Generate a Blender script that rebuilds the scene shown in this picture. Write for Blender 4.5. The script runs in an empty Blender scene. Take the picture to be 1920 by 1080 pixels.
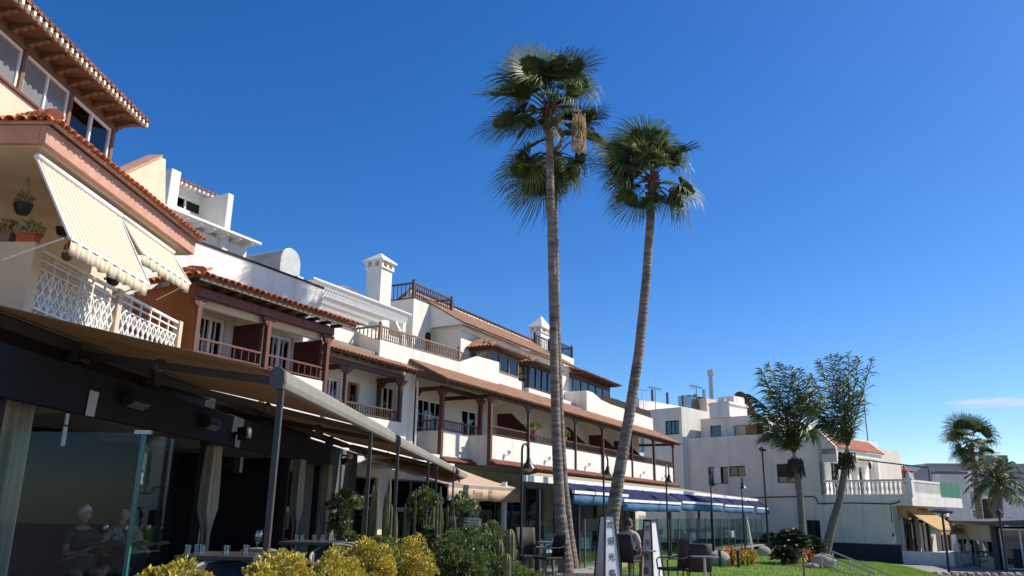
import bpy, math, random
from mathutils import Vector, Matrix
random.seed(7)
scn = bpy.context.scene
rad = math.radians
# ------------------------------------------------------------------ camera
F = 1500.0; PITCH = math.atan(420 / 1500.0); ROLL = rad(0.9); EYE = 1.6
sp, cp = math.sin(PITCH), math.cos(PITCH)
_c, _s = math.cos(ROLL), math.sin(ROLL)
CR = Vector((_c, -_s * sp, _s * cp)); CU = Vector((-_s, -_c * sp, _c * cp)); FW = Vector((0, cp, sp))
cam = bpy.data.cameras.new('camera'); cam.sensor_width = 36; cam.lens = 36 * F / 1920; cam.clip_start = 0.05; cam.clip_end = 6000
co = bpy.data.objects.new('camera', cam); scn.collection.objects.link(co)
co.matrix_world = Matrix(((CR.x, CU.x, -FW.x, 0), (CR.y, CU.y, -FW.y, 0), (CR.z, CU.z, -FW.z, EYE), (0, 0, 0, 1)))
scn.camera = co
# ------------------------------------------------------------------ sky and sun
SUN_EL = rad(43); SUN_A = rad(14)          # sun_a: angle from +X towards +Y
world = bpy.data.worlds.new('World'); scn.world = world; world.use_nodes = True
wn = world.node_tree; bgn = wn.nodes['Background']
sky = wn.nodes.new('ShaderNodeTexSky'); sky.sky_type = 'NISHITA'; sky.sun_disc = False
sky.sun_elevation = SUN_EL; sky.sun_rotation = math.pi / 2 - SUN_A
sky.altitude = 1200; sky.air_density = 1.0; sky.dust_density = 0.9; sky.ozone_density = 4.4
hsv = wn.nodes.new('ShaderNodeHueSaturation'); hsv.inputs['Saturation'].default_value = 1.30; hsv.inputs['Hue'].default_value = 0.508
wn.links.new(sky.outputs[0], hsv.inputs['Color']); wn.links.new(hsv.outputs[0], bgn.inputs[0]); bgn.inputs[1].default_value = 0.116
sl = bpy.data.lights.new('sun', 'SUN'); sl.energy = 4.6; sl.angle = rad(0.5); sl.color = (1.0, 0.925, 0.80)
so = bpy.data.objects.new('sun', sl); scn.collection.objects.link(so)
SD = Vector((math.cos(SUN_EL) * math.cos(SUN_A), math.cos(SUN_EL) * math.sin(SUN_A), math.sin(SUN_EL)))
so.rotation_euler = SD.to_track_quat('Z', 'Y').to_euler(); so.location = (30, 10, 60)
scn.view_settings.view_transform = 'Standard'; scn.view_settings.look = 'None'; scn.view_settings.gamma = 1
scn.view_settings.use_curve_mapping = False; scn.view_settings.exposure = 0.45
scn.cycles.max_bounces = 8; scn.cycles.transparent_max_bounces = 12
# ------------------------------------------------------------------ pixels to places
def ray(x, y): return CR * (x - 960) + CU * (540 - y) + FW * F
def on_z(x, y, z):
    r = ray(x, y); t = (z - EYE) / r.z; return Vector((r.x * t, r.y * t, z))
def at_y(x, y, Y):
    r = ray(x, y); t = Y / r.y; return Vector((r.x * t, Y, EYE + r.z * t))
class Frame:                               # local x along a facade, y into the building, z up
    def __init__(f, ox, oy, ang):
        f.o = Vector((ox, oy)); f.u = Vector((math.sin(ang), math.cos(ang))); f.v = Vector((-f.u.y, f.u.x)); f.rz = math.atan2(f.u.y, f.u.x)
    def px(f, x, y, d=0):
        r = ray(x, y); r2 = Vector((r.x, r.y)); t = (d + f.o.dot(f.v)) / r2.dot(f.v); p = r2 * t - f.o
        return (p.dot(f.u), EYE + r.z * t)
    def py(f, x, y, s):
        r = ray(x, y); r2 = Vector((r.x, r.y)); t = (s + f.o.dot(f.u)) / r2.dot(f.u); p = r2 * t - f.o
        return (p.dot(f.v), EYE + r.z * t)
    def w(f, x, y, z=0): p = f.o + f.u * x + f.v * y; return Vector((p.x, p.y, z))
    def loc(f, P): p = Vector((P[0], P[1])) - f.o; return (p.dot(f.u), p.dot(f.v))
_p = on_z(1040, 886, 3.3); FR = Frame(_p.x, _p.y, rad(28))
_p = on_z(71, 458.5, 5.2); FL = Frame(_p.x, _p.y, rad(2))
# ------------------------------------------------------------------ mesh helpers
OFF = {}                                   # roots whose children are given in frame coordinates
def link(o): scn.collection.objects.link(o); return o
class MB:
    def __init__(s): s.v = []; s.f = []
    def add(s, vs, fs):
        n = len(s.v); s.v += [tuple(v) for v in vs]; s.f += [tuple(i + n for i in f) for f in fs]; return s
    def hexa(s, p):                        # 8 points: bottom 4 ccw, top 4 ccw
        return s.add(p, [(3, 2, 1, 0), (4, 5, 6, 7), (0, 1, 5, 4), (1, 2, 6, 5), (2, 3, 7, 6), (3, 0, 4, 7)])
    def box(s, x0, x1, y0, y1, z0, z1):
        if x0 > x1: x0, x1 = x1, x0
        if y0 > y1: y0, y1 = y1, y0
        if z0 > z1: z0, z1 = z1, z0
        return s.hexa([(x0, y0, z0), (x1, y0, z0), (x1, y1, z0), (x0, y1, z0), (x0, y0, z1), (x1, y0, z1), (x1, y1, z1), (x0, y1, z1)])
    def prism(s, poly, a, b, ax='y'):      # polygon extruded from a to b along an axis
        def P(q, t): return {'y': (q[0], t, q[1]), 'x': (t, q[0], q[1]), 'z': (q[0], q[1], t)}[ax]
        n = len(poly)
        return s.add([P(q, a) for q in poly] + [P(q, b) for q in poly], [tuple(range(n))[::-1], tuple(range(n, 2 * n))] + [(i, (i + 1) % n, (i + 1) % n + n, i + n) for i in range(n)])
    def tube(s, pts, r, n=8, cap=True, sq=False):
        pts = [Vector(p) for p in pts]; m = len(pts); base = len(s.v)
        rr = r if isinstance(r, (list, tuple)) else [r] * m
        t0 = (pts[1] - pts[0]).normalized(); ref = Vector((0, 0, 1)) if abs(t0.z) < 0.9 else Vector((1, 0, 0))
        a = t0.cross(ref).normalized()
        for i, p in enumerate(pts):
            t = (pts[min(i + 1, m - 1)] - pts[max(i - 1, 0)]).normalized()
            a = (a - t * a.dot(t)).normalized(); b = t.cross(a)
            for k in range(n):
                w = 2 * math.pi * (k + (0.5 if sq else 0)) / n; s.v.append(tuple(p + (a * math.cos(w) + b * math.sin(w)) * rr[i]))
        for i in range(m - 1):
            for k in range(n):
                k2 = (k + 1) % n; s.f.append((base + i * n + k, base + i * n + k2, base + (i + 1) * n + k2, base + (i + 1) * n + k))
        if cap:
            s.f.append(tuple(base + k for k in range(n))[::-1]); s.f.append(tuple(base + (m - 1) * n + k for k in range(n)))
        return s
    def bar(s, a, b, r): return s.tube([a, b], r * 1.414, 4, True, True)
    def lathe(s, prof, n=12, c=(0, 0, 0)):
        base = len(s.v); m = len(prof)
        for r, z in prof:
            for k in range(n):
                w = 2 * math.pi * k / n; s.v.append((c[0] + r * math.cos(w), c[1] + r * math.sin(w), c[2] + z))
        for i in range(m - 1):
            for k in range(n):
                k2 = (k + 1) % n; s.f.append((base + i * n + k, base + i * n + k2, base + (i + 1) * n + k2, base + (i + 1) * n + k))
        s.f.append(tuple(base + k for k in range(n))[::-1]); s.f.append(tuple(base + (m - 1) * n + k for k in range(n)))
        return s
    def quad(s, *p): return s.add(p, [tuple(range(len(p)))])
    def ball(s, c, r, n=10, m=7, jit=0, sc=(1, 1, 1), rnd=None):
        base = len(s.v); rn = rnd or random
        for i in range(m + 1):
            th = math.pi * i / m
            for k in range(n):
                w = 2 * math.pi * k / n; j = 1 + (rn.uniform(-jit, jit) if 0 < i < m else 0)
                s.v.append((c[0] + r * sc[0] * j * math.sin(th) * math.cos(w), c[1] + r * sc[1] * j * math.sin(th) * math.sin(w), c[2] + r * sc[2] * j * math.cos(th)))
        for i in range(m):
            for k in range(n):
                k2 = (k + 1) % n; s.f.append((base + i * n + k, base + (i + 1) * n + k, base + (i + 1) * n + k2, base + i * n + k2))
        return s
    def wall(s, x0, x1, z0, z1, y0, y1, holes):   # wall in the xz plane with real openings
        xs = sorted({x0, x1} | {min(max(h[k], x0), x1) for h in holes for k in (0, 1)}); zs = sorted({z0, z1} | {min(max(h[k], z0), z1) for h in holes for k in (2, 3)})
        def solid(i, j):
            if not (0 <= i < len(xs) - 1 and 0 <= j < len(zs) - 1): return False
            cx, cz = (xs[i] + xs[i + 1]) / 2, (zs[j] + zs[j + 1]) / 2
            return not any(h[0] < cx < h[1] and h[2] < cz < h[3] for h in holes)
        for i in range(len(xs) - 1):
            for j in range(len(zs) - 1):
                if not solid(i, j): continue
                a, b, c, d = xs[i], xs[i + 1], zs[j], zs[j + 1]
                s.quad((a, y0, c), (b, y0, c), (b, y0, d), (a, y0, d)); s.quad((a, y1, d), (b, y1, d), (b, y1, c), (a, y1, c))
                if not solid(i - 1, j): s.quad((a, y1, c), (a, y0, c), (a, y0, d), (a, y1, d))
                if not solid(i + 1, j): s.quad((b, y0, c), (b, y1, c), (b, y1, d), (b, y0, d))
                if not solid(i, j - 1): s.quad((a, y0, c), (a, y1, c), (b, y1, c), (b, y0, c))
                if not solid(i, j + 1): s.quad((a, y0, d), (b, y0, d), (b, y1, d), (a, y1, d))
        return s
    def mesh(s, name, m, smooth=False):
        me = bpy.data.meshes.new(name); me.from_pydata(s.v, [], s.f); me.update()
        if smooth: me.polygons.foreach_set('use_smooth', [True] * len(me.polygons))
        me.materials.append(m); return me
    def build(s, name, m, parent=None, smooth=False, bevel=0, loc=None, rz=0, kind=None, sharp=None):
        me = s.mesh(name, m, smooth); o = link(bpy.data.objects.new(name, me)); o.parent = parent
        if loc is not None: o.location = loc
        if parent is not None and parent.name in OFF: o.location = Vector(o.location) - OFF[parent.name]
        if rz: o.rotation_euler.z = rz
        if bevel:
            b = o.modifiers.new('bevel', 'BEVEL'); b.width = bevel; b.segments = 2; b.limit_method = 'ANGLE'; b.angle_limit = rad(40)
        if smooth and sharp: me.set_sharp_from_angle(angle=rad(sharp))
        if kind: o['kind'] = kind
        return o
def place(name, me, parent, loc, rot=None, sc=None):
    o = link(bpy.data.objects.new(name, me)); o.parent = parent; o.location = loc
    if parent is not None and parent.name in OFF: o.location = Vector(loc) - OFF[parent.name]
    if rot is not None: o.rotation_euler = rot
    if sc is not None: o.scale = (sc, sc, sc) if isinstance(sc, (int, float)) else sc
    return o
def tag(o, label, cat, group=None):
    o['label'] = label; o['category'] = cat
    if group: o['group'] = group
    return o
def thing(name, label, cat, loc=(0, 0, 0), rz=0, group=None):
    o = link(bpy.data.objects.new(name, None)); o.empty_display_size = 0.2; o.location = loc; o.rotation_euler.z = rz
    return tag(o, label, cat, group)
def froot(fr, s0, y0, name, label, cat, z0=0):
    p = fr.w(s0, y0); T = thing(name, label, cat, (p.x, p.y, z0), fr.rz); OFF[T.name] = Vector((s0, y0, z0)); return T
def copy_tree(o, parent=None):
    c = o.copy(); link(c); c.parent = parent
    for ch in list(o.children): copy_tree(ch, c)
    return c
# ------------------------------------------------------------------ materials
def mat(name, col, rough=0.7, var=0.12, scale=3.0, bump=0.0, bscale=60.0, metal=0.0, spec=0.5, streak=0.0, isl=0.0, objr=0.0, hue=None, trans=0.0, stain=None, coord='pos', two=None, stretch=None, sheen=0):
    m = bpy.data.materials.new(name); m.use_nodes = True; nt = m.node_tree; N = nt.nodes; Lk = nt.links.new
    b = N['Principled BSDF']; b.inputs['Roughness'].default_value = rough; b.inputs['Metallic'].default_value = metal; b.inputs['Specular IOR Level'].default_value = spec
    if coord == 'pos': src = N.new('ShaderNodeNewGeometry').outputs['Position']
    else: src = N.new('ShaderNodeTexCoord').outputs['Object']
    if stretch:
        mp = N.new('ShaderNodeMapping'); mp.inputs['Scale'].default_value = stretch; Lk(src, mp.inputs['Vector']); vec = mp.outputs[0]
    else: vec = src
    def noise(sc, det=5, v=None):
        n = N.new('ShaderNodeTexNoise'); n.inputs['Scale'].default_value = sc; n.inputs['Detail'].default_value = det; n.inputs['Roughness'].default_value = 0.62; Lk(v or vec, n.inputs['Vector']); return n.outputs['Fac']
    def mix(fac, a, bb):
        x = N.new('ShaderNodeMix'); x.data_type = 'RGBA'
        if isinstance(fac, float): x.inputs[0].default_value = fac
        else: Lk(fac, x.inputs[0])
        for k, q in ((6, a), (7, bb)):
            if isinstance(q, tuple): x.inputs[k].default_value = (*q, 1)
            else: Lk(q, x.inputs[k])
        return x.outputs[2]
    def ramp(f, lo, hi):
        r = N.new('ShaderNodeMapRange'); r.inputs[1].default_value = lo; r.inputs[2].default_value = hi; Lk(f, r.inputs[0]); return r.outputs[0]
    lo = tuple(max(c * (1 - var), 0) for c in col); hi = tuple(min(c * (1 + var * 0.8), 1) for c in (two or col))
    c = mix(ramp(noise(scale), 0.32, 0.68), lo, hi)
    if streak:
        mp = N.new('ShaderNodeMapping'); mp.inputs['Scale'].default_value = (2.2, 2.2, 0.16); Lk(src, mp.inputs['Vector'])
        c = mix(ramp(noise(1.0, 6, mp.outputs[0]), 0.52, 0.95), c, tuple(x * (1 - streak) for x in (stain or (col[0], col[1] * .97, col[2] * .9))))
    if isl or objr or hue:
        rv = N.new('ShaderNodeNewGeometry').outputs['Random Per Island'] if isl else N.new('ShaderNodeObjectInfo').outputs['Random']
        k = isl or objr
        if hue:
            rp = N.new('ShaderNodeValToRGB'); Lk(rv, rp.inputs[0]); el = rp.color_ramp.elements
            while len(el) < len(hue): el.new(0.5)
            for i, h in enumerate(hue): el[i].position = i / (len(hue) - 1); el[i].color = (*h, 1)
            c = mix(0.75, c, rp.outputs[0])
        else:
            hs = N.new('ShaderNodeHueSaturation'); mr = N.new('ShaderNodeMapRange'); mr.inputs[3].default_value = 1 - k; mr.inputs[4].default_value = 1 + k; Lk(rv, mr.inputs[0]); Lk(mr.outputs[0], hs.inputs['Value']); Lk(c, hs.inputs['Color']); c = hs.outputs[0]
    Lk(c, b.inputs['Base Color'])
    if bump:
        bn = N.new('ShaderNodeBump'); bn.inputs['Strength'].default_value = bump; bn.inputs['Distance'].default_value = 0.02; Lk(noise(bscale, 4), bn.inputs['Height']); Lk(bn.outputs[0], b.inputs['Normal'])
    if trans:                               # thin leaf: light passes through
        t = N.new('ShaderNodeBsdfTranslucent'); Lk(c, t.inputs[0]); mx = N.new('ShaderNodeMixShader'); mx.inputs[0].default_value = trans
        Lk(b.outputs[0], mx.inputs[1]); Lk(t.outputs[0], mx.inputs[2]); Lk(mx.outputs[0], N['Material Output'].inputs[0])
    return m
def glass_mat(name, tint=(0.9, 0.96, 0.95), refl=1.0, rough=0.0, ior=1.5):
    m = bpy.data.materials.new(name); m.use_nodes = True; nt = m.node_tree; N = nt.nodes; Lk = nt.links.new
    N.remove(N['Principled BSDF']); t = N.new('ShaderNodeBsdfTransparent'); t.inputs[0].default_value = (*tint, 1)
    g = N.new('ShaderNodeBsdfGlossy'); g.inputs['Roughness'].default_value = rough; g.inputs[0].default_value = (1, 1, 1, 1)
    fr = N.new('ShaderNodeFresnel'); fr.inputs[0].default_value = ior; mu = N.new('ShaderNodeMath'); mu.operation = 'MULTIPLY'; mu.use_clamp = True; mu.inputs[1].default_value = refl; Lk(fr.outputs[0], mu.inputs[0])
    mx = N.new('ShaderNodeMixShader'); Lk(mu.outputs[0], mx.inputs[0]); Lk(t.outputs[0], mx.inputs[1]); Lk(g.outputs[0], mx.inputs[2]); Lk(mx.outputs[0], N['Material Output'].inputs[0])
    return m
M = {}
M['white'] = mat('white_plaster', (0.77, 0.735, 0.665), 0.85, 0.07, 1.2, 0.35, 30, streak=0.22, stain=(0.62, 0.57, 0.48))
M['white2'] = mat('white_plaster_cool', (0.77, 0.735, 0.675), 0.85, 0.07, 0.9, 0.3, 30, streak=0.26, stain=(0.60, 0.57, 0.52))
M['shadewall'] = mat('shade_toned_render', (0.72, 0.655, 0.55), 0.88, 0.08, 0.7, 0.3, 30, streak=0.24, stain=(0.52, 0.50, 0.46))  # shaded faces of white walls: shade tone put into colour, warmed against blue skylight
M['whitepaint'] = mat('white_paint', (0.80, 0.79, 0.76), 0.5, 0.05, 4)
M['cream'] = mat('cream_plaster', (0.66, 0.54, 0.40), 0.9, 0.10, 1.6, 0.5, 40, streak=0.15)
M['pink'] = mat('salmon_fascia', (0.50, 0.27, 0.20), 0.85, 0.12, 4, 0.3, 50, streak=0.2)
M['orange'] = mat('rust_orange_plaster', (0.25, 0.095, 0.038), 0.88, 0.15, 2, 0.4, 40, streak=0.2)
M['brownwood'] = mat('dark_brown_wood', (0.085, 0.042, 0.026), 0.6, 0.35, 8, 0.3, 50, stretch=(1, 1, 0.15))
M['redwood'] = mat('red_brown_wood', (0.14, 0.045, 0.028), 0.6, 0.3, 6, 0.3, 50, stretch=(1, 1, 0.15))
M['darkred'] = mat('dark_maroon_panel', (0.075, 0.012, 0.010), 0.6, 0.2, 6)
M['greywood'] = mat('weathered_wood', (0.24, 0.155, 0.10), 0.75, 0.3, 8, 0.3, 50)
M['lightwood'] = mat('timber_brown', (0.17, 0.095, 0.052), 0.65, 0.25, 5, 0.3, 40)
M['blackwood'] = mat('near_black_wood', (0.022, 0.018, 0.016), 0.5, 0.3, 6)
M['tile_red'] = mat('terracotta_tile', (0.52, 0.16, 0.06), 0.8, 0.25, 9, 0.5, 50, objr=0.22, hue=[(0.36, 0.09, 0.035), (0.60, 0.19, 0.07), (0.50, 0.15, 0.055), (0.62, 0.25, 0.12), (0.42, 0.12, 0.05)])
M['tile_red_isl'] = mat('terracotta_tile_rows', (0.46, 0.14, 0.07), 0.8, 0.25, 9, 0.5, 50, isl=0.2, hue=[(0.30, 0.075, 0.04), (0.52, 0.17, 0.08), (0.44, 0.13, 0.06), (0.56, 0.26, 0.16)])
M['tile_brown'] = mat('weathered_brown_tile', (0.33, 0.17, 0.10), 0.85, 0.25, 7, 0.5, 40, isl=0.2, hue=[(0.22, 0.105, 0.065), (0.38, 0.20, 0.115), (0.31, 0.15, 0.085), (0.43, 0.26, 0.17)])
M['mortar'] = mat('pale_mortar', (0.72, 0.68, 0.60), 0.9, 0.1, 5)
M['soffit'] = mat('soffit_board', (0.14, 0.07, 0.038), 0.7, 0.25, 5)
M['pane'] = glass_mat('window_glass', (0.80, 0.85, 0.85), 1.0)
M['clear'] = glass_mat('clear_glass', (0.90, 0.955, 0.945), 1.15)
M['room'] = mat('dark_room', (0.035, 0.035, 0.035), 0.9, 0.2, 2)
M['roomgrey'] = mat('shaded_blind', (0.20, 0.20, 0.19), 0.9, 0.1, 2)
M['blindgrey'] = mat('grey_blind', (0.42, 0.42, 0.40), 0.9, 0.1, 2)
M['curtain'] = mat('pale_curtain', (0.62, 0.64, 0.62), 0.95, 0.1, 2)
M['black'] = mat('black_metal', (0.018, 0.018, 0.02), 0.45, 0.2, 6)
M['blackmatte'] = mat('black_fabric', (0.012, 0.013, 0.016), 0.9, 0.3, 3)
M['steel'] = mat('brushed_steel', (0.45, 0.45, 0.44), 0.35, 0.08, 8, metal=0.9)
M['greymetal'] = mat('grey_metal', (0.16, 0.165, 0.165), 0.5, 0.12, 6, metal=0.3)
# ------------------------------------------------------------------ building pieces
_bal = {}
def railing(parent, a, b, z0, z1, m, step=0.125, bw=0.018, rail=0.03, posts=True, mid=None, turned=True, name='railing', za=None):
    """rails and end posts in one mesh, every baluster its own piece; a, b are local (x, y); za: (z0,z1) at b when it slopes"""
    A = Vector((*a, 0)); B = Vector((*b, 0)); L = (B - A).length; e = (B - A) / L
    mb = MB(); z0b, z1b = za or (z0, z1)
    mb.bar(A + Vector((0, 0, z1)), B + Vector((0, 0, z1b)), rail); mb.bar(A + Vector((0, 0, z0 + 0.06)), B + Vector((0, 0, z0b + 0.06)), rail * 0.7)
    if mid: mb.bar(A + Vector((0, 0, z1 - mid)), B + Vector((0, 0, z1b - mid)), rail * 0.6)
    if posts:
        for P, q0, q1 in ((A, z0, z1), (B, z0b, z1b)): mb.bar(P + Vector((0, 0, q0)), P + Vector((0, 0, q1 + 0.10)), rail * 1.6); mb.ball(P + Vector((0, 0, q1 + 0.12)), rail * 1.7, 8, 5)
    R = mb.build(name, m, parent)
    h = z1 - z0 - 0.06; key = (round(h, 2), bw, m.name, turned)
    if key not in _bal:
        q = MB()
        if turned: q.lathe([(bw * .8, 0), (bw * .8, h * .12), (bw * 1.15, h * .3), (bw * .8, h * .5), (bw * 1.15, h * .7), (bw * .8, h * .88), (bw * .8, h)], 6)
        else: q.box(-bw, bw, -bw, bw, 0, h)
        _bal[key] = q.mesh('baluster', m)
    n = max(2, int(L / step))
    for i in range(1, n):
        t = i / n; P = A + e * (L * t); place('baluster', _bal[key], R, (P.x, P.y, z0 + (z0b - z0) * t + 0.05))
    return R
def tile_mesh(r0, r1, ln, m, n=5, lip=0.014, nm='roof_tile'):
    q = MB(); vs = []; rings = [(r0, -0.02, 0), (r1, 0.0, ln)]
    for r, dz, y in rings:
        for k in range(n + 1):
            w = math.pi * k / n; vs.append((-r * math.cos(w), y, dz + 0.02 + r * math.sin(w) * 0.85))
    for r, dz, y in rings[:1]:
        for k in range(n + 1):
            w = math.pi * k / n; rr = r - lip; vs.append((-rr * math.cos(w), y + 0.004, dz + 0.02 + rr * math.sin(w) * 0.85))
    fs = []; N = n + 1
    for k in range(n):
        fs.append((k, k + 1, N + k + 1, N + k)); fs.append((2 * N + k, 2 * N + k + 1, k + 1, k))
        fs.append((2 * N + k + 1, 2 * N + k, N + k, N + k + 1))
    q.add(vs, fs); return q if m is None else q.mesh(nm, m, False)
def tile_roof(parent, A, B, C, D, m, w=0.2, course=0.36, single=False, base=None, thick=0.05, name='roof', over=0.07, rows=None, jit=0.012, plugs=None, maxn=280):
    """A-B eave, C-D top (A under D). Cover tiles in rows on a slab; singles are objects of their own"""
    A, B, C, D = map(Vector, (A, B, C, D)); L = (B - A).length; e = (B - A) / L
    g = (D - A) - e * (D - A).dot(e); g.normalize(); nrm = e.cross(g)
    if nrm.z < 0: nrm = -nrm
    td, hd = (D - A).dot(e), (D - A).dot(g); tc, hc = (C - A).dot(e), (C - A).dot(g)
    mb = MB(); dn = nrm * thick
    mb.hexa([A - dn, B - dn, C - dn, D - dn, A, B, C, D])
    R = mb.build(name, base or m, parent)
    cols = max(1, int(round(L / w))); cw = L / cols; rot = Matrix((e, g, nrm)).transposed()
    jm = MB(); pm = MB(); meshes = {}; cnt = 0
    tm = tile_mesh(cw * .5, cw * .38, course * 1.18, None)
    tmesh = tm.mesh('roof_tile', m) if single else None
    for i in range(cols):
        t = (i + .5) * cw
        hm = hd * t / td if t < td and td > 1e-3 else (hc * (L - t) / (L - tc) if t > tc and L - tc > 1e-3 else hd + (hc - hd) * ((t - td) / max(tc - td, 1e-3)))
        nc = max(1, int(round((hm + over) / course)))
        if rows: nc = min(nc, rows)
        for j in range(nc):
            h = -over + j * course; P = A + e * (t + random.uniform(-jit, jit)) + g * h + nrm * random.uniform(0.0, jit)
            if single and cnt < maxn:
                o = place('roof_tile', tmesh, R, (0, 0, 0)); o.matrix_basis = Matrix.Translation(P) @ rot.to_4x4() @ Matrix.Rotation(random.uniform(-.03, .03), 4, 'Z'); cnt += 1
            else:
                jm.add([P + rot @ Vector(v) for v in tm.v], tm.f)
        if plugs:
            P = A + e * t + g * (-over + 0.02); r = cw * .36
            pm.add([P + rot @ Vector((-r * math.cos(math.pi * k / 5), 0.01, .02 + r * math.sin(math.pi * k / 5) * .8)) for k in range(6)], [tuple(range(6))])
            pm.box(P.x - 0.03, P.x + 0.03, P.y - 0.01, P.y + 0.07, P.z - thick - 0.045, P.z - thick * 0.3)
    if jm.v: jm.build('tile_rows', m, R, kind='stuff')
    if pm.v: pm.build('mortar_plugs', plugs, R, kind='stuff')
    return R
def ridge_tiles(parent, a, b, m, r=0.1, ln=0.4, name='ridge'):
    a, b = Vector(a), Vector(b); n = max(1, int((b - a).length / ln)); mb = MB()
    for i in range(n):
        p = a.lerp(b, i / n); q = a.lerp(b, (i + 1.1) / n); mb.tube([p, q], [r * 1.1, r * .92], 8)
    return mb.build(name, m, parent)
def window(parent, x0, x1, z0, z1, y, fm, nx=2, nz=1, fw=0.05, dep=0.06, back=None, bars=0, gl=None, rz=0, name='window', bz=None, wavy=False, inset=0.16):
    """frame as one mesh, each pane a piece, something behind the glass"""
    W, H = x1 - x0, z1 - z0; mb = MB()
    mb.box(0, W, 0, dep, 0, fw); mb.box(0, W, 0, dep, H - fw, H); mb.box(0, fw, 0, dep, fw, H - fw); mb.box(W - fw, W, 0, dep, fw, H - fw)
    cw = (W - 2 * fw) / nx; ch = (H - 2 * fw) / nz
    for i in range(1, nx): mb.box(fw + i * cw - fw * .5, fw + i * cw + fw * .5, -0.004, dep, fw, H - fw)
    for j in range(1, nz): mb.box(fw, W - fw, 0.003, dep - .003, fw + j * ch - fw * .4, fw + j * ch + fw * .4)
    if bars:
        for i in range(nx):
            mb.box(fw + (i + .5) * cw - 0.009, fw + (i + .5) * cw + 0.009, 0.008, dep - .01, fw, H - fw)
            for j in range(1, bars): zz = fw + (H - 2 * fw) * j / bars; mb.box(fw + i * cw, fw + (i + 1) * cw, 0.011, dep - .013, zz - 0.009, zz + 0.009)
    c, s = math.cos(rz), math.sin(rz)
    Wn = mb.build(name, fm, parent, loc=(x0, y, z0), rz=rz)
    pm = MB().box(fw * .6, cw - fw * .1 + fw * .6, -0.003, 0.003, -ch / 2 + .01, ch / 2 - .01).mesh('pane', gl or M['pane'])
    for i in range(nx):
        for j in range(nz): place('pane', pm, Wn, (i * cw + fw * .4, dep * .55, fw + ch * (j + .5)))
    if back:
        q = MB(); n = 24 if wavy else 1
        for i in range(n):
            xa, xb = W * i / n, W * (i + 1) / n; f = (lambda u: inset + (0.02 * math.sin(u * 38) if wavy else 0))
            q.quad((xa, f(xa), 0), (xb, f(xb), 0), (xb, f(xb), H), (xa, f(xa), H))
        q.build('curtain', back, Wn, smooth=wavy)  # with the room tone: a dark board, unlit depth put into its colour
    return Wn
def arch_bracket(mb, x, y, z, w=0.28, d=0.06, ax='x'):
    """stepped timber bracket under a beam"""
    pts = [(-w, 0), (w, 0), (w, -.05), (w * .72, -.09), (w * .6, -.16), (w * .28, -.21), (-w * .28, -.21), (-w * .6, -.16), (-w * .72, -.09), (-w, -.05)]
    if ax == 'x': mb.prism([(x + p[0], z + p[1]) for p in pts], y - d, y + d, 'y')
    else: mb.prism([(y + p[0], z + p[1]) for p in pts], x - d, x + d, 'x')
# ------------------------------------------------------------------ ground, lawn, terraces
M['paving'] = mat('pale_paving', (0.25, 0.225, 0.195), 0.85, 0.2, 0.8, 0.3, 12)
M['grass'] = mat('lawn_soil', (0.13, 0.20, 0.03), 0.95, 0.25, 1.5, 0.6, 40)
M['blade'] = mat('grass_blade', (0.24, 0.36, 0.045), 0.8, 0.35, 0.5, isl=0.3, trans=0.35)
M['stone'] = mat('pale_boulder', (0.36, 0.31, 0.26), 0.9, 0.22, 2.5, 0.8, 14)
M['plinth'] = mat('black_volcanic_stone', (0.025, 0.027, 0.034), 0.8, 0.3, 6, 0.6, 20)
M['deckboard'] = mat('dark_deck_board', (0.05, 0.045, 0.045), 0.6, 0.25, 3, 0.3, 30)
def struct(o): o['kind'] = 'structure'; return o
def ground_z(X, Y):          # the place falls away to the right
    t = min(max((X - 9) / 14, 0), 1); return -0.9 * t * t * (3 - 2 * t)
g = MB(); xs = [-900, -60, -20] + [i * 2.0 for i in range(-4, 15)] + [60, 900]; ys = [-60, -10, 0, 10, 20, 25, 30, 35, 40, 45, 50, 60, 90, 200, 1500]
for y in ys:
    for x in xs: g.v.append((x, y, ground_z(x, y) - 0.02))
nx = len(xs)
for j in range(len(ys) - 1):
    for i in range(nx - 1): g.f.append((j * nx + i, j * nx + i + 1, (j + 1) * nx + i + 1, (j + 1) * nx + i))
struct(g.build('ground', M['paving'], smooth=True))
# lawn: a sheet over the slope with blades standing on it
LAWN = [(2.2, 21.2), (8.0, 20.6), (15.4, 24.0), (15.6, 30.0), (20.6, 43.0), (21.0, 47.6), (15.6, 49.2), (11.0, 41.2), (7.3, 34.1), (4.3, 28.2)]
def inside(P, poly):
    c = False; n = len(poly)
    for i in range(n):
        a, b = poly[i], poly[(i + 1) % n]
        if (a[1] > P[1]) != (b[1] > P[1]) and P[0] < (b[0] - a[0]) * (P[1] - a[1]) / (b[1] - a[1]) + a[0]: c = not c
    return c
lw = MB(); cell = 0.8
for i in range(0, 26):
    for j in range(0, 40):
        x, y = 1 + i * cell, 20 + j * cell
        if inside((x + cell / 2, y + cell / 2), LAWN):
            lw.quad(*[(a, b, ground_z(a, b) + 0.02) for a, b in ((x, y), (x + cell, y), (x + cell, y + cell), (x, y + cell))])
lo = lw.build('lawn', M['grass']); struct(lo)
gb = MB(); rg = random.Random(3)
for k in range(110000):
    x, y = rg.uniform(2.0, 21.2), 20.5 + 29 * rg.random() ** 1.3
    if not inside((x, y), LAWN): continue
    h = rg.uniform(.03, .075); a = rg.uniform(0, 6.28); w = rg.uniform(.006, .012); z = ground_z(x, y) + 0.018; dx, dy = w * math.cos(a), w * math.sin(a); lx, ly = rg.uniform(-.03, .03), rg.uniform(-.03, .03)
    gb.add([(x - dx, y - dy, z), (x + dx, y + dy, z), (x + lx, y + ly, z + h)], [(0, 1, 2)])
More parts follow.
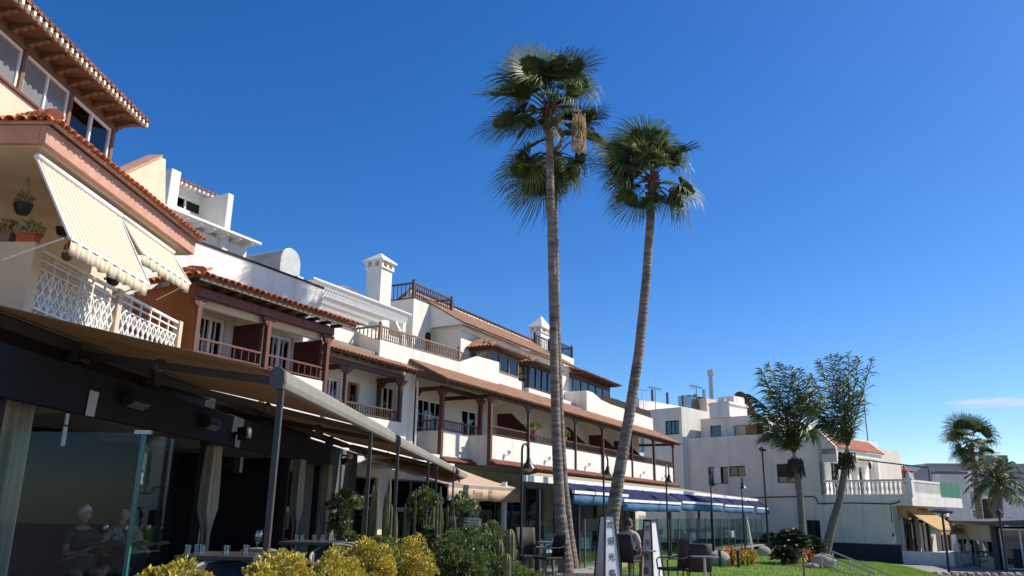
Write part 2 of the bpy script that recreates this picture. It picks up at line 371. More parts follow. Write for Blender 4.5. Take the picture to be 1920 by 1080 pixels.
gbo = gb.build('grass', M['blade'], kind='stuff'); gbo['label'] = 'short bright green grass of the sloping lawn'; gbo['category'] = 'grass'
# ------------------------------------------------------------------ cream house on the left
O = FL.w(0, 0)
LB = thing('cream_house', 'cream plastered house with red tiled eaves above the dark restaurant', 'house', (O.x, O.y, 0), FL.rz)
zr = 5.2; Ys = 6.0; XE = 4.72
# body: back wall of the balcony with the doorway, floors, near return
MB().wall(-4, 5.2, 4.05, 6.55, 1.6, 1.85, [(-2.6, 0.55, 4.12, 5.95)]).build('wall', M['cream'], LB)
MB().box(-4, 5.0, -0.02, 1.6, 3.9, 4.1).build('balcony_floor', M['cream'], LB)
q = MB(); q.box(-2.66, -2.54, 1.5, 1.62, 4.1, 6.05); q.box(.49, .61, 1.5, 1.62, 4.1, 6.05); q.box(-2.54, .49, 1.5, 1.62, 5.9, 6.05); q.box(-1.1, -.98, 1.52, 1.62, 4.1, 5.9)
q.build('door_frame', M['redwood'], LB, bevel=.008)
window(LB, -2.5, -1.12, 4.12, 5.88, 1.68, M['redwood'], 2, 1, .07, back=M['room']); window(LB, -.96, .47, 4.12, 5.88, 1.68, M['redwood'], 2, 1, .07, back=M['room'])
MB().box(-.14, .06, -.06, 1.6, 4.1, zr).build('side_parapet', M['cream'], LB, bevel=.015)
MB().box(-.16, .08, -.08, 1.6, 3.75, 4.098).build('beam', M['cream'], LB)
for x in (2.33, XE): MB().box(x - .07, x + .07, -.06, .08, 4.1, zr - .02).build('post', M['cream'], LB, bevel=.01)
# white lattice railings
def lattice(x0, x1, n):
    mb = MB(); z0, z1 = 4.2, zr - .06
    for z, r in ((z1, .024), (z1 - .13, .014), (z1 - .26, .014), (z0, .02), (z0 + .1, .014)): mb.box(x0, x1, -r, r, z - r, z + r)
    R = mb.build('railing', M['whitepaint'], LB); w = (x1 - x0) / n
    q = MB(); a, b = z0 + .1, z1 - .26; h = b - a
    def bar(p, r, t=.012): q.bar((p[0], 0, p[1]), (r[0], 0, r[1]), t)
    bar((0, z0), (0, z1), .014); bar((0, a), (w, b)); bar((w, a), (0, b)); bar((w * .5, a), (w * .5, b), .008); bar((0, a + h * .5), (w * .5, b)); bar((w * .5, b), (w, a + h * .5)); bar((0, a + h * .5), (w * .5, a)); bar((w * .5, a), (w, a + h * .5))
    me = q.mesh('lattice_panel', M['whitepaint'])
    for i in range(n): place('lattice_panel', me, R, (x0 + i * w, 0, 0))
lattice(.1, 2.25, 6); lattice(2.41, XE - .08, 6)
q = MB()                                  # trellis sheet with small holes behind the first railing
for i in range(-14, 40):
    for sgn in (1, -1):
        xa = .15 + i * .055; xb = xa + sgn * .95
        lo_, hi_ = (xa, xb) if xa < xb else (xb, xa)
        ta = 0.0; tb = 1.0
        pa = Vector((xa, .1 + .006 * sgn, 4.15)); pb = Vector((xb, .1 + .006 * sgn, 5.1))
        def clip(p, r):
            out = []
            for lim in (.12, 2.2):
                pass
            return p, r
        t0, t1 = 0.0, 1.0; dx = xb - xa
        for lim, s_ in ((.12, 1), (2.24, -1)):
            t = (lim - xa) / dx
            if (dx > 0) == (s_ > 0): t0 = max(t0, t)
            else: t1 = min(t1, t)
        if t0 < t1: q.bar(pa.lerp(pb, t0), pa.lerp(pb, t1), .011)
q.build('trellis', M['whitepaint'], LB)
# lower roof: soffit, salmon fascia, tiles on the front and the near side
E0, E1 = -.72, 4.2
MB().box(E0 + .02, E1, -.28, 1.84, 6.4, 6.5).build('soffit', M['cream'], LB)
q = MB(); q.box(E0 - .06, E1 + .03, -.36, -.26, 6.42, 6.70); q.box(E0 - .06, E0 + .04, -.26, 2.4, 6.42, 6.70); q.box(E1 - .07, E1 + .03, -.26, 1.2, 6.42, 6.70)
q.build('fascia', M['pink'], LB, bevel=.012)
tile_roof(LB, (E0 - .1, -.46, 6.74), (E1 + .08, -.46, 6.74), (E1 + .08, .95, 7.42), (E0 + 1.3, .95, 7.42), M['tile_red'], .155, .34, single=True, base=M['pink'], maxn=150)
tile_roof(LB, (E0 - .1, 2.6, 6.74), (E0 - .1, -.46, 6.74), (E0 + 1.3, .95, 7.42), (E0 + 1.3, 2.6, 7.42), M['tile_red'], .17, .34, single=True, base=M['pink'], maxn=90)
ridge_tiles(LB, (E0 - .12, -.48, 6.80), (E0 + 1.25, .9, 7.48), M['tile_red_isl'], .10, .36)
MB().ball((E0 - .02, -.38, 6.86), .11, 10, 6, sc=(1.1, 1.1, .9)).build('hip_end', M['tile_red_isl'], LB, smooth=True)
# upper storey
yw = 1.35; XU = 3.72; zs = 8.12; zt = 8.86
MB().box(-5, XU, yw, yw + .2, 6.5, zs - .05).build('upper_wall', M['cream'], LB)
MB().box(-5, XU + .01, yw - .05, yw + .22, zs - .05, zs).build('sill', M['redwood'], LB)
M['skypane'] = mat('sky_grey_pane', (0.20, 0.205, 0.215), 0.12, 0.1, 1.5)  # opaque panes: the grey of reflected sky put into their colour
posts = [FL.px(p[0], p[1], yw)[0] for p in ((37, 160), (125, 235))] + [XU - .04]
dxp = posts[1] - posts[0]; xsP = [posts[0] - 2 * dxp, posts[0] - dxp] + posts
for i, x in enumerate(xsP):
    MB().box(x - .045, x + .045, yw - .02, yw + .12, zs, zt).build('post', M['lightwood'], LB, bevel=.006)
    if i: window(LB, xsP[i - 1] + .05, x - .05, zs + .005, zt - .005, yw + .02, M['whitepaint'], 2, 1, .05, back=M['blindgrey'], gl=M['skypane'] if i < 4 else None)
MB().box(-5, XU + .04, yw - .04, yw + .2, zt, zt + .2).build('lintel', M['lightwood'], LB)
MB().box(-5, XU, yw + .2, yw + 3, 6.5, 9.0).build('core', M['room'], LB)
ze = 9.02
def bracket_mesh(m):
    q = MB(); q.prism([(0, 0), (.40, 0), (.40, -.04), (.35, -.07), (.28, -.06), (.23, -.10), (.14, -.10), (.09, -.14), (0, -.14)], -.045, .045, 'x'); return q.mesh('bracket', m)
bm_ = bracket_mesh(M['lightwood'])
x = XU - .06
while x > -2.5:
    o = place('bracket', bm_, LB, (x, yw - .04, ze + .01)); o.rotation_euler.z = math.pi; x -= .42
MB().box(-5, XU + .12, yw - .50, yw + .3, ze, ze + .04).build('soffit_boards', M['soffit'], LB)
MB().box(-5, XU + .14, yw - .54, yw - .495, ze - .03, ze + .07).build('eave_board', M['lightwood'], LB)
tile_roof(LB, (-5, yw - .54, ze + .10), (XU + .16, yw - .54, ze + .10), (XU + .16, yw + 1.6, ze + .85), (-5, yw + 1.6, ze + .85), M['tile_red'], .15, .36, single=True, base=M['lightwood'], rows=3, plugs=M['mortar'], maxn=190)
# sloped gable parapet at the far end
pts = [FL.px(*p, 1.0) for p in ((226, 330), (300, 294), (311, 299), (309, 440), (226, 440))]
MB().prism(pts, 1.0, 1.22, 'y').build('gable_wall', M['cream'], LB)
a, b = Vector((pts[0][0], 1.1, pts[0][1])), Vector((pts[1][0], 1.1, pts[1][1]))
MB().hexa([a + Vector((-.03, -.16, 0)), b + Vector((0, -.16, 0)), b + Vector((0, .16, 0)), a + Vector((-.03, .16, 0)), a + Vector((-.05, -.16, .05)), b + Vector((0, -.16, .05)), b + Vector((0, .16, .05)), a + Vector((-.05, .16, .05))]).build('coping', M['pink'], LB)
MB().box(pts[0][0] - .6, pts[2][0] - .02, 1.22, 2.6, 7.0, pts[0][1] + .1).build('attic_wall', M['white2'], LB)
# restaurant storey below: dark shell
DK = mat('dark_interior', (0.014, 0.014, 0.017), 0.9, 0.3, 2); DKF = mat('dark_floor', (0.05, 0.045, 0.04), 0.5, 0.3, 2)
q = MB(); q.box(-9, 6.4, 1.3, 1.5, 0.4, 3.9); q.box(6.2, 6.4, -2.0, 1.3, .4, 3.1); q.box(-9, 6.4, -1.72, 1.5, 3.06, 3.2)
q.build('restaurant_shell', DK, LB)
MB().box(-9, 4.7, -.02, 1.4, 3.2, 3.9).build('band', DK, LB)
# ------------------------------------------------------------------ big folding canopies over the restaurant terrace
_p = at_y(527, 722, 7.0); FC = Frame(_p.x, _p.y, rad(2))
M['canvas'] = mat('taupe_canvas', (0.33, 0.235, 0.145), 0.9, 0.12, 2, 0.2, 200, trans=0.36)
M['bar'] = mat('grey_green_hood', (0.215, 0.205, 0.17), 0.7, 0.12, 3, 0.1, 80)
M['armgrey'] = mat('arm_grey', (0.10, 0.09, 0.075), 0.5, 0.1, 3)
M['postgrey'] = mat('post_dark_grey', (0.055, 0.048, 0.04), 0.45, 0.2, 5)
def canopy(x0, x1, zf, label, posts):
    o = FC.w(x0, 0); T = thing('canopy_awning', label, 'awning', (o.x, o.y, 0), FC.rz, 'folding canopies over the restaurant terrace'); L = x1 - x0
    n, m = 24, 10; q = MB()
    for i in range(n + 1):
        for j in range(m + 1):
            u, w = i / n, j / m; sag = -0.01 * math.sin(math.pi * w) + 0.010 * math.sin(u * 40 + w * 3) * math.sin(math.pi * w)
            q.v.append((L * u, 0.06 + 2.95 * w, zf + 0.12 + 0.66 * w - sag))
    for i in range(n):
        for j in range(m): q.f.append((i * (m + 1) + j, (i + 1) * (m + 1) + j, (i + 1) * (m + 1) + j + 1, i * (m + 1) + j + 1))
    fo = q.build('fabric', M['canvas'], T, smooth=True); sd = fo.modifiers.new('thick', 'SOLIDIFY'); sd.thickness = 0.008
    q = MB(); pr = [(-.05, .02), (-.04, .11), (.0, .145), (.05, .135), (.075, .08), (.07, -.01), (.025, -.035), (-.035, -.03)]
    q.prism([(a, zf + b) for a, b in pr], 0, L, 'x'); q.build('front_hood', M['bar'], T, bevel=.01)
    for xe in (-.012, L - .05):
        q = MB(); q.prism([(a * 1.08, zf + b * 1.06) for a, b in pr], xe, xe + .062, 'x'); q.build('end_cap', M['armgrey'], T)
    q = MB(); q.box(0, L, 2.92, 3.06, zf + .60, zf + .72); q.build('cassette', M['armgrey'], T)
    for xa in (.18, L - .35):
        q = MB(); el = Vector((xa + (1.15 if xa < L / 2 else -1.15), 1.7, zf + .37)); a = Vector((xa + (1.7 if xa < L / 2 else -1.7), 2.95, zf + .60)); b = Vector((xa, .08, zf + .05))
        q.bar(a, a.lerp(b, .48), .045); q.bar(a.lerp(b, .46), b, .038); q.ball(a.lerp(b, .47), .07, 8, 6); q.box(a.x - .09, a.x + .09, 2.84, 3.0, zf + .5, zf + .72); q.build('arm', M['armgrey'], T)
    for px_ in posts:
        s, _ = FC.px(px_[0], px_[1], 0); r = px_[2]; q = MB(); x = s - x0
        q.tube([(x, .0, -.02), (x, .0, zf - .06), (x, .01, zf - .01)], [r, r, r * 1.15], 4, True, True); q.box(x - r * 1.5, x + r * 1.5, -r * 1.4, r * 1.4, -.02, .02); q.build('post', M['postgrey'], T)
    return T
S = lambda x, y: FC.px(x, y, 0)[0]
canopy(S(522, 725), S(736, 838), 2.64, 'taupe folding canopy with grey hood on the dark posts beside the glass windbreak', [(512, 895, .034), (690, 900, .032)])
canopy(S(745, 838), S(851, 893), 2.62, 'taupe folding canopy in the middle of the row over the yellow hedge', [(743, 900, .032), (800, 940, .032), (816, 940, .032), (848, 960, .03)])
canopy(S(856, 893), 20.4, 2.60, 'short taupe folding canopy at the end of the row next to the beige awning', [(859, 960, .032), (886, 962, .03)])
# ------------------------------------------------------------------ pavilion front: valance, posts, ceiling cloth
M['navy'] = mat('navy_valance', (0.010, 0.014, 0.022), 0.8, 0.3, 2, 0.3, 20)
M['drape'] = mat('ivory_drape', (0.42, 0.38, 0.29), 0.9, 0.1, 3)
M['sail'] = mat('cream_ceiling_cloth', (0.30, 0.27, 0.22), 0.9, 0.1, 2)
o = FC.w(0, 0); PV = thing('restaurant_pavilion', 'dark restaurant pavilion with navy valance and raised terrace under the canopies', 'pavilion', (o.x, o.y, 0), FC.rz)
q = MB(); xe = 11.7
q.box(-.3, xe, 2.5, 2.6, 2.52, 2.98); q.build('valance', M['navy'], PV)
MB().box(-.3, xe, 2.6, 2.72, 2.9, 3.02).build('beam', M['blackwood'], PV)
MB().box(-.3, xe, 3.02, 3.12, 2.9, 3.42).build('fascia', M['blackwood'], PV)
for x, y in ((.3, 2.75), (5.2, 2.75), (9.2, 2.75), (11.6, 2.75)): MB().box(x - .07, x + .07, y - .07, y + .07, .4, 3.0).build('post', M['blackwood'], PV)
MB().box(-8, 17, .35, 5.6, .0, .4).build('terrace_floor', DKF, PV); MB().box(xe, 17.2, 3.1, 3.3, 0, 3.2).build('rear_shade_screen', mat('shaded_screen_wall', (.10, .105, .10), .9), PV)  # dark rear screen added; shade under the canopies put into its colour
for k in range(5):                       # cloth swags under the ceiling
    x0, x1 = -2 + k * 2.5, .3 + k * 2.5; q = MB(); n = 12
    for i in range(n + 1):
        for j in range(7):
            u, w = i / n, j / 6; q.v.append((x0 + (x1 - x0) * u, 2.75 + 2.3 * w, 3.02 - .42 * math.sin(math.pi * u) - .05 * math.sin(w * 5)))
    for i in range(n):
        for j in range(6): q.f.append((i * 7 + j, (i + 1) * 7 + j, (i + 1) * 7 + j + 1, i * 7 + j + 1))
    q.build('ceiling_cloth', M['sail'], PV, smooth=True)
# tied drapes
def drape(px0, ptop, pbot, wtop, wmid, tie, label, d=2.42):
    s, _ = FC.px(px0, ptop, d); zt = FC.px(px0, ptop, d)[1]; zb = max(.405, FC.px(px0, pbot, d)[1]); zb = .405
    o = FC.w(s, d); T = MB(); n, m = 40, 26
    for j in range(m + 1):
        h = j / m; z = zt + (zb - zt) * h
        if tie: w = wtop + (wmid - wtop) * math.sin(min(h / .42, 1) * math.pi / 2) if h < .42 else (wmid - (wmid - .07) * ((h - .42) / .16) ** 1.2 if h < .58 else .07 + .05 * (h - .58))
        else: w = wtop * (1 + .1 * h)
        for i in range(n + 1):
            u = i / n - .5; a = u * 2 * math.pi * 4.5; T.v.append((w * u, .075 * math.sin(a) * (.4 + .6 * w / wmid) + (.03 * math.sin(a * 2.3 + 1)), z))
    for j in range(m):
        for i in range(n): T.f.append((j * (n + 1) + i, j * (n + 1) + i + 1, (j + 1) * (n + 1) + i + 1, (j + 1) * (n + 1) + i))
    ob = T.build('drape', M['drape'], None, smooth=True, loc=(o.x, o.y, 0), rz=FC.rz); return tag(ob, label, 'curtain', 'ivory drapes of the restaurant')
drape(30, 742, 1040, .62, .66, False, 'long ivory drape hanging straight behind the glass windbreak', 3.0)
drape(404, 838, 1020, .36, .5, True, 'ivory drape tied in the middle beside a black post with a speaker')
drape(564, 862, 1000, .45, .55, True, 'ivory drape gathered beside the round white lamp')
drape(616, 872, 1000, .35, .42, True, 'narrow ivory drape at the far corner post of the pavilion')
# fittings on the valance
def fitting(name, label, cat, x, y, d, fn, grp=None):
    s, z = FC.px(x, y, d); o = FC.w(s, d); T = thing(name, label, cat, (o.x, o.y, z), FC.rz, grp); fn(T); return T
M['heatgrill'] = mat('heater_mesh', (0.20, 0.19, 0.17), 0.4, 0.3, 40, metal=0.7)
def heater(T):
    q = MB(); q.prism([(-.10, -.05), (.02, -.13), (.06, -.05), (-.04, .05)], -.22, .22, 'x'); q.build('housing', M['black'], T, bevel=.006)
    q = MB(); q.quad((-.19, -.092, -.063), (.19, -.092, -.063), (.19, .005, -.128), (-.19, .005, -.128)); h = q.build('grille', M['heatgrill'], T)
    q = MB()
    for k in range(3): t = (k + .5) / 3; q.tube([(-.18, -.095 + .1 * t, -.07 - .062 * t), (.18, -.095 + .1 * t, -.07 - .062 * t)], .009, 6)
    q.build('element', M['steel'], T); MB().box(-.03, .03, .0, .12, -.02, .03).build('bracket', M['black'], T)
for x, y, l in ((256, 745, 'black infrared heater with a slatted grille on the valance beside the taped notice'), (396, 789, 'black infrared heater angled down near the speaker post'), (648, 862, 'black infrared heater mounted above the far ivory drapes')): fitting('infrared_heater', l, 'heater', x, y, 2.38, heater, 'heaters on the valance')
def speaker(T):
    q = MB(); q.prism([(-.10, -.09), (.05, -.12), (.07, .08), (-.09, .10)], -.10, .10, 'x'); q.build('cabinet', M['black'], T, bevel=.01)
    q = MB(); q.lathe([(.0, 0), (.075, 0), (.08, .012), (.03, .03)], 14); c = q.build('cone', M['steel'], T, loc=(0, -.098, 0)); c.rotation_euler.x = rad(90)
    MB().box(-.02, .02, .05, .16, -.02, .02).build('bracket', M['black'], T)
fitting('loudspeaker', 'black outdoor loudspeaker with a pale rim on the pavilion post', 'speaker', 456, 812, 2.36, speaker)
def boxspk(T): MB().box(-.06, .06, -.06, .06, -.12, .12).build('cabinet', M['black'], T, bevel=.01); MB().box(-.02, .02, .05, .3, -.02, .02).build('bracket', M['black'], T)
fitting('loudspeaker', 'small black box speaker low on the pavilion post beside the tied drape', 'speaker', 446, 872, 2.42, boxspk)
def globe(T):
    q = MB(); q.ball((0, 0, 0), .075, 14, 9); q.build('globe', M['whitepaint'], T, smooth=True); MB().tube([(0, .06, 0), (0, .2, .02)], .02, 8).build('arm', M['black'], T)
fitting('wall_lamp', 'round white globe lamp on a black arm above the drapes', 'lamp', 656, 855, 2.3, globe)
M['paper'] = mat('paper', (0.62, 0.64, 0.70), 0.9, 0.05, 3)
q = MB(); q.quad((-.085, 0, -.13), (.085, 0, -.13), (.085, -.015, .13), (-.06, .005, .14)); s, z = FC.px(172, 757, 2.48); o = FC.w(s, 2.48)
ob = q.build('notice_sheet', M['paper'], None, loc=(o.x, o.y, z), rz=FC.rz); tag(ob, 'creased white paper notice taped to the navy valance', 'notice'); ob.modifiers.new('t', 'SOLIDIFY').thickness = .003
q = MB(); q.box(-.03, .03, -.012, .0, -.19, .0); q.box(-.022, .022, -.014, .0, .02, .13); s, z = FC.px(122, 800, 2.48); o = FC.w(s, 2.48)
tag(q.build('hanging_tag', M['paper'], None, loc=(o.x, o.y, z), rz=FC.rz), 'narrow pale strip hanging below the valance near the straight drape', 'tag')
# glass windbreak at the end of the terrace
M['screen'] = glass_mat('windbreak_glass', (0.88, 0.94, 0.93), 0.3)
M['glassedge'] = mat('green_glass_edge', (0.03, 0.16, 0.12), 0.15, 0.1, 3)
o = at_y(272, 812, 7.5); GW = thing('glass_windbreak', 'frameless clear glass windbreak with a green edged corner at the end of the terrace', 'glass screen', (o.x, 7.5, .4), 0)
H = o.z - .4
for k in range(3): MB().box(-1.45 - k * 1.46, -.035 - k * 1.46, -.006, .006, 0, H).build('glass_panel', M['screen'], GW)
c2 = at_y(310, 822, 7.95); MB().box(-.006, .006, .03, .62, 0, H).build('glass_panel', M['screen'], GW, rz=-rad(2))
MB().box(-.03, .008, -.012, .028, 0, H).build('corner_edge', M['glassedge'], GW, bevel=.004)
q = MB(); q.box(-.09, .06, -.02, .02, H - .01, H + .025); q.build('corner_clamp', M['steel'], GW)
q = MB(); q.box(-4.4, .0, -.03, .03, -.02, .06); q.build('bottom_rail', M['steel'], GW)
# ------------------------------------------------------------------ striped balcony awnings
def stripe_mat(name, a, b, per):
    m = bpy.data.materials.new(name); m.use_nodes = True; N = m.node_tree.nodes; Lk = m.node_tree.links.new; bs = N['Principled BSDF']; bs.inputs['Roughness'].default_value = .9
    tc = N.new('ShaderNodeTexCoord'); sx = N.new('ShaderNodeSeparateXYZ'); Lk(tc.outputs['Object'], sx.inputs[0]); mu = N.new('ShaderNodeMath'); mu.operation = 'MULTIPLY'; mu.inputs[1].default_value = 6.2832 / per; Lk(sx.outputs[0], mu.inputs[0])
    si = N.new('ShaderNodeMath'); si.operation = 'SINE'; Lk(mu.outputs[0], si.inputs[0]); mr = N.new('ShaderNodeMapRange'); mr.inputs[1].default_value = -.25; mr.inputs[2].default_value = .25; Lk(si.outputs[0], mr.inputs[0])
    mx = N.new('ShaderNodeMix'); mx.data_type = 'RGBA'; mx.inputs[6].default_value = (*a, 1); mx.inputs[7].default_value = (*b, 1); Lk(mr.outputs[0], mx.inputs[0]); Lk(mx.outputs[2], bs.inputs['Base Color'])
    t = N.new('ShaderNodeBsdfTranslucent'); Lk(mx.outputs[2], t.inputs[0]); ms = N.new('ShaderNodeMixShader'); ms.inputs[0].default_value = .3; Lk(bs.outputs[0], ms.inputs[1]); Lk(t.outputs[0], ms.inputs[2]); Lk(ms.outputs[0], N['Material Output'].inputs[0])
    return m
M['stripe'] = stripe_mat('cream_stripe', (0.78, 0.72, 0.60), (0.66, 0.54, 0.36), .125)
def drop_awning(x0, x1, yt, zt, yb, zb, label, val=.2):
    o = FL.w(x0, 0); T = thing('striped_awning', label, 'awning', (o.x, o.y, 0), FL.rz, 'striped balcony awnings'); L = x1 - x0; q = MB(); n, m = 30, 12
    for j in range(m + 1):
        for i in range(n + 1): w = j / m; q.v.append((L * i / n, yt + (yb - yt) * w, zt + (zb - zt) * w - .03 * math.sin(math.pi * w) + .004 * math.sin(i * 1.9)))
    for j in range(m):
        for i in range(n): q.f.append((j * (n + 1) + i, j * (n + 1) + i + 1, (j + 1) * (n + 1) + i + 1, (j + 1) * (n + 1) + i))
    q.build('fabric', M['stripe'], T, smooth=True).modifiers.new('t', 'SOLIDIFY').thickness = .004
    q = MB(); n = 64
    for i in range(n + 1):
        x = L * i / n; zz = zb - .03 - val - .035 * abs(math.sin(i / n * math.pi * 7)); q.v += [(x, yb - .005 + .01 * math.sin(i * .8), zb - .02), (x, yb + .02 * math.sin(i * .9), zz)]
    for i in range(n): q.f.append((2 * i, 2 * i + 2, 2 * i + 3, 2 * i + 1))
    q.build('valance', M['stripe'], T, smooth=True).modifiers.new('t', 'SOLIDIFY').thickness = .004
    MB().tube([(-.04, yt, zt + .02), (L + .04, yt, zt + .02)], .05, 10).build('roller', M['whitepaint'], T, smooth=True)
    MB().bar((-.02, yb, zb), (L + .02, yb, zb), .018).build('front_bar', M['whitepaint'], T)
    for x in (-.03, L + .03):
        q = MB(); q.bar((x, yt, zt - .02), (x, yb, zb), .014); q.bar((x, yb * .9, zb - .01), (x, .0, zb - .32), .009); q.build('arm', M['whitepaint'], T)
    return T
sA = FL.px(75, 300, -.2); zt = 6.26
drop_awning(-.62, 1.62, -.2, zt, -.86, 5.08, 'cream striped awning with scalloped valance pulled low over the flower pots', .17)
drop_awning(1.74, 3.62, -.2, zt, -.62, 5.66, 'cream striped awning half lowered at the far end of the balcony', .15)
# ------------------------------------------------------------------ pots on and over the balcony
M['terracotta'] = mat('terracotta_pot', (0.42, 0.10, 0.045), 0.75, 0.12, 8)
M['browntub'] = mat('taupe_pot', (0.22, 0.15, 0.10), 0.8, 0.15, 8)
M['blackpot'] = mat('black_plastic_pot', (0.02, 0.022, 0.026), 0.5, 0.1, 8)
M['sage'] = mat('succulent_green', (0.22, 0.27, 0.10), 0.7, 0.2, 20, isl=.3, hue=[(.16, .22, .07), (.34, .36, .17), (.40, .36, .20), (.20, .27, .10)])
M['reddish'] = mat('bronze_succulent', (0.25, 0.12, 0.06), 0.7, 0.2, 20, isl=.3, hue=[(.30, .10, .05), (.42, .26, .14), (.24, .20, .08)])
M['drystalk'] = mat('dry_stalks', (0.34, 0.25, 0.14), 0.9, 0.2, 9, isl=.2)
def leaf_clump(c, rx, ry, rz, n, size, rnd, mb=None, up=.4):
    mb = mb or MB()
    for k in range(n):
        th = rnd.uniform(0, 6.283); ph = math.acos(rnd.uniform(-.25, 1)); r = rnd.uniform(.55, 1) ** .6
        d = Vector((math.sin(ph) * math.cos(th), math.sin(ph) * math.sin(th), math.cos(ph))); P = Vector((c[0] + d.x * rx * r, c[1] + d.y * ry * r, c[2] + d.z * rz * r))
        a = (d + Vector((rnd.uniform(-.7, .7), rnd.uniform(-.7, .7), rnd.uniform(-.4, .7) + up))).normalized(); b = a.cross(Vector((rnd.uniform(-1, 1), rnd.uniform(-1, 1), rnd.uniform(-1, 1)))).normalized(); s = size * rnd.uniform(.6, 1.3); nn = a.cross(b)
        mb.add([P, P + a * s * .6 + b * s * .38 + nn * s * .08, P + a * s, P + a * s * .6 - b * s * .38 + nn * s * .08], [(0, 1, 2), (0, 2, 3)])
    return mb
rp = random.Random(11)
def trough(x, y, z, w, d, h, pm, lm, label, cat='flower pot', lat=0):
    o = FL.w(x, y); T = thing('flower_pot', label, cat, (o.x, o.y, z), FL.rz); q = MB(); a, b = w * .42, d * .42; A, B = w / 2, d / 2
    q.hexa([(-a, -b, 0), (a, -b, 0), (a, b, 0), (-a, b, 0), (-A, -B, h), (A, -B, h), (A, B, h), (-A, B, h)]); q.box(-A - .012, A + .012, -B - .012, B + .012, h - .03, h + .005); q.build('pot', pm, T, bevel=.006)
    leaf_clump((0, 0, h + .02), A * 1.15, B * 1.25, .16, 190, .065, rp).build('leaves', lm, T, kind='stuff'); return T
s1, _ = FL.py(52, 440, -.04)
trough(-.04, s1 - .02, zr, .17, .30, .15, M['terracotta'], M['sage'], 'terracotta trough of green succulents on the cream parapet')
trough(-.04, s1 + .36, zr, .17, .32, .16, M['browntub'], M['reddish'], 'taupe trough of bronze succulents on the cream parapet')
def hanging(x, y, z, ztop, r, label, lm=None, pm=None, n=0):
    o = FL.w(x, y); T = thing('hanging_pot', label, 'hanging pot', (o.x, o.y, z), FL.rz); q = MB(); q.lathe([(r * .55, 0), (r * .8, r * .35), (r * .98, r * 1.1), (r, r * 1.2), (r * .93, r * 1.2), (r * .85, r * .9)], 18); q.build('pot', pm or M['blackpot'], T, smooth=True, sharp=40)
    q = MB()
    for k in range(3): a = k * 2.09 + .3; q.tube([(r * .95 * math.cos(a), r * .95 * math.sin(a), r * 1.18), (0, 0, min(ztop - z, 1.1 * r + .45))], .004, 5)
    q.tube([(0, 0, min(ztop - z, 1.1 * r + .45) - .02), (0, 0, ztop - z)], .004, 5); q.build('hanger', M['greymetal'], T)
    if lm: leaf_clump((0, 0, r * 1.1), r * .8, r * .8, .2, n, .08, rp, up=1.2).build('stalks', lm, T, kind='stuff')
a = FL.px(43, 390, .55); hanging(a[0], .55, a[1] - .1, 6.4, .135, 'black hanging pot with dry stalks under the balcony soffit', M['drystalk'], n=60)
a = FL.px(118, 432, .75); hanging(a[0], .75, a[1] - .1, 6.4, .115, 'empty black hanging pot behind the low striped awning')
a = FL.px(133, 480, .06); hanging(a[0], .12, a[1] - .07, a[1] + .25, .085, 'small taupe pot hung on the white lattice railing', M['reddish'], M['browntub'], 20)
a = FL.px(212, 525, .3); hanging(a[0], .3, a[1] - .1, 6.4, .12, 'black hanging pot at the end of the trellis', M['sage'], n=40)
# ------------------------------------------------------------------ house with the red-brown balcony
BH = froot(FR, -21.7, -2, 'balcony_house', 'house with a red brown timber balcony, orange side wall and maroon dividers', 'house')
X0, X1 = -21.72, -17.66
yW = -1.05; D1 = [FR.px(376, 575, yW)[0], FR.px(427, 590, yW)[0]]; D2 = [FR.px(506, 610, yW)[0], FR.px(552, 625, yW)[0]]
MB().wall(X0, X1 + .1, 3.0, 6.6, yW, yW + .25, [(D1[0], D1[1], 3.7, 5.72), (D2[0], D2[1], 3.7, 5.72)]).build('wall', M['shadewall'], BH)
for a, b in (D1, D2): window(BH, a + .01, b - .01, 3.7, 5.71, yW + .06, M['whitepaint'], 2, 1, .075, bars=4, back=M['room'], name='french_door')
MB().box(FR.px(440, 600, yW)[0], FR.px(455, 600, yW)[0], yW - .06, yW - .003, 3.6, 5.95).build('pilaster', M['white2'], BH)
MB().box(X0 - .03, X0 + .06, -1.98, .3, 3.3, 6.1).build('side_wall', M['orange'], BH)
MB().box(X0 + .06, X1 + .03, -1.0, -.3, 0, 3.35).build('ground_wall', DK, BH)  # outside wall in near-black: canopy shade put into its colour
MB().box(X0 + .06, X1 + .03, -1.93, -.3, 3.35, 3.6).build('floor_slab', M['white'], BH)
MB().box(X0 + .06, X1 + .04, -2.0, -1.88, 3.3, 4.6).build('parapet', M['white'], BH, bevel=.01)
MB().box(X0, X1 + .1, -1.9, -.3, 5.98, 6.04).build('ceiling', M['soffit'], BH)
for s in (X0 + .03, -19.72, X1 - .04):
    q = MB(); q.box(s - .055, s + .055, -2.04, -1.92, 3.3 if s > -20 else 4.6, 5.72); arch_bracket(q, s, -1.98, 5.76, .2, .05); q.build('post', M['redwood'], BH, bevel=.008)
MB().box(X0 - .05, X1 + .1, -2.06, -1.9, 5.77, 5.95).build('beam', M['redwood'], BH)
for a, b in ((X0 + .12, -19.8), (-19.64, X1 - .12)): MB().box(a, b, -1.86, -1.72, 5.62, 5.8).build('blind_box', M['cream'], BH, bevel=.01)
for s in (-19.86, X1 - .2): MB().box(s, s + .07, -1.9, yW - .003, 3.62, 5.62).build('divider', M['darkred'], BH)
railing(BH, (X0 + .1, -1.95), (-19.78, -1.95), 4.6, 4.93, M['redwood'], .2, .013, .022, posts=False); railing(BH, (-19.66, -1.95), (X1 - .1, -1.95), 4.6, 4.93, M['redwood'], .2, .013, .022, posts=False)
q = MB(); x = X0
while x < X1 + .5: q.box(x - .03, x + .03, -2.25, -1.9, 5.98, 6.06); x += .42
q.build('rafter_ends', M['brownwood'], BH)
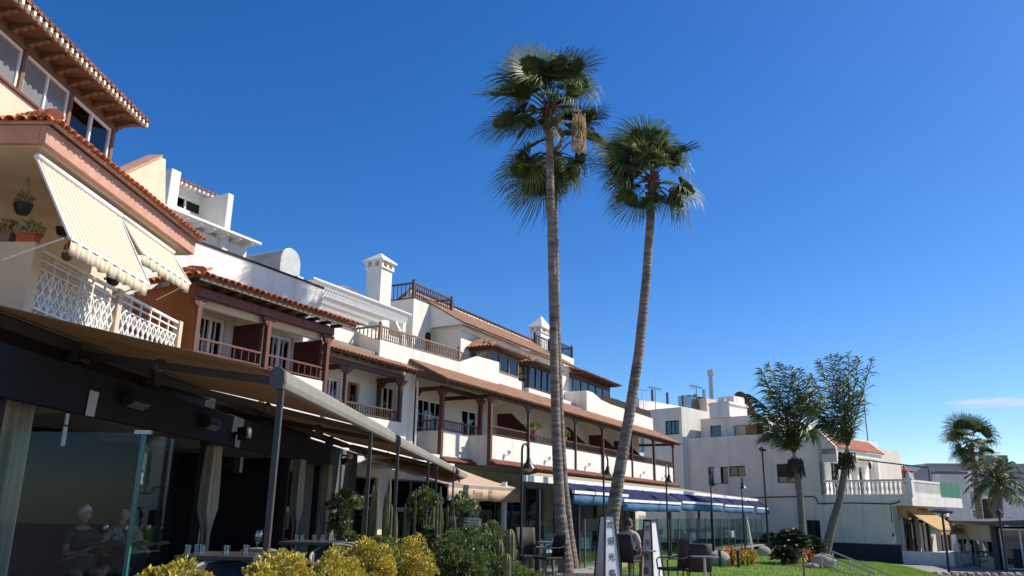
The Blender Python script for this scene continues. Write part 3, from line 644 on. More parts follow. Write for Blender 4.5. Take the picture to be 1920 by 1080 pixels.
MB().box(X0 - .28, X1 + .62, -2.31, -2.26, 6.02, 6.12).build('eave_board', M['lightwood'], BH)
tile_roof(BH, (X0 - .3, -2.32, 6.14), (X1 + .64, -2.32, 6.14), (X1 + .64, -.02, 6.85), (X0 + .9, -.02, 6.85), M['tile_red'], .17, .36, single=True, base=M['soffit'], rows=4, maxn=120)
tile_roof(BH, (X0 - .3, -.3, 6.14), (X0 - .3, -2.32, 6.14), (X0 + .9, -.6, 6.7), (X0 + .9, -.3, 6.7), M['tile_red'], .18, .36, single=True, base=M['soffit'], maxn=60)
ridge_tiles(BH, (X0 - .3, -2.34, 6.2), (X0 + .9, -.5, 6.8), M['tile_red_isl'], .09, .34)
# ------------------------------------------------------------------ white house behind it
WH = froot(FR, -21, 0, 'white_house', 'white terraced house with dark coped parapet, concrete canopy and rooftop duct', 'house')
def pr(pts, y0, y1, name, m, root, d=None): return MB().prism([FR.px(*p, d if d is not None else y0) for p in pts], y0, y1, 'y').build(name, m, root)
MB().box(-22.4, -15.78, .0, .22, 2.8, 7.68).build('parapet_wall', M['white2'], WH)
MB().box(-22.4, -15.76, -.03, .25, 7.68, 7.73).build('coping', M['blackmatte'], WH)
MB().box(-22.4, -15.78, .22, 8, 2.8, 7.0).build('core', M['white2'], WH)
c0 = FR.px(318, 330, 3)[0]; a, b = FR.px(321, 362, 3), FR.px(378, 405, 3); zt_ = FR.px(340, 350, 3)[1]
MB().wall(c0 - .02, FR.px(430, 366, 3)[0], 7.0, 10.32, 3, 3.2, [(a[0], b[0], b[1] - .02, b[1] + .36)]).build('upper_wall', M['white2'], WH)
MB().box(c0 - .3, c0 + .02, 2.55, 3.3, 7.0, 10.5).build('corner_pier', M['white'], WH, bevel=.02)
window(WH, a[0], b[0], b[1] - .02, b[1] + .36, 3.05, M['whitepaint'], 2, 1, .045, back=M['room'])
MB().box(c0, FR.px(425, 366, 3)[0], 3.2, 7.5, 7.0, 10.3).build('upper_core', M['white2'], WH)
e0, e1 = FR.px(326, 338, 2.75), FR.px(409, 362, 2.75)
tile_roof(WH, (e0[0], 2.75, e1[1] - .12), (e1[0], 2.75, e1[1] - .12), (e1[0], 4.4, e1[1] + .55), (e0[0], 4.4, e1[1] + .55), M['tile_red_isl'], .15, .36, base=M['white2'], plugs=M['mortar'])
f0, f1 = FR.px(428, 366, 2.0), FR.px(439, 366, 2.0)
MB().box(f0[0], f1[0], 2.0, 3.4, 7.0, f1[1]).build('fin_wall', M['white2'], WH, bevel=.012)
# concrete canopy on brackets
k0, k1 = FR.px(318, 392, 1.7), FR.px(491, 455, 1.7); zc = k1[1]
MB().box(k0[0] - .5, k1[0], 1.7, 3.0, zc - .07, zc).build('canopy_slab', M['white2'], WH)
MB().box(k0[0] - .5, k1[0] - .12, 2.15, 2.3, zc - .42, zc - .17).build('canopy_beam', M['white2'], WH)
q = MB().prism([(1.74, zc - .07), (1.74, zc - .13), (1.9, zc - .19), (2.16, zc - .17), (2.16, zc - .07)], -.05, .05, 'x').mesh('canopy_bracket', M['white2'])
for i in range(7): place('canopy_bracket', q, WH, (k1[0] - .3 - i * .46, 0, 0))
MB().box(k1[0] - .42, k1[0] - .2, 2.1, 2.35, 7.0, zc - .421).build('canopy_post', M['white'], WH)
MB().box(c0, k1[0] - .2, 2.6, 2.75, 7.0, zc - .6).build('terrace_wall', M['white2'], WH)
d0, d1 = FR.px(534, 466, .8), FR.px(562, 515, .8); w = d1[0] - d0[0] + .12; zd = FR.px(535, 461, .8)[1]
pf = [(d1[0] - w, 7.0), (d1[0], 7.0)] + [(d1[0] - w / 2 + w / 2 * math.cos(t * math.pi / 10), zd - w / 2 + w / 2 * math.sin(t * math.pi / 10)) for t in range(11)]
MB().prism(pf, .8, 2.6, 'y').build('vent_duct', mat('galvanised_duct', (.46, .47, .46), .5, .12, 3, metal=.35), WH, bevel=.01)
MB().box(d1[0] - .5, d1[0] - .25, .4, .79, 7.0, 7.95).build('duct_base', M['white2'], WH); MB().box(d1[0] - .2, d1[0] + .05, .4, .78, 7.0, 7.86).build('duct_base', M['white2'], WH)
# ------------------------------------------------------------------ long white building with timber balconies
AB = froot(FR, -15.7, 0, 'balcony_building', 'long white building with dark timber balconies, brown tiled roofs and roof terraces', 'building')
MB().box(-15.7, 17.9, 2.75, 9, 0, 6.6).build('core', M['white2'], AB)
MB().wall(-15.7, 17.9, 0, 3.3, 2.4, 2.7, [(-14, -9.5, 0.05, 2.7), (-8.8, -3, .05, 2.7), (-2.4, 4, .05, 2.7), (5, 11, .05, 2.7), (12, 17, .05, 2.7)]).build('shop_wall', M['shadewall'], AB)
for a, b in ((-14, -9.5), (-8.8, -3), (-2.4, 4), (5, 11), (12, 17)): window(AB, a, b, .05, 2.7, 2.5, M['greymetal'], 4, 1, .06, back=M['room'], name='shop_window')
# first floor
fz = 3.55
H1 = [(-13.0, -12.1, fz, 5.75), (-11.95, -11.1, fz, 5.75), (-9.75, -9.0, fz, 5.9), (-7.55, -5.75, fz, 5.75), (-4.35, -3.0, fz, 5.7), (.2, 1.6, fz, 5.7), (6.3, 7.6, fz, 5.7), (11.5, 12.8, fz, 5.7), (15, 16.2, fz, 5.7)]
MB().wall(-15.7, 17.9, 3.3, 6.6, 2.2, 2.45, H1).build('first_floor_wall', M['white'], AB)
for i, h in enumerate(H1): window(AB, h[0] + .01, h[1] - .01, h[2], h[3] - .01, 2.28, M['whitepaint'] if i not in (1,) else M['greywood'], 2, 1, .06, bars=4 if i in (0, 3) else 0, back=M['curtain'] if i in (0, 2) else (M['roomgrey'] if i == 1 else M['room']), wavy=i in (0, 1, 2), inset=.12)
MB().box(-15.7, -9.2, 1.1, 2.2, 3.3, fz).build('floor_slab', M['white'], AB); MB().box(-9.2, -5.8, .85, 2.2, 3.3, fz).build('floor_slab', M['white'], AB); MB().box(-5.8, 17.9, .05, 2.2, 3.3, fz).build('floor_slab', M['white'], AB)
# section two
y2 = 1.15
MB().box(-15.7, -9.75, y2, y2 + .14, 2.9, 4.5).build('parapet', M['white'], AB)
s2a, s2c = FR.px(650, 720, y2)[0], FR.px(753, 730, y2)[0]
def post(s, y, z0, z1, m, w=.06, br=.26, ax='x'):
    q = MB(); q.box(s - w, s + w, y - w, y + w, z0, z1)
    if br: arch_bracket(q, s, y, z1 + .02, br, w * .8, ax)
    return q.build('post', m, AB, bevel=.006)
for s in (-15.5, s2a, s2c): post(s, y2 + .05, 4.5, 5.95, M['brownwood'], .065, .34)
post(s2c, 2.1, fz, 5.9, M['brownwood'], .055, .3, 'y')
MB().box(-15.7, s2c + .1, y2 - .03, y2 + .13, 5.97, 6.14).build('beam', M['brownwood'], AB); MB().box(s2c - .07, s2c + .07, y2 + .13, 2.2, 5.9, 6.06).build('beam', M['brownwood'], AB); MB().box(s2a - .07, s2a + .07, y2 + .13, 2.2, 5.9, 6.06).build('beam', M['brownwood'], AB)
railing(AB, (s2a + .08, y2 + .05), (s2c - .08, y2 + .05), 4.5, 4.86, M['brownwood'], .125, .02, .026, posts=False, turned=True); railing(AB, (s2c, y2 + .14), (s2c, 2.1), 4.5, 4.86, M['brownwood'], .14, .02, .026, posts=False); railing(AB, (-15.4, y2 + .05), (s2a - .08, y2 + .05), 4.5, 4.86, M['brownwood'], .125, .02, .026, posts=False)
MB().box(s2c + .12, -9.18, y2 + .1, 1.45, 2.9, 6.3).build('party_wall', M['white'], AB)
def eave(root, xa, xb, ye, ze, yt, zt, nm='roof', w=.18, m=M['tile_brown'], tl=0, tr=0, rs=.45):
    R_ = tile_roof(root, (xa, ye, ze), (xb, ye, ze), (xb - tr, yt, zt), (xa + tl, yt, zt), m, w, .36, base=M['brownwood'], name=nm)
    q = MB(); x = xa + .1; sl = (zt - ze) / (yt - ye)
    while x < xb: q.hexa([(x - .035, ye + .04, ze - .13), (x + .035, ye + .04, ze - .13), (x + .035, ye + 1.0, ze - .13 + sl), (x - .035, ye + 1.0, ze - .13 + sl), (x - .035, ye + .04, ze - .06), (x + .035, ye + .04, ze - .06), (x + .035, ye + 1.0, ze - .06 + sl), (x - .035, ye + 1.0, ze - .06 + sl)]); x += rs
    q.build('rafter_ends', M['brownwood'], R_); return R_
eave(AB, -15.8, FR.px(783, 692, .75)[0], .75, 6.27, 2.2, 6.92)
# section three, bay A and the long balcony
yA = .9; sA1, sA2 = -7.92, -5.06; zA = 4.42
MB().box(sA1, sA2, yA, yA + .14, 3.3, zA).build('parapet', M['white'], AB); MB().box(sA1, sA1 + .14, yA + .14, 2.2, 3.3, zA).build('parapet', M['white'], AB)
MB().box(-5.9, 17.9, .0, .14, 3.3, zA).build('parapet', M['white'], AB); MB().box(-5.9, -5.76, .14, 2.2, 3.3, zA).build('parapet', M['white'], AB); MB().box(17.76, 17.9, .14, 2.2, 3.3, zA).build('parapet', M['white'], AB)
for s, y in ((sA1, yA), (sA2 - .02, yA)): post(s, y, 3.35, 5.88, M['redwood'], .075, .32)
post(sA1, 2.1, fz, 5.9, M['brownwood'], .06, .3, 'y')
PS = [FR.px(p, 800, 0)[0] for p in (918,)] + [-2.65, -.05, 2.27, 5.67, 10.1, 13.89, 17.84]
MB().box(sA1 - .1, sA2 + .1, yA - .08, yA + .08, 5.9, 6.06).build('beam', M['brownwood'], AB); MB().box(sA1 - .08, sA1 + .08, yA + .08, 2.2, 5.9, 6.04).build('beam', M['redwood'], AB)
for i, s in enumerate(PS): post(s, -.02, 3.3, 5.83, M['redwood'] if i == 0 else M['brownwood'], .075 if i == 0 else .05, .3)
MB().box(-6.0, 17.95, -.1, .06, 5.85, 6.0).build('beam', M['brownwood'], AB)
for s in (-5.85, 17.82): MB().box(s - .06, s + .06, .06, 2.2, 5.82, 5.97).build('beam', M['brownwood'], AB)
railing(AB, (sA1 + .08, yA + .02), (sA2 - .1, yA + .02), zA, 4.8, M['redwood'], .14, .02, .028, posts=False); railing(AB, (sA1 + .02, yA + .1), (sA1 + .02, 2.1), zA, 4.8, M['redwood'], .16, .02, .028, posts=False)
for i in range(len(PS) - 1): railing(AB, (PS[i] + .08, .04), (PS[i + 1] - .06, .04), zA, 4.78, M['brownwood'], .13, .018, .026, posts=False)
for s in (-1.35, 4.9, 9.3, 13.2): MB().prism([(.3, fz), (2.18, fz), (2.18, 5.8), (1.5, 5.8), (.3, 4.7)], s, s + .07, 'x').build('divider', M['darkred'], AB)
eave(AB, -9.55, 18.75, -.32, 5.98, 1.4, 6.82, w=.175, tl=.05)
MB().hexa([(-9.56, -.32, 5.9), (-9.48, -.32, 5.9), (-9.48, 1.4, 6.74), (-9.56, 1.4, 6.74), (-9.56, -.32, 6.02), (-9.48, -.32, 6.02), (-9.48, 1.4, 6.86), (-9.56, 1.4, 6.86)]).build('verge_board', M['brownwood'], AB)
# terracotta ledge under the balconies and wall lamps on the parapet
M['ledge'] = mat('dark_terracotta_ledge', (.20, .07, .042), .85, .25, 8, .4, 30, isl=.25)
q = MB(); q.box(-5.95, 18.0, -.16, .0, 3.32, 3.42); q.build('ledge', M['ledge'], AB, bevel=.01)
tile_roof(AB, (-5.95, -.3, 3.3), (18.0, -.3, 3.3), (18.0, 0, 3.46), (-5.95, 0, 3.46), M['ledge'], .19, .36, base=M['ledge'], name='ledge_tiles', rows=1, thick=.04)
tile_roof(AB, (sA1 - .1, yA - .3, 3.3), (sA2, yA - .3, 3.3), (sA2, yA, 3.46), (sA1 - .1, yA, 3.46), M['ledge'], .19, .36, base=M['ledge'], name='ledge_tiles', rows=1, thick=.04)
for s in (-6.6, -4.6, -.9, 3.6, 7.6, 11.6, 15.6):
    y = yA if s < -6 else 0; q = MB(); q.tube([(s, y, 3.72), (s, y - .10, 3.74), (s, y - .16, 3.80)], .015, 6); q.lathe([(.03, 0), (.07, .05), (.085, .13), (.06, .15)], 10, (s, y - .17, 3.78)); q.build('wall_lamp', M['white2'], AB)
# upper terrace: parapet, side walls, railing
yT = 1.3; T_ = lambda x, y, d=yT: FR.px(x, y, d)
pts = [T_(713, 637), T_(863, 679), T_(896, 668), T_(936, 679)]; zb = 6.55
MB().prism([(pts[0][0], zb)] + [(pts[3][0], zb)] + pts[::-1], yT, yT + .16, 'y').build('terrace_parapet', M['white'], AB, bevel=.012)
d2, zz2 = FR.py(661, 618, pts[0][0])
MB().prism([(yT + .16, zb), (yT + .16, pts[0][1]), (max(d2, 2.4), zz2), (max(d2, 2.4), zb)], pts[0][0], pts[0][0] + .16, 'x').build('terrace_side_wall', M['white'], AB)
w0, w1 = T_(612, 606, 2.3), T_(664, 619, 2.3); MB().prism([(w0[0] - 2.5, 6.3), (w1[0], 6.3), (w1[0], w1[1]), (w0[0], w0[1]), (w0[0] - 2.5, w0[1])], 2.3, 2.5, 'y').build('terrace_wall', M['white'], AB)
MB().box(-15.7, 17.9, 1.42, 9, 6.5, 6.75).build('terrace_floor', M['paving'], AB)
railing(AB, (pts[0][0] + .06, yT + .08), (pts[1][0], yT + .08), pts[0][1], pts[0][1] + .50, M['greywood'], .125, .022, .03, za=(pts[1][1], pts[1][1] + .48)); railing(AB, (pts[0][0] + .06, yT + .08), (pts[0][0] + .06, 2.6), pts[0][1], pts[0][1] + .5, M['greywood'], .16, .022, .03, posts=False)
railing(AB, (pts[1][0], yT + .08), (pts[1][0] + .9, yT + .3), pts[1][1], pts[1][1] + .45, M['brownwood'], .3, .012, .02, posts=False)
# pergola
yp = 1.5; g0, g1 = FR.px(597, 527, yp), FR.px(776, 588, yp); zp = (g0[1] + g1[1]) / 2
q = MB(); q.box(g0[0] - .1, g1[0] - .1, yp + .25, yp + .37, zp - .36, zp - .16); PG = q.build('pergola', M['whitepaint'], AB)
sm = MB().box(-.022, .022, yp, yp + 2.9, zp - .05, zp).mesh('slat', M['whitepaint']); n = int((g1[0] - g0[0]) / .13); FRL = OFF[AB.name]
for i in range(n + 1): place('slat', sm, PG, (g0[0] + i * .13, 0, 0))
rm = MB().box(g0[0] - .1, g1[0], -.035, .035, zp - .165, zp - .05).mesh('rafter', M['whitepaint'])
for k in range(5): place('rafter', rm, PG, (0, yp + .32 + k * .6, 0))
bmm = MB().box(g0[0] - .1, g1[0], -.02, .02, zp - .015, zp + .03).mesh('edge_batten', M['whitepaint']); place('edge_batten', bmm, PG, (0, yp + .12, .03))
for s in (g0[0] + .05, g1[0] - .22):
    q = MB(); q.box(s - .08, s + .08, yp + .24, yp + .38, 6.75, zp - .36); q.build('pergola_post', M['whitepaint'], AB)
    q = MB(); sg = 1 if s < -11 else -1; q.bar((s, yp + .31, zp - .85), (s + sg * .5, yp + .31, zp - .36), .055); q.build('pergola_brace', M['whitepaint'], AB)
MB().box(g0[0] - 1.4, g1[0] + 3, 3.9, 4.1, 6.7, zp - .17).build('pergola_back_wall', M['white2'], AB)
# roof terrace block, chimney, stairs railing
yb = 4.0; b0, b1 = FR.px(776, 564, yb), FR.px(851, 586, yb); zt2 = (b0[1] + b1[1]) / 2
aw = [FR.px(796, 650, yb)[0], FR.px(836, 650, yb)[0]]; za = FR.px(815, 622, yb)[1]; zb2 = 7.4; hx = (aw[1] - aw[0]) / 2; cx = (aw[0] + aw[1]) / 2; rise = .32
MB().wall(b0[0], b1[0], 6.7, zt2, yb, yb + .22, [(aw[0], aw[1], zb2, za)]).build('block_wall', M['white'], AB)
q = MB(); N_ = 12                       # arch infill makes the round head of the opening
arc = [(cx + hx * math.cos(math.pi * k / N_), za - rise + rise * math.sin(math.pi * k / N_)) for k in range(N_ + 1)]
for k in range(N_): q.prism([(arc[k][0], za + .002), (arc[k][0], arc[k][1]), (arc[k + 1][0], arc[k + 1][1]), (arc[k + 1][0], za + .002)], yb + .003, yb + .2, 'y')
q.build('arch_head', M['white'], AB)
window(AB, aw[0], aw[1], zb2, za, yb + .12, M['whitepaint'], 2, 2, .06, back=M['curtain'])
MB().box(b0[0], b1[0], yb + .22, 7.2, 6.7, zt2).build('block', M['white'], AB)
q = MB(); lx = FR.px(816, 600, yb)[0]; l1 = FR.px(816, 586, yb)[1]; l2 = FR.px(816, 618, yb)[1]; q.tube([(lx, yb - .03, l1), (lx, yb - .03, l2)], .02, 6); q.ball((lx, yb - .06, l2), .1, 8, 6, sc=(1, .7, 1.2)); q.ball((lx, yb - .05, l1), .07, 8, 6); q.build('rain_chain', M['white2'], AB)
railing(AB, (b0[0] + .08, yb + .1), (b1[0] - .06, yb + .1), zt2, zt2 + .72, M['brownwood'], .16, .022, .035); railing(AB, (b0[0] + .08, yb + .1), (b0[0] + .08, 6.6), zt2, zt2 + .72, M['brownwood'], .2, .022, .035, posts=False); railing(AB, (b1[0] - .06, yb + .1), (b1[0] - .06, 6.6), zt2, zt2 + .72, M['brownwood'], .2, .022, .035, posts=False)
def chimney(s0, s1, y0, y1, z0, z1, root):
    q = MB(); q.box(s0, s1, y0, y1, z0, z1); C_ = q.build('chimney', M['white'], root, bevel=.012); q = MB(); q.box(s0 - .06, s1 + .06, y0 - .06, y1 + .06, z1, z1 + .07)
    for sx in (s0 + .02, (s0 + s1) / 2, s1 - .02):
        for yy in (y0 + .02, (y0 + y1) / 2, y1 - .02):
            if sx != (s0 + s1) / 2 or yy != (y0 + y1) / 2: q.box(sx - .07, sx + .07, yy - .07, yy + .07, z1 + .07, z1 + .3)
    q.box(s0 + .15, s1 - .15, y0 + .15, y1 - .15, z1 + .07, z1 + .29)
    cs, cy = (s0 + s1) / 2, (y0 + y1) / 2; e = .14; B_ = [(s0 - e, y0 - e), (s1 + e, y0 - e), (s1 + e, y1 + e), (s0 - e, y1 + e)]; n = len(q.v)
    q.add([(p[0], p[1], z1 + .3) for p in B_] + [(p[0], p[1], z1 + .36) for p in B_] + [(cs, cy, z1 + .36 + .55 * (s1 - s0))], [(3, 2, 1, 0), (0, 1, 5, 4), (1, 2, 6, 5), (2, 3, 7, 6), (3, 0, 4, 7), (4, 5, 8), (5, 6, 8), (6, 7, 8), (7, 4, 8)]); q.build('chimney_cap', M['white'], C_, loc=(FRL if False else None))
cs0, cs1 = FR.px(713, 540, 4.2)[0], FR.px(734, 540, 4.2)[0]; cy1 = FR.py(686, 530, cs0)[0]; zc1 = FR.px(713, 500, 4.2)[1]
chimney(cs0, cs1, 4.2, cy1, 7.5, zc1, AB)
MB().box(b0[0] - 6, b0[0], 5.2, 7.2, 6.7, 9.2).build('rear_wing', M['white'], AB)
a = FR.px(614, 536, 5); b = FR.px(683, 545, 5); MB().box(b[0] - .9, b[0], 5.3, 7, 9.2, b[1] + .05).build('roof_box', M['white2'], AB)
# upper storey with tiled roof and bay windows
yu = 2.6; u0, u1 = FR.px(864, 640, yu)[0], 8.1; zu = 9.28
MB().box(u0, u1, yu, 6.5, 6.7, zu).build('upper_wall', M['white'], AB)
q = MB(); q.box(u0 - .05, u1, yu - .07, yu, zu - .18, zu + .06); q.box(u0 - .05, u0, yu, 6.5, zu - .18, zu + .06); q.build('cornice', M['white'], AB)
rg = FR.px(849, 577, 5.2)[1]
tile_roof(AB, (u0 - .45, yu - .35, zu + .04), (u1, yu - .35, zu + .04), (u1, 5.2, 11.05), (u0 - .3, 5.2, 11.05), M['tile_brown'], .2, .38, base=M['white'], name='upper_roof')
q = MB(); q.add([(u0 - .4, yu - .35, zu), (u0 - .35, 5.2, 10.98), (u0 - .4, 7.9, zu), (u0 - .3, yu - .35, zu), (u0 - .25, 5.2, 10.98), (u0 - .3, 7.9, zu)], [(0, 1, 2), (5, 4, 3), (0, 3, 4, 1), (1, 4, 5, 2), (2, 5, 3, 0)]); q.build('gable', M['white'], AB)
tile_roof(AB, (u1, 8.0, zu + .04), (u0 - .45, 8.0, zu + .04), (u0 - .3, 5.2, 11.05), (u1, 5.2, 11.05), M['tile_brown'], .3, .5, base=M['white'], name='upper_roof')
ridge_tiles(AB, (u0 - .35, 5.2, 11.06), (u1, 5.2, 11.06), M['mortar'], .11, .38)
def bay(s0, s1, z0, z1, fm, back, nx):
    y0 = 1.62
    MB().box(s0, s1, y0 + .02, yu, 6.6, z0).build('bay_base', M['white'], AB)
    window(AB, s0, s1, z0, z1, y0, fm, nx, 1, .075, .08, back=back, wavy=True, inset=.2, name='bay_window')
    window(AB, s0, s0 + yu - y0 - .08, z0, z1, yu, fm, 1, 3, .08, .08, back=back, rz=-math.pi / 2, name='bay_side_window', inset=.14)
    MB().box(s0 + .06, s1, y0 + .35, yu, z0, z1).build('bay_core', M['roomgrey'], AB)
    MB().box(s0 - .12, s1 + .12, y0 - .16, yu, z1, z1 + .1).build('bay_beam', M['brownwood'], AB)
    tile_roof(AB, (s0 - .3, y0 - .35, z1 + .1), (s1 + .2, y0 - .35, z1 + .1), (s1 + .2, yu, z1 + .62), (s0 + .55, yu, z1 + .62), M['tile_brown'], .18, .34, base=M['brownwood'], name='bay_roof')
    tile_roof(AB, (s0 - .3, yu, z1 + .1), (s0 - .3, y0 - .35, z1 + .1), (s0 + .55, yu, z1 + .62), (s0 + .54, yu + .01, z1 + .62), M['tile_brown'], .18, .34, base=M['brownwood'], name='bay_roof')
B1a, B1b = FR.px(918, 655, 1.62)[0], FR.px(973, 676, 1.62)[0]; bay(B1a, B1b, 7.5, 8.34, M['greywood'], M['curtain'], 3)
B2a, B2b = FR.px(993, 683, 1.62)[0], FR.px(1040, 697, 1.62)[0]; bay(B2a, B2b, 7.24, 8.32, M['blackwood'], M['curtain'], 4)
MB().box(B1b, B2a, 1.9, yu, 6.6, 7.5).build('wall_infill', M['white'], AB); MB().box(B2b, 7.8, 2.0, yu, 6.6, 7.3).build('wall_infill', M['white'], AB)
# second tower, chimney, sun room and far parapet
yk = 3.2; k0, k1 = FR.px(1050, 668, yk), FR.px(1076, 673, yk); MB().box(k0[0] - .6, k1[0], yk, 7.0, 6.7, k1[1]).build('block', M['white'], AB)
window(AB, k0[0] + .2, k0[0] + 1.1, 7.6, 8.5, yk - .02, M['whitepaint'], 1, 1, .06, back=None)
railing(AB, (k0[0] - .5, yk + .1), (k1[0] - .08, yk + .1), k1[1], k1[1] + .62, M['blackwood'], .15, .022, .035); railing(AB, (k1[0] - .08, yk + .1), (k1[0] - .08, 6), k1[1], k1[1] + .62, M['blackwood'], .2, .022, .035, posts=False)
railing(AB, (FR.px(1003, 640, 5.0)[0], 5.0), (FR.px(1030, 640, 5.0)[0], 5.0), k1[1] + .62, k1[1] + 1.3, M['blackwood'], .2, .022, .035)
c2a, c2b = FR.px(1014, 630, 5.4)[0], FR.px(1034, 630, 5.4)[0]; chimney(c2a, c2b, 5.4, 6.1, 9.5, FR.px(1020, 622, 5.4)[1] - .1, AB)
ys = 2.4; q0, q1 = FR.px(1074, 712, ys), FR.px(1144, 745, ys); zw0, zw1 = 7.9, FR.px(1078, 708, ys)[1]
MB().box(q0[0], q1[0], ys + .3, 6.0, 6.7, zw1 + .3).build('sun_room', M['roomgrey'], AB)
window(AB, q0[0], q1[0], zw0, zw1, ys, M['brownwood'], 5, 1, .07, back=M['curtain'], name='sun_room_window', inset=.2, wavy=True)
MB().box(q0[0], q1[0], ys - .02, ys + .3, zw1, zw1 + .22).build('sun_room_beam', M['brownwood'], AB); MB().box(q0[0], q1[0], ys, ys + .3, 6.7, zw0).build('sun_room_base', M['white'], AB)
er = FR.px(1162, 718, 1.7)
tile_roof(AB, (q0[0] - .1, 1.75, zw1 + .26), (er[0] + .3, 1.75, zw1 + .26), (er[0] + .3, 4.0, zw1 + .85), (q0[0] - .1, 4.0, zw1 + .85), M['tile_brown'], .2, .38, base=M['brownwood'], name='sun_room_roof')
q = MB(); x = q0[0]
while x < er[0] + .3: q.box(x - .05, x + .05, 1.8, 2.9, zw1 + .16, zw1 + .25); x += .6
q.build('sun_room_rafters', M['redwood'], AB)
e = [T_(1100, 732), T_(1112, 736), T_(1128, 750), T_(1145, 758), T_(1180, 770), T_(1224, 785)]
MB().prism([(e[0][0], zb), (e[-1][0], zb)] + e[::-1], yT, yT + .16, 'y').build('far_parapet', M['white'], AB)
MB().box(e[0][0], e[0][0] + .16, yT + .16, 2.6, zb, e[0][1]).build('far_parapet_return', M['white'], AB); MB().box(e[-1][0] - .16, e[-1][0], yT + .16, 5, zb, e[-1][1]).build('far_parapet_return', M['white'], AB)
M['reed'] = mat('dark_reed_screen', (0.05, 0.042, 0.032), .9, .35, 30, .5, 40)
q = MB(); x = e[2][0] + .3; rr = random.Random(5)
while x < e[-1][0] - .2: q.tube([(x, yT + .1, 7.5), (x + rr.uniform(-.02, .02), yT + .1, e[3][1] + .42 + rr.uniform(-.03, .03))], .035, 5); x += .065
q.build('reed_screen', M['reed'], AB, kind='stuff')

# downpipes and cables on the facade
for s, y in ((-9.3, 1.05), (5.62, -.12), (13.84, -.12)): q = MB(); q.tube([(s, y + .02, 6.05), (s, y + .3, 5.9) if y < 0 else (s, y + .02, 5.9), (s + .02, y + .02 if y > 0 else -.1, 5.7), (s + .02, y + .02 if y > 0 else -.1, 3.4)], .035, 8); q.build('downpipe', M['white2'] if y > 0 else M['greywood'], AB)
q = MB(); q.tube([(-15.7 + i * .9, .0 if False else (1.12 if -15.7 + i * .9 < -9.5 else 1.1), 3.05 + .02 * math.sin(i)) for i in range(8)], .012, 5); q.build('cable', M['black'], AB)
# ------------------------------------------------------------------ white house at the end, turned 45 degrees
_p = on_z(1692, 1048, -.65); FH = Frame(_p.x, _p.y, rad(45)); gz = -1.0
HB = froot(FH, 0, 0, 'corner_house', 'white two storey house with a balustraded terrace and black stone plinth beyond the lawn', 'house')
P0 = lambda x, y: FH.py(x, y, 0)
def yz(a, b): (y0, z0), (y1, z1) = P0(*a), P0(*b); return (min(y0, y1), max(y0, y1), min(z0, z1), max(z0, z1))
W1 = yz((1327, 876), (1366, 907)); W1b = yz((1366, 874), (1398, 893)); W2 = yz((1455, 870), (1493, 905)); W3 = yz((1511, 975), (1540, 1012)); W0 = yz((1268, 871), (1280, 895))
yC = P0(1537, 808)[0]; zT = 6.8
# end wall: built in the yz plane as a prism with boxes for the window reveals
def wall_x(root, y0, y1, z0, z1, x0, x1, holes, m, name):
    q = MB().wall(y0, y1, z0, z1, x0, x1, holes); q.v = [(v[1], v[0], v[2]) for v in q.v]; q.f = [f[::-1] for f in q.f]; return q.build(name, m, root)
wall_x(HB, yC, 16, 2.3, zT, 0, .3, [(w[0], w[1], w[2], w[3]) for w in (W1, W1b, W2, W0)], M['shadewall'], 'end_wall')
wall_x(HB, 0.0, 16, gz, 2.3, 0, .3, [W3], M['shadewall'], 'end_wall_lower')
MB().box(-.03, .0, -.02, 16, gz, .12).build('plinth', M['plinth'], HB)
for w in (W1, W1b, W2, W3, W0):
    window(HB, .1, .1 + w[1] - w[0], w[2], w[3], w[1], M['brownwood'], 2, 1, .06, .06, back=M['room'], rz=-math.pi / 2, inset=.12)
MB().box(-.05, .0, W1[0] + .55, W1[0] + 1.05, W1[2] + .05, W1[3] - .02).build('window_shutter', M['white2'], HB)
MB().box(.3, 14, yC + .25, 16, gz, zT - .35).build('core', M['shadewall'], HB)
MB().box(0, .3, yC, 16, zT, zT + .05).build('coping', M['white2'], HB)
# front of the upper floor: chamfered side wall, tiled lean-to roof, doors, lantern
ch = P0(1567, 838); cb = P0(1570, 852)
q = MB(); q.prism([(yC, zT), (yC, 4.9), (ch[0] + .0, 4.9), (ch[0], ch[1])], 0, .25, 'x'); q.build('side_wing', M['shadewall'], HB)
xr = FH.px(1645, 830, yC)[0]; DW = [(1.15, 2.25, 2.9, 4.95), (5.0, 6.4, 2.9, 4.95), (7.2, 7.9, 3.0, 4.95)]
MB().wall(.0, xr, 2.9, zT - .02, yC, yC + .25, DW).build('front_wall', M['white'], HB)
for i, d in enumerate(DW): window(HB, d[0], d[1], d[2], d[3], yC + .1, M['blackwood'] if i == 0 else M['whitepaint'], 2, 1, .07, back=M['room'] if i == 0 else M['curtain'], inset=.12)
tile_roof(HB, (.25, ch[0] - .02, ch[1] - .02), (7.6, ch[0] - .02, ch[1] - .02), (7.6, yC, zT - .25), (.25, yC, zT - .25), M['tile_red_isl'], .2, .36, base=M['white'])
MB().box(.0, 7.4, ch[0] + .05, yC, ch[1] - .42, ch[1] - .08).build('roof_beam', M['white'], HB)
for x in (3.3, 4.6, 8.3): MB().box(x - .17, x + .17, yC - .3, yC + .0, 2.9, ch[1] - .42).build('pier', M['white'], HB, bevel=.02)
q = MB(); a = FH.px(1625, 875, yC - .2); q.lathe([(.02, .3), (.10, .22), (.12, .1), (.08, -.12), (.02, -.16)][::-1], 8, (a[0], yC - .42, a[1])); q.tube([(a[0], yC - .3, a[1] + .3), (a[0], yC - .42, a[1] + .32), (a[0], yC - .42, a[1] + .25)], .015, 6); q.build('wall_lantern', M['black'], HB)
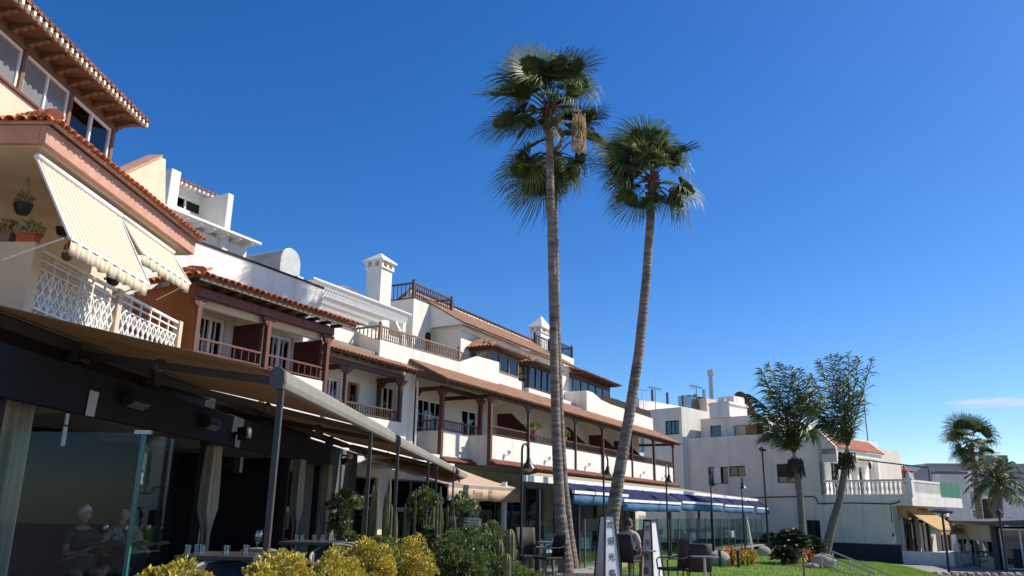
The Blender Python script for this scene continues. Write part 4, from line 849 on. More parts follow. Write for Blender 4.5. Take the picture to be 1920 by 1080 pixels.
# terrace slab, balustrade on the end side, lattice parapet on the front, corner pedestals
yF = -.9; xE = FH.px(1806, 957, yF)[0]
MB().box(0, xE, yF, yC + .2, 2.3, 2.88).build('terrace_slab', M['white'], HB)
q = MB(); q.box(-.06, .16, yF, yC + .1, 3.68, 3.80); q.box(-.04, .14, yF, yC + .1, 2.88, 2.95); BL = q.build('balustrade', M['white2'], HB, bevel=.01)
bm_ = MB().lathe([(.075, 0), (.075, .06), (.05, .09), (.05, .13), (.085, .24), (.09, .32), (.055, .52), (.05, .60), (.075, .63), (.075, .69)], 10, (0, 0, 2.97)).mesh('baluster', M['white2'], True)
n = 19
for i in range(n): place('baluster', bm_, BL, (.05, yF + .45 + (yC - yF - .5) * i / (n - 1), 0))
def pedestal(x, y, z0, h, w=.17, nm='pedestal'):
    q = MB(); q.box(x - w, x + w, y - w, y + w, z0, z0 + h); q.box(x - w * 1.2, x + w * 1.2, y - w * 1.2, y + w * 1.2, z0 + h, z0 + h + .07); q.lathe([(w * .7, 0), (w * .95, .08), (w * .8, .2), (w * .35, .32), (.02, .42)], 8, (x, y, z0 + h + .06)); q.build(nm, M['white2'], HB)
pedestal(.1, yF + .08, 2.88, .92)
xl = FH.px(1762, 905, yF)[0]
q = MB(); q.box(.3, xl, yF, yF + .14, 3.66, 3.78); q.box(.3, xl, yF + .02, yF + .12, 2.88, 3.05); k = 0; x = .35
while x < xl - .05: q.box(x, x + .06, yF + .03, yF + .11, 3.05, 3.66); x += .15
z = 3.2
while z < 3.6: q.box(.3, xl, yF + .045, yF + .095, z, z + .05); z += .16
q.build('lattice_parapet', M['white'], HB)
M['greenmesh'] = mat('green_screen', (0.012, 0.17, 0.075), .6, .15, 4)
for i in range(3): w = (xE - xl - .1) / 3; MB().box(xl + .06 + i * w, xl + i * w + w, yF + .04, yF + .07, 2.95, 3.8).build('green_screen', M['greenmesh'], HB)
q = MB()
for i in range(4): q.box(xl + i * (xE - xl - .1) / 3 - .02 + .04, xl + i * (xE - xl - .1) / 3 + .06, yF + .03, yF + .09, 2.88, 3.86)
q.build('screen_frame', mat('screen_frame', (.25, .45, .36), .5), HB)
# ground floor front under the terrace
MB().wall(0, xE, gz, 2.3, 0, .25, [(.75, 2.9, -.6, 1.75), (3.3, 5.2, -.6, 1.75), (6, 9, -.4, 1.75)]).build('front_lower_wall', M['white'], HB)
for a, b in ((.75, 2.9), (3.3, 5.2), (6, 9)): window(HB, a, b, -.6, 1.75, .1, M['blackwood'], 2, 1, .08, back=M['room'], inset=.14, name='shop_window')
MB().box(.3, xE, .25, yC + .3, gz, 2.3).build('lower_core', M['room'], HB)
# electricity cable along the end wall, meter boxes, yellow plate
q = MB(); pts = [(1408, 934), (1440, 932), (1525, 931), (1531, 934), (1534, 944), (1545, 944), (1600, 943), (1670, 945), (1685, 942), (1688, 938)]
q.tube([(-.05, P0(*p)[0], P0(*p)[1]) for p in pts], .035, 6); pts = [(1670, 945), (1672, 962), (1672, 980)]; q.tube([(-.04, P0(*p)[0], P0(*p)[1]) for p in pts], .018, 6); q.build('cable', M['black'], HB)
for a, b, m, nm in (((1662, 967), (1672, 979), M['shadewall'], 'meter_box'), ((1681, 979), (1688, 988), mat('yellow_plate', (.45, .34, .06), .5), 'wall_plate'), ((1673, 1000), (1677, 1006), M['black'], 'wall_vent'), ((1671, 1001), (1682, 1018), M['white2'], 'meter_box')):
    w = yz(a, b); MB().box(-.035 if nm != 'wall_vent' else -.05, .0, w[0], w[1], w[2], w[3]).build(nm, m, HB)
# rail of a shade sail frame above the terrace and a roof aerial
q = MB(); a = FH.px(1606, 862, 3.2); b = FH.px(1740, 877, -.6); A = FH.px(1694, 873, .5)
A1, B1 = at_y(1606, 861, 55), at_y(1740, 877, 52); A2 = at_y(1694, 872, 53.1)
q = MB(); o = FH.loc(A1); p = FH.loc(B1); r = FH.loc(A2); q.tube([(o[0], o[1], A1.z), (p[0], p[1], B1.z)], .05, 6); q.tube([(r[0], r[1], 2.88), (r[0], r[1], A2.z)], .04, 6); q.tube([(p[0], p[1], 2.88), (p[0], p[1], B1.z)], .04, 6); q.build('pipe_frame', M['blackwood'], HB)
q = MB(); a = FH.px(1627, 823, yC + .5); b = FH.px(1620, 757, yC + .5); q.tube([(a[0], yC + .5, zT - .4), (b[0], yC + .5, b[1])], .035, 6); q.build('aerial_mast', M['black'], HB)
# roof storey set back on top
xK = 1.2; PK = lambda x, y: FH.py(x, y, xK)
k0, k1, k2 = PK(1313, 786)[0], PK(1372, 782)[0], PK(1436, 780)[0]; zk = 8.25
h1 = (*sorted((PK(1331, 798)[0], PK(1352, 798)[0])), 6.9, 7.8); h2 = (*sorted((PK(1374, 795)[0], PK(1431, 795)[0])), 6.85, 7.7)
wall_x(HB, k2, k0, zT - .4, zk, xK, xK + .25, [h1, h2], M['shadewall'], 'roof_storey_wall')
MB().box(xK + .25, 9, k2, k2 + .25, zT - .4, zk).build('roof_storey_front', M['white'], HB); MB().box(xK + .9, 9, k2 + .25, k0, zT - .4, zk - .05).build('roof_storey_core', M['white2'], HB); MB().box(xK, 9, k2, k0, zk, zk + .08).build('roof_storey_slab', M['white2'], HB)
window(HB, xK + .1, xK + .1 + h1[1] - h1[0], h1[2], h1[3], h1[1], M['greymetal'], 1, 1, .05, .06, back=M['room'], rz=-math.pi / 2, inset=.1)
sh = sorted((PK(1395, 800)[0], PK(1415, 800)[0])); q = MB(); q.box(xK + .2, xK + .26, sh[0], sh[1], 6.86, 7.69)
for k in range(6): q.box(xK + .17, xK + .2, sh[0] + .04, sh[1] - .04, 6.92 + k * .12, 7.0 + k * .12)
q.build('louvred_shutter', mat('orange_brown_wood', (.36, .14, .04), .6, .2, 6), HB)
MB().box(xK + .6, xK + .65, h2[0], h2[1], 6.85, 7.7).build('balcony_back', M['room'], HB); MB().box(xK + .3, xK + .6, sh[1] + .05, h2[1], 6.85, 7.7).build('balcony_pier', M['cream'], HB)
window(HB, FH.px(1449, 797, k2)[0], FH.px(1449, 797, k2)[0] + 1.0, 6.9, 7.7, k2 - .04, M['blackwood'], 1, 1, .06, back=None)
# block behind with its roof terrace
yJ = 14.0; xJ = FH.px(1277, 763, yJ)[0]; zJ = 9.07; xJr = FH.px(1340, 775, yJ)[0]; yJl = FH.py(1205, 770, xJ)[0]
wj = (*sorted((FH.py(1247, 790, xJ)[0], FH.py(1273, 790, xJ)[0])), 7.15, 8.15)
wall_x(HB, yJ, yJl, gz, zJ, xJ, xJ + .25, [wj], M['shadewall'], 'tall_end_wall')
MB().box(xJ + .25, 14, yJ, yJl, gz, zJ).build('tall_block', M['white'], HB)
window(HB, xJ + .1, xJ + .1 + wj[1] - wj[0], wj[2], wj[3], wj[1], M['blackwood'], 3, 1, .07, .05, back=M['room'], rz=-math.pi / 2, inset=.1)
# back terrace wall, glass balustrade with posts, dark tank, chimney with flue
yB = 17.5; a0, a1 = FH.px(1198, 748, yB), FH.px(1335, 772, yB); zB = a0[1]
MB().box(a0[0], a1[0] + 3, yB, yB + .3, 6, zB).build('back_parapet', M['white'], HB)
gp = MB().box(0, 1, -.01, .01, 0, 1.05)
xs_ = [FH.px(p, 750, yB)[0] for p in (1196, 1226, 1254, 1283, 1310)]
for i in range(4): MB().box(xs_[i] + .1, xs_[i + 1] - .1, yB + .1, yB + .12, zB + .05, zB + 1.0).build('glass_balustrade', M['screen'], HB)
for x in xs_: MB().box(x - .07, x + .07, yB + .05, yB + .2, zB, zB + .95).build('balustrade_post', M['brownwood'], HB)
t0 = FH.px(1293, 760, yB + .5)[0]; t1 = FH.px(1318, 760, yB + .5)[0]
q = MB(); q.box(t0, t1, yB + .4, yB + 1.6, zB - .2, zB + 1.2); q.box(t0 + .5, t0 + 1.0, yB + .35, yB + .4, zB, zB + 1.35); q.build('roof_tank', M['black'], HB, bevel=.05)
c0, c1 = FH.px(1325, 760, yB - .6), FH.px(1339, 760, yB - .6); zc_ = FH.px(1333, 748, yB - .6)[1]
MB().box(c0[0], c1[0] + .4, yB - .6, yB + .6, zJ - 1, zc_).build('chimney', M['cream'], HB)
f = FH.px(1333, 702, yB)[1]; fx = FH.px(1334, 730, yB)[0]; q = MB(); q.tube([(fx, yB, zc_ - .05), (fx, yB, f)], .2, 12); q.lathe([(.26, 0), (.3, .15), (.3, .4), (.1, .5)], 12, (fx, yB, f - .1)); q.build('flue', M['steel'], HB, smooth=True, sharp=40)
fx = FH.px(1324, 740, yB)[0]; MB().tube([(fx, yB + .2, zB - .2), (fx, yB + .2, FH.px(1324, 730, yB)[1])], .14, 10).build('vent_pipe', M['steel'], HB)
def aerial(px_, ytop, y, zb_):
    x, zt_ = FH.px(px_, ytop, y); q = MB(); q.tube([(x, y, zb_), (x, y, zt_)], .03, 6)
    q.bar((x - .8, y, zt_ - .15), (x + .8, y, zt_ - .1), .018)
    for k in range(7): xx = x - .75 + k * .25; h = .22 - .02 * k; q.bar((xx, y - h, zt_ - .14), (xx, y + h, zt_ - .14), .01); q.bar((xx, y, zt_ - .14 - h), (xx, y, zt_ - .14 + h), .01)
    q.build('aerial', M['greymetal'], HB)
aerial(1228, 725, yB - .5, 6.5); aerial(1305, 722, yJ + .3, zJ)
# solar water heater on the roof storey
s0 = FH.px(1363, 780, 11.2)[0]; s1 = FH.px(1397, 780, 11.2)[0]; q = MB(); q.box(s0, s1, 11.0, 12.6, zk + .05, zk + 1.15); q.box(s0 - .08, s1 + .08, 10.9, 12.7, zk + .95, zk + 1.05); q.box(s0 + .9, s1 - .1, 11.1, 12.4, zk + 1.15, zk + 1.65); q.tube([(s0 + .5, 11.6, zk + 1.15), (s0 + .5, 11.6, zk + 1.5)], .09, 8); q.build('water_heater', M['white2'], HB, bevel=.03)
q = MB(); q.hexa([(s1 + .1, 11, zk + 1.75), (s1 + 1.7, 11, zk + .25), (s1 + 1.7, 12.3, zk + .25), (s1 + .1, 12.3, zk + 1.75), (s1 + .15, 11, zk + 1.81), (s1 + 1.75, 11, zk + .3), (s1 + 1.75, 12.3, zk + .3), (s1 + .15, 12.3, zk + 1.81)]); q.ball((s1, 11.5, zk + 1.8), .38, 10, 6, sc=(.7, 1.3, 1)); q.build('solar_panel', M['brownwood'], HB)
# ------------------------------------------------------------------ people: one skinned body, clothes and hair as children
M['skin'] = mat('skin', (0.42, 0.24, 0.165), 0.55, 0.08, 12); M['hairdark'] = mat('hair_dark', (0.03, 0.022, 0.016), 0.7, 0.3, 40); M['hairgrey'] = mat('hair_grey', (0.36, 0.34, 0.32), 0.7, 0.2, 40)
M['hairwhite'] = mat('hair_white', (0.70, 0.68, 0.65), 0.7, 0.2, 40); M['tee'] = mat('beige_tshirt', (0.46, 0.41, 0.31), 0.9, 0.08, 6, 0.3, 25); M['shorts'] = mat('dark_shorts', (0.03, 0.03, 0.035), 0.9, 0.2, 6); M['shirtdark'] = mat('dark_shirt', (0.035, 0.04, 0.05), 0.9, 0.3, 6)
M['blouse'] = mat('patterned_blouse', (0.10, 0.09, 0.09), 0.9, 0.6, 24, two=(0.5, 0.46, 0.42)); M['shoe'] = mat('pale_shoes', (0.55, 0.54, 0.52), 0.7)
def skinned(name, verts, edges, m, parent, root=0, sub=2):
    me = bpy.data.meshes.new(name); me.from_pydata([v[:3] for v in verts], edges, []); me.materials.append(m); o = link(bpy.data.objects.new(name, me)); o.parent = parent
    sk = o.modifiers.new('skin', 'SKIN'); sk.use_smooth_shade = True
    if not me.skin_vertices: me.attributes  # layer is made with the modifier below
    import bmesh
    bm = bmesh.new(); bm.from_mesh(me); ly = bm.verts.layers.skin.verify(); bm.verts.ensure_lookup_table()
    for i, v in enumerate(bm.verts):
        r = verts[i][3]; v[ly].radius = r if isinstance(r, tuple) else (r, r); v[ly].use_root = (i == root)
    bm.to_mesh(me); bm.free(); ss = o.modifiers.new('sub', 'SUBSURF'); ss.levels = sub; ss.render_levels = sub
    return o
def seated_person(label, loc, rz, top, bottom, hair, lean=0.0, arms='table', shoes=True, seat=.46, turn=0):
    """faces local -y; seat height above local z 0"""
    T = thing('person', label, 'person', loc, rz); h = seat; L = lean
    V = []; E = []
    def add(x, y, z, r, to=None):
        V.append((x, y, z, r)); i = len(V) - 1
        if to is not None: E.append((to, i))
        return i
    pel = add(0, 0, h + .10, (.15, .12)); wst = add(0, -.01 - L * .3, h + .28, (.135, .10), pel); chs = add(0, -.03 - L * .7, h + .46, (.155, .11), wst); nb = add(0, -.03 - L, h + .60, (.075, .07), chs); nk = add(0, -.045 - L, h + .66, .052, nb)
    hands = []
    for s in (-1, 1):
        sh = add(s * .185, -.03 - L * .9, h + .53, .055, nb)
        if arms == 'table': el, wr = (s * .25, -.18 - L, h + .30), (s * .15, -.42 - L, h + .30)
        elif arms == 'chin' and s > 0: el, wr = (s * .2, -.32 - L, h + .30), (s * .04, -.2 - L, h + .58)
        elif arms == 'lap': el, wr = (s * .27, -.04, h + .24), (s * .17, -.28, h + .16)
        else: el, wr = (s * .25, -.18 - L, h + .30), (s * .12, -.40 - L, h + .32)
        e = add(*el, .042, sh); w = add(*wr, .028, e); d = (Vector(wr) - Vector(el)).normalized(); hp = Vector(wr) + d * .07; p = add(*hp, (.038, .02), w); side = d.cross(Vector((0, 0, 1))).normalized() * s
        for k in range(4): a = hp + side * (.026 - .017 * k) + d * .03; f1 = add(*a, .009, p); b = a + d * (.035 - .004 * abs(k - 1.5)) + Vector((0, 0, -.01)); f2 = add(*b, .008, f1); c = b + d * .02 + Vector((0, 0, -.02)); add(*c, .007, f2)
        t1 = add(*(Vector(wr) + d * .035 - side * .035), .010, w); add(*(Vector(wr) + d * .075 - side * .05 + Vector((0, 0, -.01))), .009, t1)
        hip = add(s * .10, -.03, h + .07, .092, pel); kn = add(s * .14, -.44, h + .05, .062, hip); cf = add(s * .14, -.43, h - .14, .056, kn); an = add(s * .14, -.40, .09, .036, cf); hl = add(s * .14, -.38, .045, .036, an); to_ = add(s * .15, -.56, .03, (.042, .026), hl)
    skinned('body', V, E, M['skin'], T)
    # head: shaped ellipsoid with face
    q = MB(); n, m = 20, 16; c0, s0 = math.cos(turn), math.sin(turn)
    for i in range(m + 1):
        th = math.pi * i / m
        for k in range(n):
            w = 2 * math.pi * k / n; x, y, z = math.sin(th) * math.cos(w) * .075, math.sin(th) * math.sin(w) * .095, math.cos(th) * .118
            if z < -.02: x *= 1 - (-z - .02) * 3.2; y *= 1 - (-z - .02) * (1.2 if y < 0 else 4.0)
            if y < 0 and abs(x) < .02 and -.03 < z < .02: y -= .018 * (1 - abs(x) / .02)       # nose
            if y < 0 and .012 < abs(x) < .045 and .005 < z < .03: y += .008                   # eye sockets
            q.v.append((x * c0 - y * s0, x * s0 + y * c0, z))
    for i in range(m):
        for k in range(n): k2 = (k + 1) % n; q.f.append((i * n + k, (i + 1) * n + k, (i + 1) * n + k2, i * n + k2))
    hz = h + .785; hy = -.055 - L
    for s in (-1, 1): q.ball((s * .076 * c0 - .01 * s0, s * .076 * s0 + .01 * c0, -.005), .026, 8, 6, sc=(.45, .7, 1))
    HD = q.build('head', M['skin'], T, smooth=True, loc=(0, hy, hz))
    q = MB(); rr = random.Random(hash(label) % 1000)
    for i in range(9):
        th = math.pi * i / 14
        for k in range(n):
            w = 2 * math.pi * k / n; front = max(0, -math.sin(w)); tt = min(th, math.pi * (.60 - .27 * front)) if i < 8 else math.pi * (.62 - .27 * front); x, y, z = math.sin(tt) * math.cos(w) * .082, math.sin(tt) * math.sin(w) * .102 + .004, math.cos(tt) * .127; j = rr.uniform(.985, 1.02); q.v.append(((x * c0 - y * s0) * j, (x * s0 + y * c0) * j, z * j))
    for i in range(8):
        for k in range(n): k2 = (k + 1) % n; q.f.append((i * n + k, (i + 1) * n + k, (i + 1) * n + k2, i * n + k2))
    q.build('hair', hair, HD, smooth=True)
    q = MB()
    for s in (-1, 1): q.ball((s * .03 * c0 + .083 * s0, s * .03 * s0 - .083 * c0, .015), .011, 8, 6)
    q.build('eyes', M['hairdark'], HD)
    q = MB(); q.ball((.087 * s0, -.087 * c0, -.052), .02, 8, 6, sc=(1, .3, .28)); q.build('mouth', mat('lips', (.30, .12, .09), .6), HD)
    # clothes over the body
    V2 = [(0, 0, h + .05, (.168, .14)), (0, -.01 - L * .3, h + .28, (.155, .118)), (0, -.03 - L * .7, h + .46, (.172, .125)), (0, -.03 - L, h + .595, (.10, .085))]; E2 = [(0, 1), (1, 2), (2, 3)]
    i = 4
    for s in (-1, 1):
        sh = Vector((s * .185, -.03 - L * .9, h + .53)); el = Vector((s * .25, -.16 - L, h + .32)) if arms != 'lap' else Vector((s * .27, -.04, h + .26)); V2 += [(*sh, .07), (*(sh.lerp(el, .75)), .066)]; E2 += [(3, i), (i, i + 1)]; i += 2
    skinned('shirt', V2, E2, top, T)
    V3 = [(0, 0, h + .10, (.165, .135))]; E3 = []; i = 1
    for s in (-1, 1): V3 += [(s * .10, -.03, h + .075, .106), (s * .135, -.36, h + .06, .084)]; E3 += [(0, i), (i, i + 1)]; i += 2
    skinned('shorts', V3, E3, bottom, T)
    if shoes:
        for s in (-1, 1): q = MB(); q.ball((s * .145, -.47, .045), .10, 10, 6, sc=(.48, 1.35, .42)); q.box(s * .145 - .045, s * .145 + .045, -.60, -.36, .0, .018); q.build('shoe', M['shoe'], T, smooth=True)
    return T
# ------------------------------------------------------------------ beige awning with lettering
M['beige'] = mat('beige_canvas', (0.62, 0.47, 0.33), 0.9, 0.06, 3, 0.2, 120, trans=.25)
M['brownprint'] = mat('brown_print', (0.36, 0.22, 0.11), 0.9, 0.1, 5)
def text_mesh(body, size, m, name='lettering', extrude=0.002):
    cu = bpy.data.curves.new(name, 'FONT'); cu.body = body; cu.size = size; cu.extrude = extrude; cu.align_x = 'CENTER'; cu.align_y = 'CENTER'
    ob = bpy.data.objects.new(name, cu); link(ob); dg = bpy.context.evaluated_depsgraph_get(); me = bpy.data.meshes.new_from_object(ob.evaluated_get(dg)); bpy.data.objects.remove(ob); bpy.data.curves.remove(cu)
    me.materials.clear(); me.materials.append(m); return me
yV = -3.2; v0, v1 = FR.px(838, 905, yV), FR.px(976, 916, yV)
BA = froot(FR, v0[0], yV, 'beige_awning', 'beige canvas awning with faded script lettering on its long valance', 'awning'); Lb = v1[0] - v0[0]
zb0 = v0[1] - .05; zb1 = v1[1]; zf = (zb0 + zb1) / 2
q = MB(); n, m = 20, 8
for i in range(n + 1):
    for j in range(m + 1): u, w = i / n, j / m; q.v.append((v0[0] + Lb * u, yV + 2.6 * w, zf + .75 * w - .05 * math.sin(math.pi * w)))
for i in range(n):
    for j in range(m): q.f.append((i * (m + 1) + j, (i + 1) * (m + 1) + j, (i + 1) * (m + 1) + j + 1, i * (m + 1) + j + 1))
q.build('fabric', M['beige'], BA, smooth=True).modifiers.new('t', 'SOLIDIFY').thickness = .006
q = MB(); n = 40
for i in range(n + 1): x = v0[0] + Lb * i / n; q.v += [(x, yV - .02, zf - .05), (x, yV - .02 + .015 * math.sin(i * .9), zf - .42 + .01 * math.sin(i * .7))]
for i in range(n): q.f.append((2 * i, 2 * i + 2, 2 * i + 3, 2 * i + 1))
q.build('valance', M['beige'], BA, smooth=True).modifiers.new('t', 'SOLIDIFY').thickness = .004
MB().box(v0[0], v1[0], yV - .03, yV + .06, zf - .07, zf + .01).build('front_bar', mat('bar_grey', (.33, .31, .29), .5), BA)
tx = text_mesh('Piccola', .2, M['brownprint']); place('lettering', tx, BA, (FR.px(900, 905, yV)[0] - .15, yV - .042, zf - .2), (rad(90), 0, 0))
q = MB()
for dx in (0, .13): q.tube([(FR.px(915, 910, yV)[0] + dx + .035 * math.sin(k * 1.1), yV - .045, zf - .10 - k * .04) for k in range(7)], .011, 5)
q.build('printed_squiggle', M['brownprint'], BA)
for s in (v0[0] + .3, v1[0] - .3): MB().bar((s, yV + 2.55, zf + .6), (s, yV + .05, zf - .03), .03).build('arm', M['whitepaint'], BA)
MB().box(v0[0] - .1, v1[0] + .1, yV + 2.55, yV + 2.7, zf + .62, zf + .82).build('cassette', M['whitepaint'], BA)
# ------------------------------------------------------------------ glazed terrace with blue awnings
M['roofhood'] = mat('tan_felt', (0.36, 0.29, 0.21), 0.9, 0.2, 2, 0.3, 20); M['gutter'] = mat('white_gutter', (0.78, 0.78, 0.74), 0.5, .08, 4)
M['blue'] = mat('navy_blue_canvas', (0.028, 0.030, 0.085), 1.0, 0.2, 2, 0.2, 60, spec=.08); M['skyblue'] = mat('faded_blue_valance', (0.075, 0.19, 0.38), 0.85, 0.12, 2.5, 0.2, 40, trans=.3)
GT = froot(FR, -13.5, -2.5, 'glazed_terrace', 'restaurant terrace with white gutter roof, dark posts and glass screens below the balconies', 'terrace')
TZ = 2.54
gs = FR.px(980, 893, -4.85)[0]
MB().hexa([(gs, -4.85, TZ - .1), (19, -4.85, TZ - .1), (19, -.2, TZ + .55), (gs + 10.5, -.2, TZ + .55), (gs, -4.85, TZ), (19, -4.85, TZ), (19, -.2, TZ + .65), (gs + 10.5, -.2, TZ + .65)]).build('roof', M['roofhood'], GT)
MB().box(gs, 19.05, -4.97, -4.85, TZ - .12, TZ + .05).build('gutter', M['gutter'], GT)
MB().box(-13.5, 19, -5.4, 2.3, -.05, .02).build('floor', M['paving'], GT)
yG = -5.25
sp_ = [FR.px(p, 1000, yG)[0] for p in (1084, 1187, 1256, 1336, 1396)]
for s in [-12.4] + sp_: MB().box(s - .05, s + .05, yG - .05, yG + .05, -.3, 2.2).build('post', M['black'], GT)
for s in (-8, -2.5, 3, 8.5, 14): MB().box(s - .06, s + .06, -2.6, -2.48, 0, TZ - .1).build('inner_post', M['greymetal'], GT)
x = -13.4
while x < 17.5: MB().box(x, x + 1.36, yG - .01, yG + .01, .02, 1.42).build('glass_panel', M['screen'], GT); MB().box(x + 1.37, x + 1.41, yG - .02, yG + .02, .0, 1.44).build('glazing_bar', M['greymetal'], GT); x += 1.42
for s in (-8.2, -3, 2.2, 7.4, 12.6, 17.8): MB().box(s, s + .02, yG, -2.6, .02, 1.42).build('side_glass', M['screen'], GT)
a = FR.px(945, 960, yV + .3)[0]; MB().tube([(a, yV + .3, 0), (a, yV + .3, zf + .2)], .085, 12).build('white_column', M['whitepaint'], GT, smooth=True, sharp=40)
a = FR.px(1402, 985, yG)[0]; MB().tube([(a + .35, yG - .1, -.3), (a - .1, yG + .1, 2.0)], .07, 10).build('white_column', M['whitepaint'], GT, smooth=True, sharp=40)
fr_ = [((1075, 921), (1176, 931)), ((1168, 939), (1275, 944)), ((1278, 942), (1354, 946)), ((1358, 947), (1412, 952)), ((1418, 952), (1441, 955))]
names = ['behind the slanting palm trunk and nearest the beige awning', 'second along from the beige awning', 'in the middle of the blue row', 'fourth along the blue row', 'short end unit by the tall lamp post']
for (pa, pb), nm in zip(fr_, names):
    yA_ = -5.5; a, b = FR.px(*pa, yA_), FR.px(*pb, yA_); s0, s1 = a[0], b[0]
    if s1 > 19.5: s1 = 19.5
    z0 = (a[1] + b[1]) / 2; o = froot(FR, s0, yA_, 'blue_awning', 'navy awning with pale blue valance, ' + nm, 'awning'); o['group'] = 'blue awnings of the glazed terrace'
    q = MB(); n, m = 16, 6
    for i in range(n + 1):
        for j in range(m + 1): u, w = i / n, j / m; q.v.append((s0 + (s1 - s0) * u, yA_ + .62 * w, z0 + .04 + (TZ - .05 - z0) * w - .02 * math.sin(math.pi * w) - .008 * math.sin(u * 25)))
    for i in range(n):
        for j in range(m): q.f.append((i * (m + 1) + j, (i + 1) * (m + 1) + j, (i + 1) * (m + 1) + j + 1, i * (m + 1) + j + 1))
    q.build('fabric', M['blue'], o, smooth=True).modifiers.new('t', 'SOLIDIFY').thickness = .006
    MB().box(s0, s1, yA_ - .05, yA_ + .04, z0 - .04, z0 + .05).build('front_bar', M['gutter'], o)
    q = MB(); n = 30
    for i in range(n + 1): x = s0 + (s1 - s0) * i / n; q.v += [(x, yA_ - .01, z0 - .04), (x, yA_ - .0 + .03 * math.sin(i * .8), z0 - .34 + .01 * math.sin(i))]
    for i in range(n): q.f.append((2 * i, 2 * i + 2, 2 * i + 3, 2 * i + 1))
    q.build('valance', M['skyblue'], o, smooth=True).modifiers.new('t', 'SOLIDIFY').thickness = .004
    for s in (s0 + .4, s1 - .4): MB().bar((s, -4.9, TZ - .12), (s, yA_ + .02, z0 - .01), .03).build('arm', M['greymetal'], o)
# ------------------------------------------------------------------ street lamps
M['lampgreen'] = mat('dark_lamp_paint', (0.025, 0.03, 0.03), 0.4, .15, 6, metal=.3); M['globe'] = mat('cream_lamp_glass', (0.55, 0.52, 0.40), 0.3, .05, 4)
def goose(p, ptop, label):
    y = -5.75; s, zt_ = FR.px(p, ptop, y); gz_ = ground_z(*FR.w(s, y).xy) - .02; T = froot(FR, s, y, 'street_lamp', label, 'street lamp', gz_); T['group'] = 'gooseneck street lamps'
    r = .19; q = MB(); q.tube([(s, y, gz_), (s, y, gz_ + .5), (s, y, zt_ - r)] + [(s + r - r * math.cos(t * math.pi / 10), y, zt_ - r + r * math.sin(t * math.pi / 10)) for t in range(1, 11)] + [(s + 2 * r, y, zt_ - r - .12)], [.05, .04] + [.03] * 12, 8); q.build('pole', M['lampgreen'], T, smooth=True, sharp=50)
    q = MB(); q.lathe([(.19, 0), (.175, .03), (.11, .11), (.075, .17), (.05, .24), (.03, .30)], 16, (s + 2 * r, y, zt_ - r - .42)); q.build('shade', M['lampgreen'], T, smooth=True, sharp=40)
    q = MB(); q.ball((s + 2 * r, y, zt_ - r - .42), .12, 12, 8, sc=(1, 1, .8)); q.build('globe', M['globe'], T, smooth=True)
for p, t, l in ((979, 831, 'gooseneck lamp standing beside the end of the beige awning'), (1131, 852, 'gooseneck lamp partly behind the slanting palm trunk'), (1248, 872, 'gooseneck lamp in front of the last balcony posts'), (1331, 884, 'gooseneck lamp before the double window of the end wall'), (1389, 893, 'gooseneck lamp beside the tall straight lamp post')): goose(p, t, l)
def tall_lamp(x, ytop, Y, wide, label, base_z):
    P = at_y(x, ytop, Y); T = thing('lamp_post', label, 'lamp post', (P.x, P.y, base_z)); h = P.z - base_z
    MB().tube([(0, 0, 0), (0, 0, h * .35), (0, 0, h)], [.075, .06, .05], 10).build('pole', M['lampgreen'], T, smooth=True, sharp=50)
    q = MB(); q.lathe([(.05, -.12), (.12, -.08), (wide, .0), (wide, .04), (wide * .6, .12), (.05, .16)], 18, (0, 0, h)); q.ball((wide * .8, 0, h - .02), .07, 8, 6); q.build('head', M['black'], T, smooth=True, sharp=40)
P = FR.w(15.7, -6); tall_lamp(1429, 843, P.y, .22, 'tall straight black lamp post in front of the shaded end wall', ground_z(P.x, P.y) - .02)
tall_lamp(1766, 960, 40, .55, 'black lamp post with a wide flat head before the yellow awning', -.92)
tall_lamp(1873, 962, 39, .12, 'thin black lamp post in front of the conservatory', -.92)
# ------------------------------------------------------------------ deck, lanterns, furniture
DZ = .14
q = MB(); 
for k in range(26): q.box(-2.6 + k * .24, -2.38 + k * .24, 16.6, 21.4, .0, DZ)
dk = q.build('deck', M['deckboard']); struct(dk)
M['lanternpanel'] = mat('white_lantern_panel', (0.82, 0.81, 0.77), 0.6, .06, 3, .2, 30); M['ink'] = mat('black_ink', (0.02, 0.02, 0.02), 0.8)
def obelisk(P, rz, H, label, faces):
    T = thing('obelisk_lantern', label, 'lantern', P, rz, 'obelisk lanterns'); b, t = .215, .105
    q = MB(); q.hexa([(-b, -b, 0), (b, -b, 0), (b, b, 0), (-b, b, 0), (-t, -t, H), (t, -t, H), (t, t, H), (-t, t, H)]); bd = q.build('panels', M['lanternpanel'], T)
    q = MB()
    for sx, sy in ((-1, -1), (1, -1), (1, 1), (-1, 1)): q.bar((sx * b, sy * b, 0), (sx * t, sy * t, H), .017)
    q.box(-t - .02, t + .02, -t - .02, t + .02, H - .01, H + .03); q.box(-b - .02, b + .02, -b - .02, b + .02, -.005, .04); q.build('frame', M['blackwood'], T)
    tilt = math.atan2(b - t, H)
    for fz_ in faces:
        for k, c in enumerate('欢迎光临'):
            z = H * (.87 - .225 * k); y = -(b + (t - b) * z / H) - .006; me = text_mesh(c, .165, M['ink'], 'character')
            o = link(bpy.data.objects.new('character', me)); o.parent = T; o.matrix_basis = Matrix.Rotation(fz_, 4, 'Z') @ Matrix.Translation((0, y, z)) @ Matrix.Rotation(rad(90) - tilt, 4, 'X')
P1 = at_y(1138, 968, 17.6); obelisk((P1.x, P1.y, DZ), rad(24), P1.z - DZ, 'white obelisk lantern with black Chinese characters beside the slanting palm', [0])
P2 = at_y(1217, 977, 20.2); obelisk((P2.x + .03, P2.y, .02), rad(-50), P2.z - .02, 'white obelisk lantern with a blank side next to the seated man', [0])
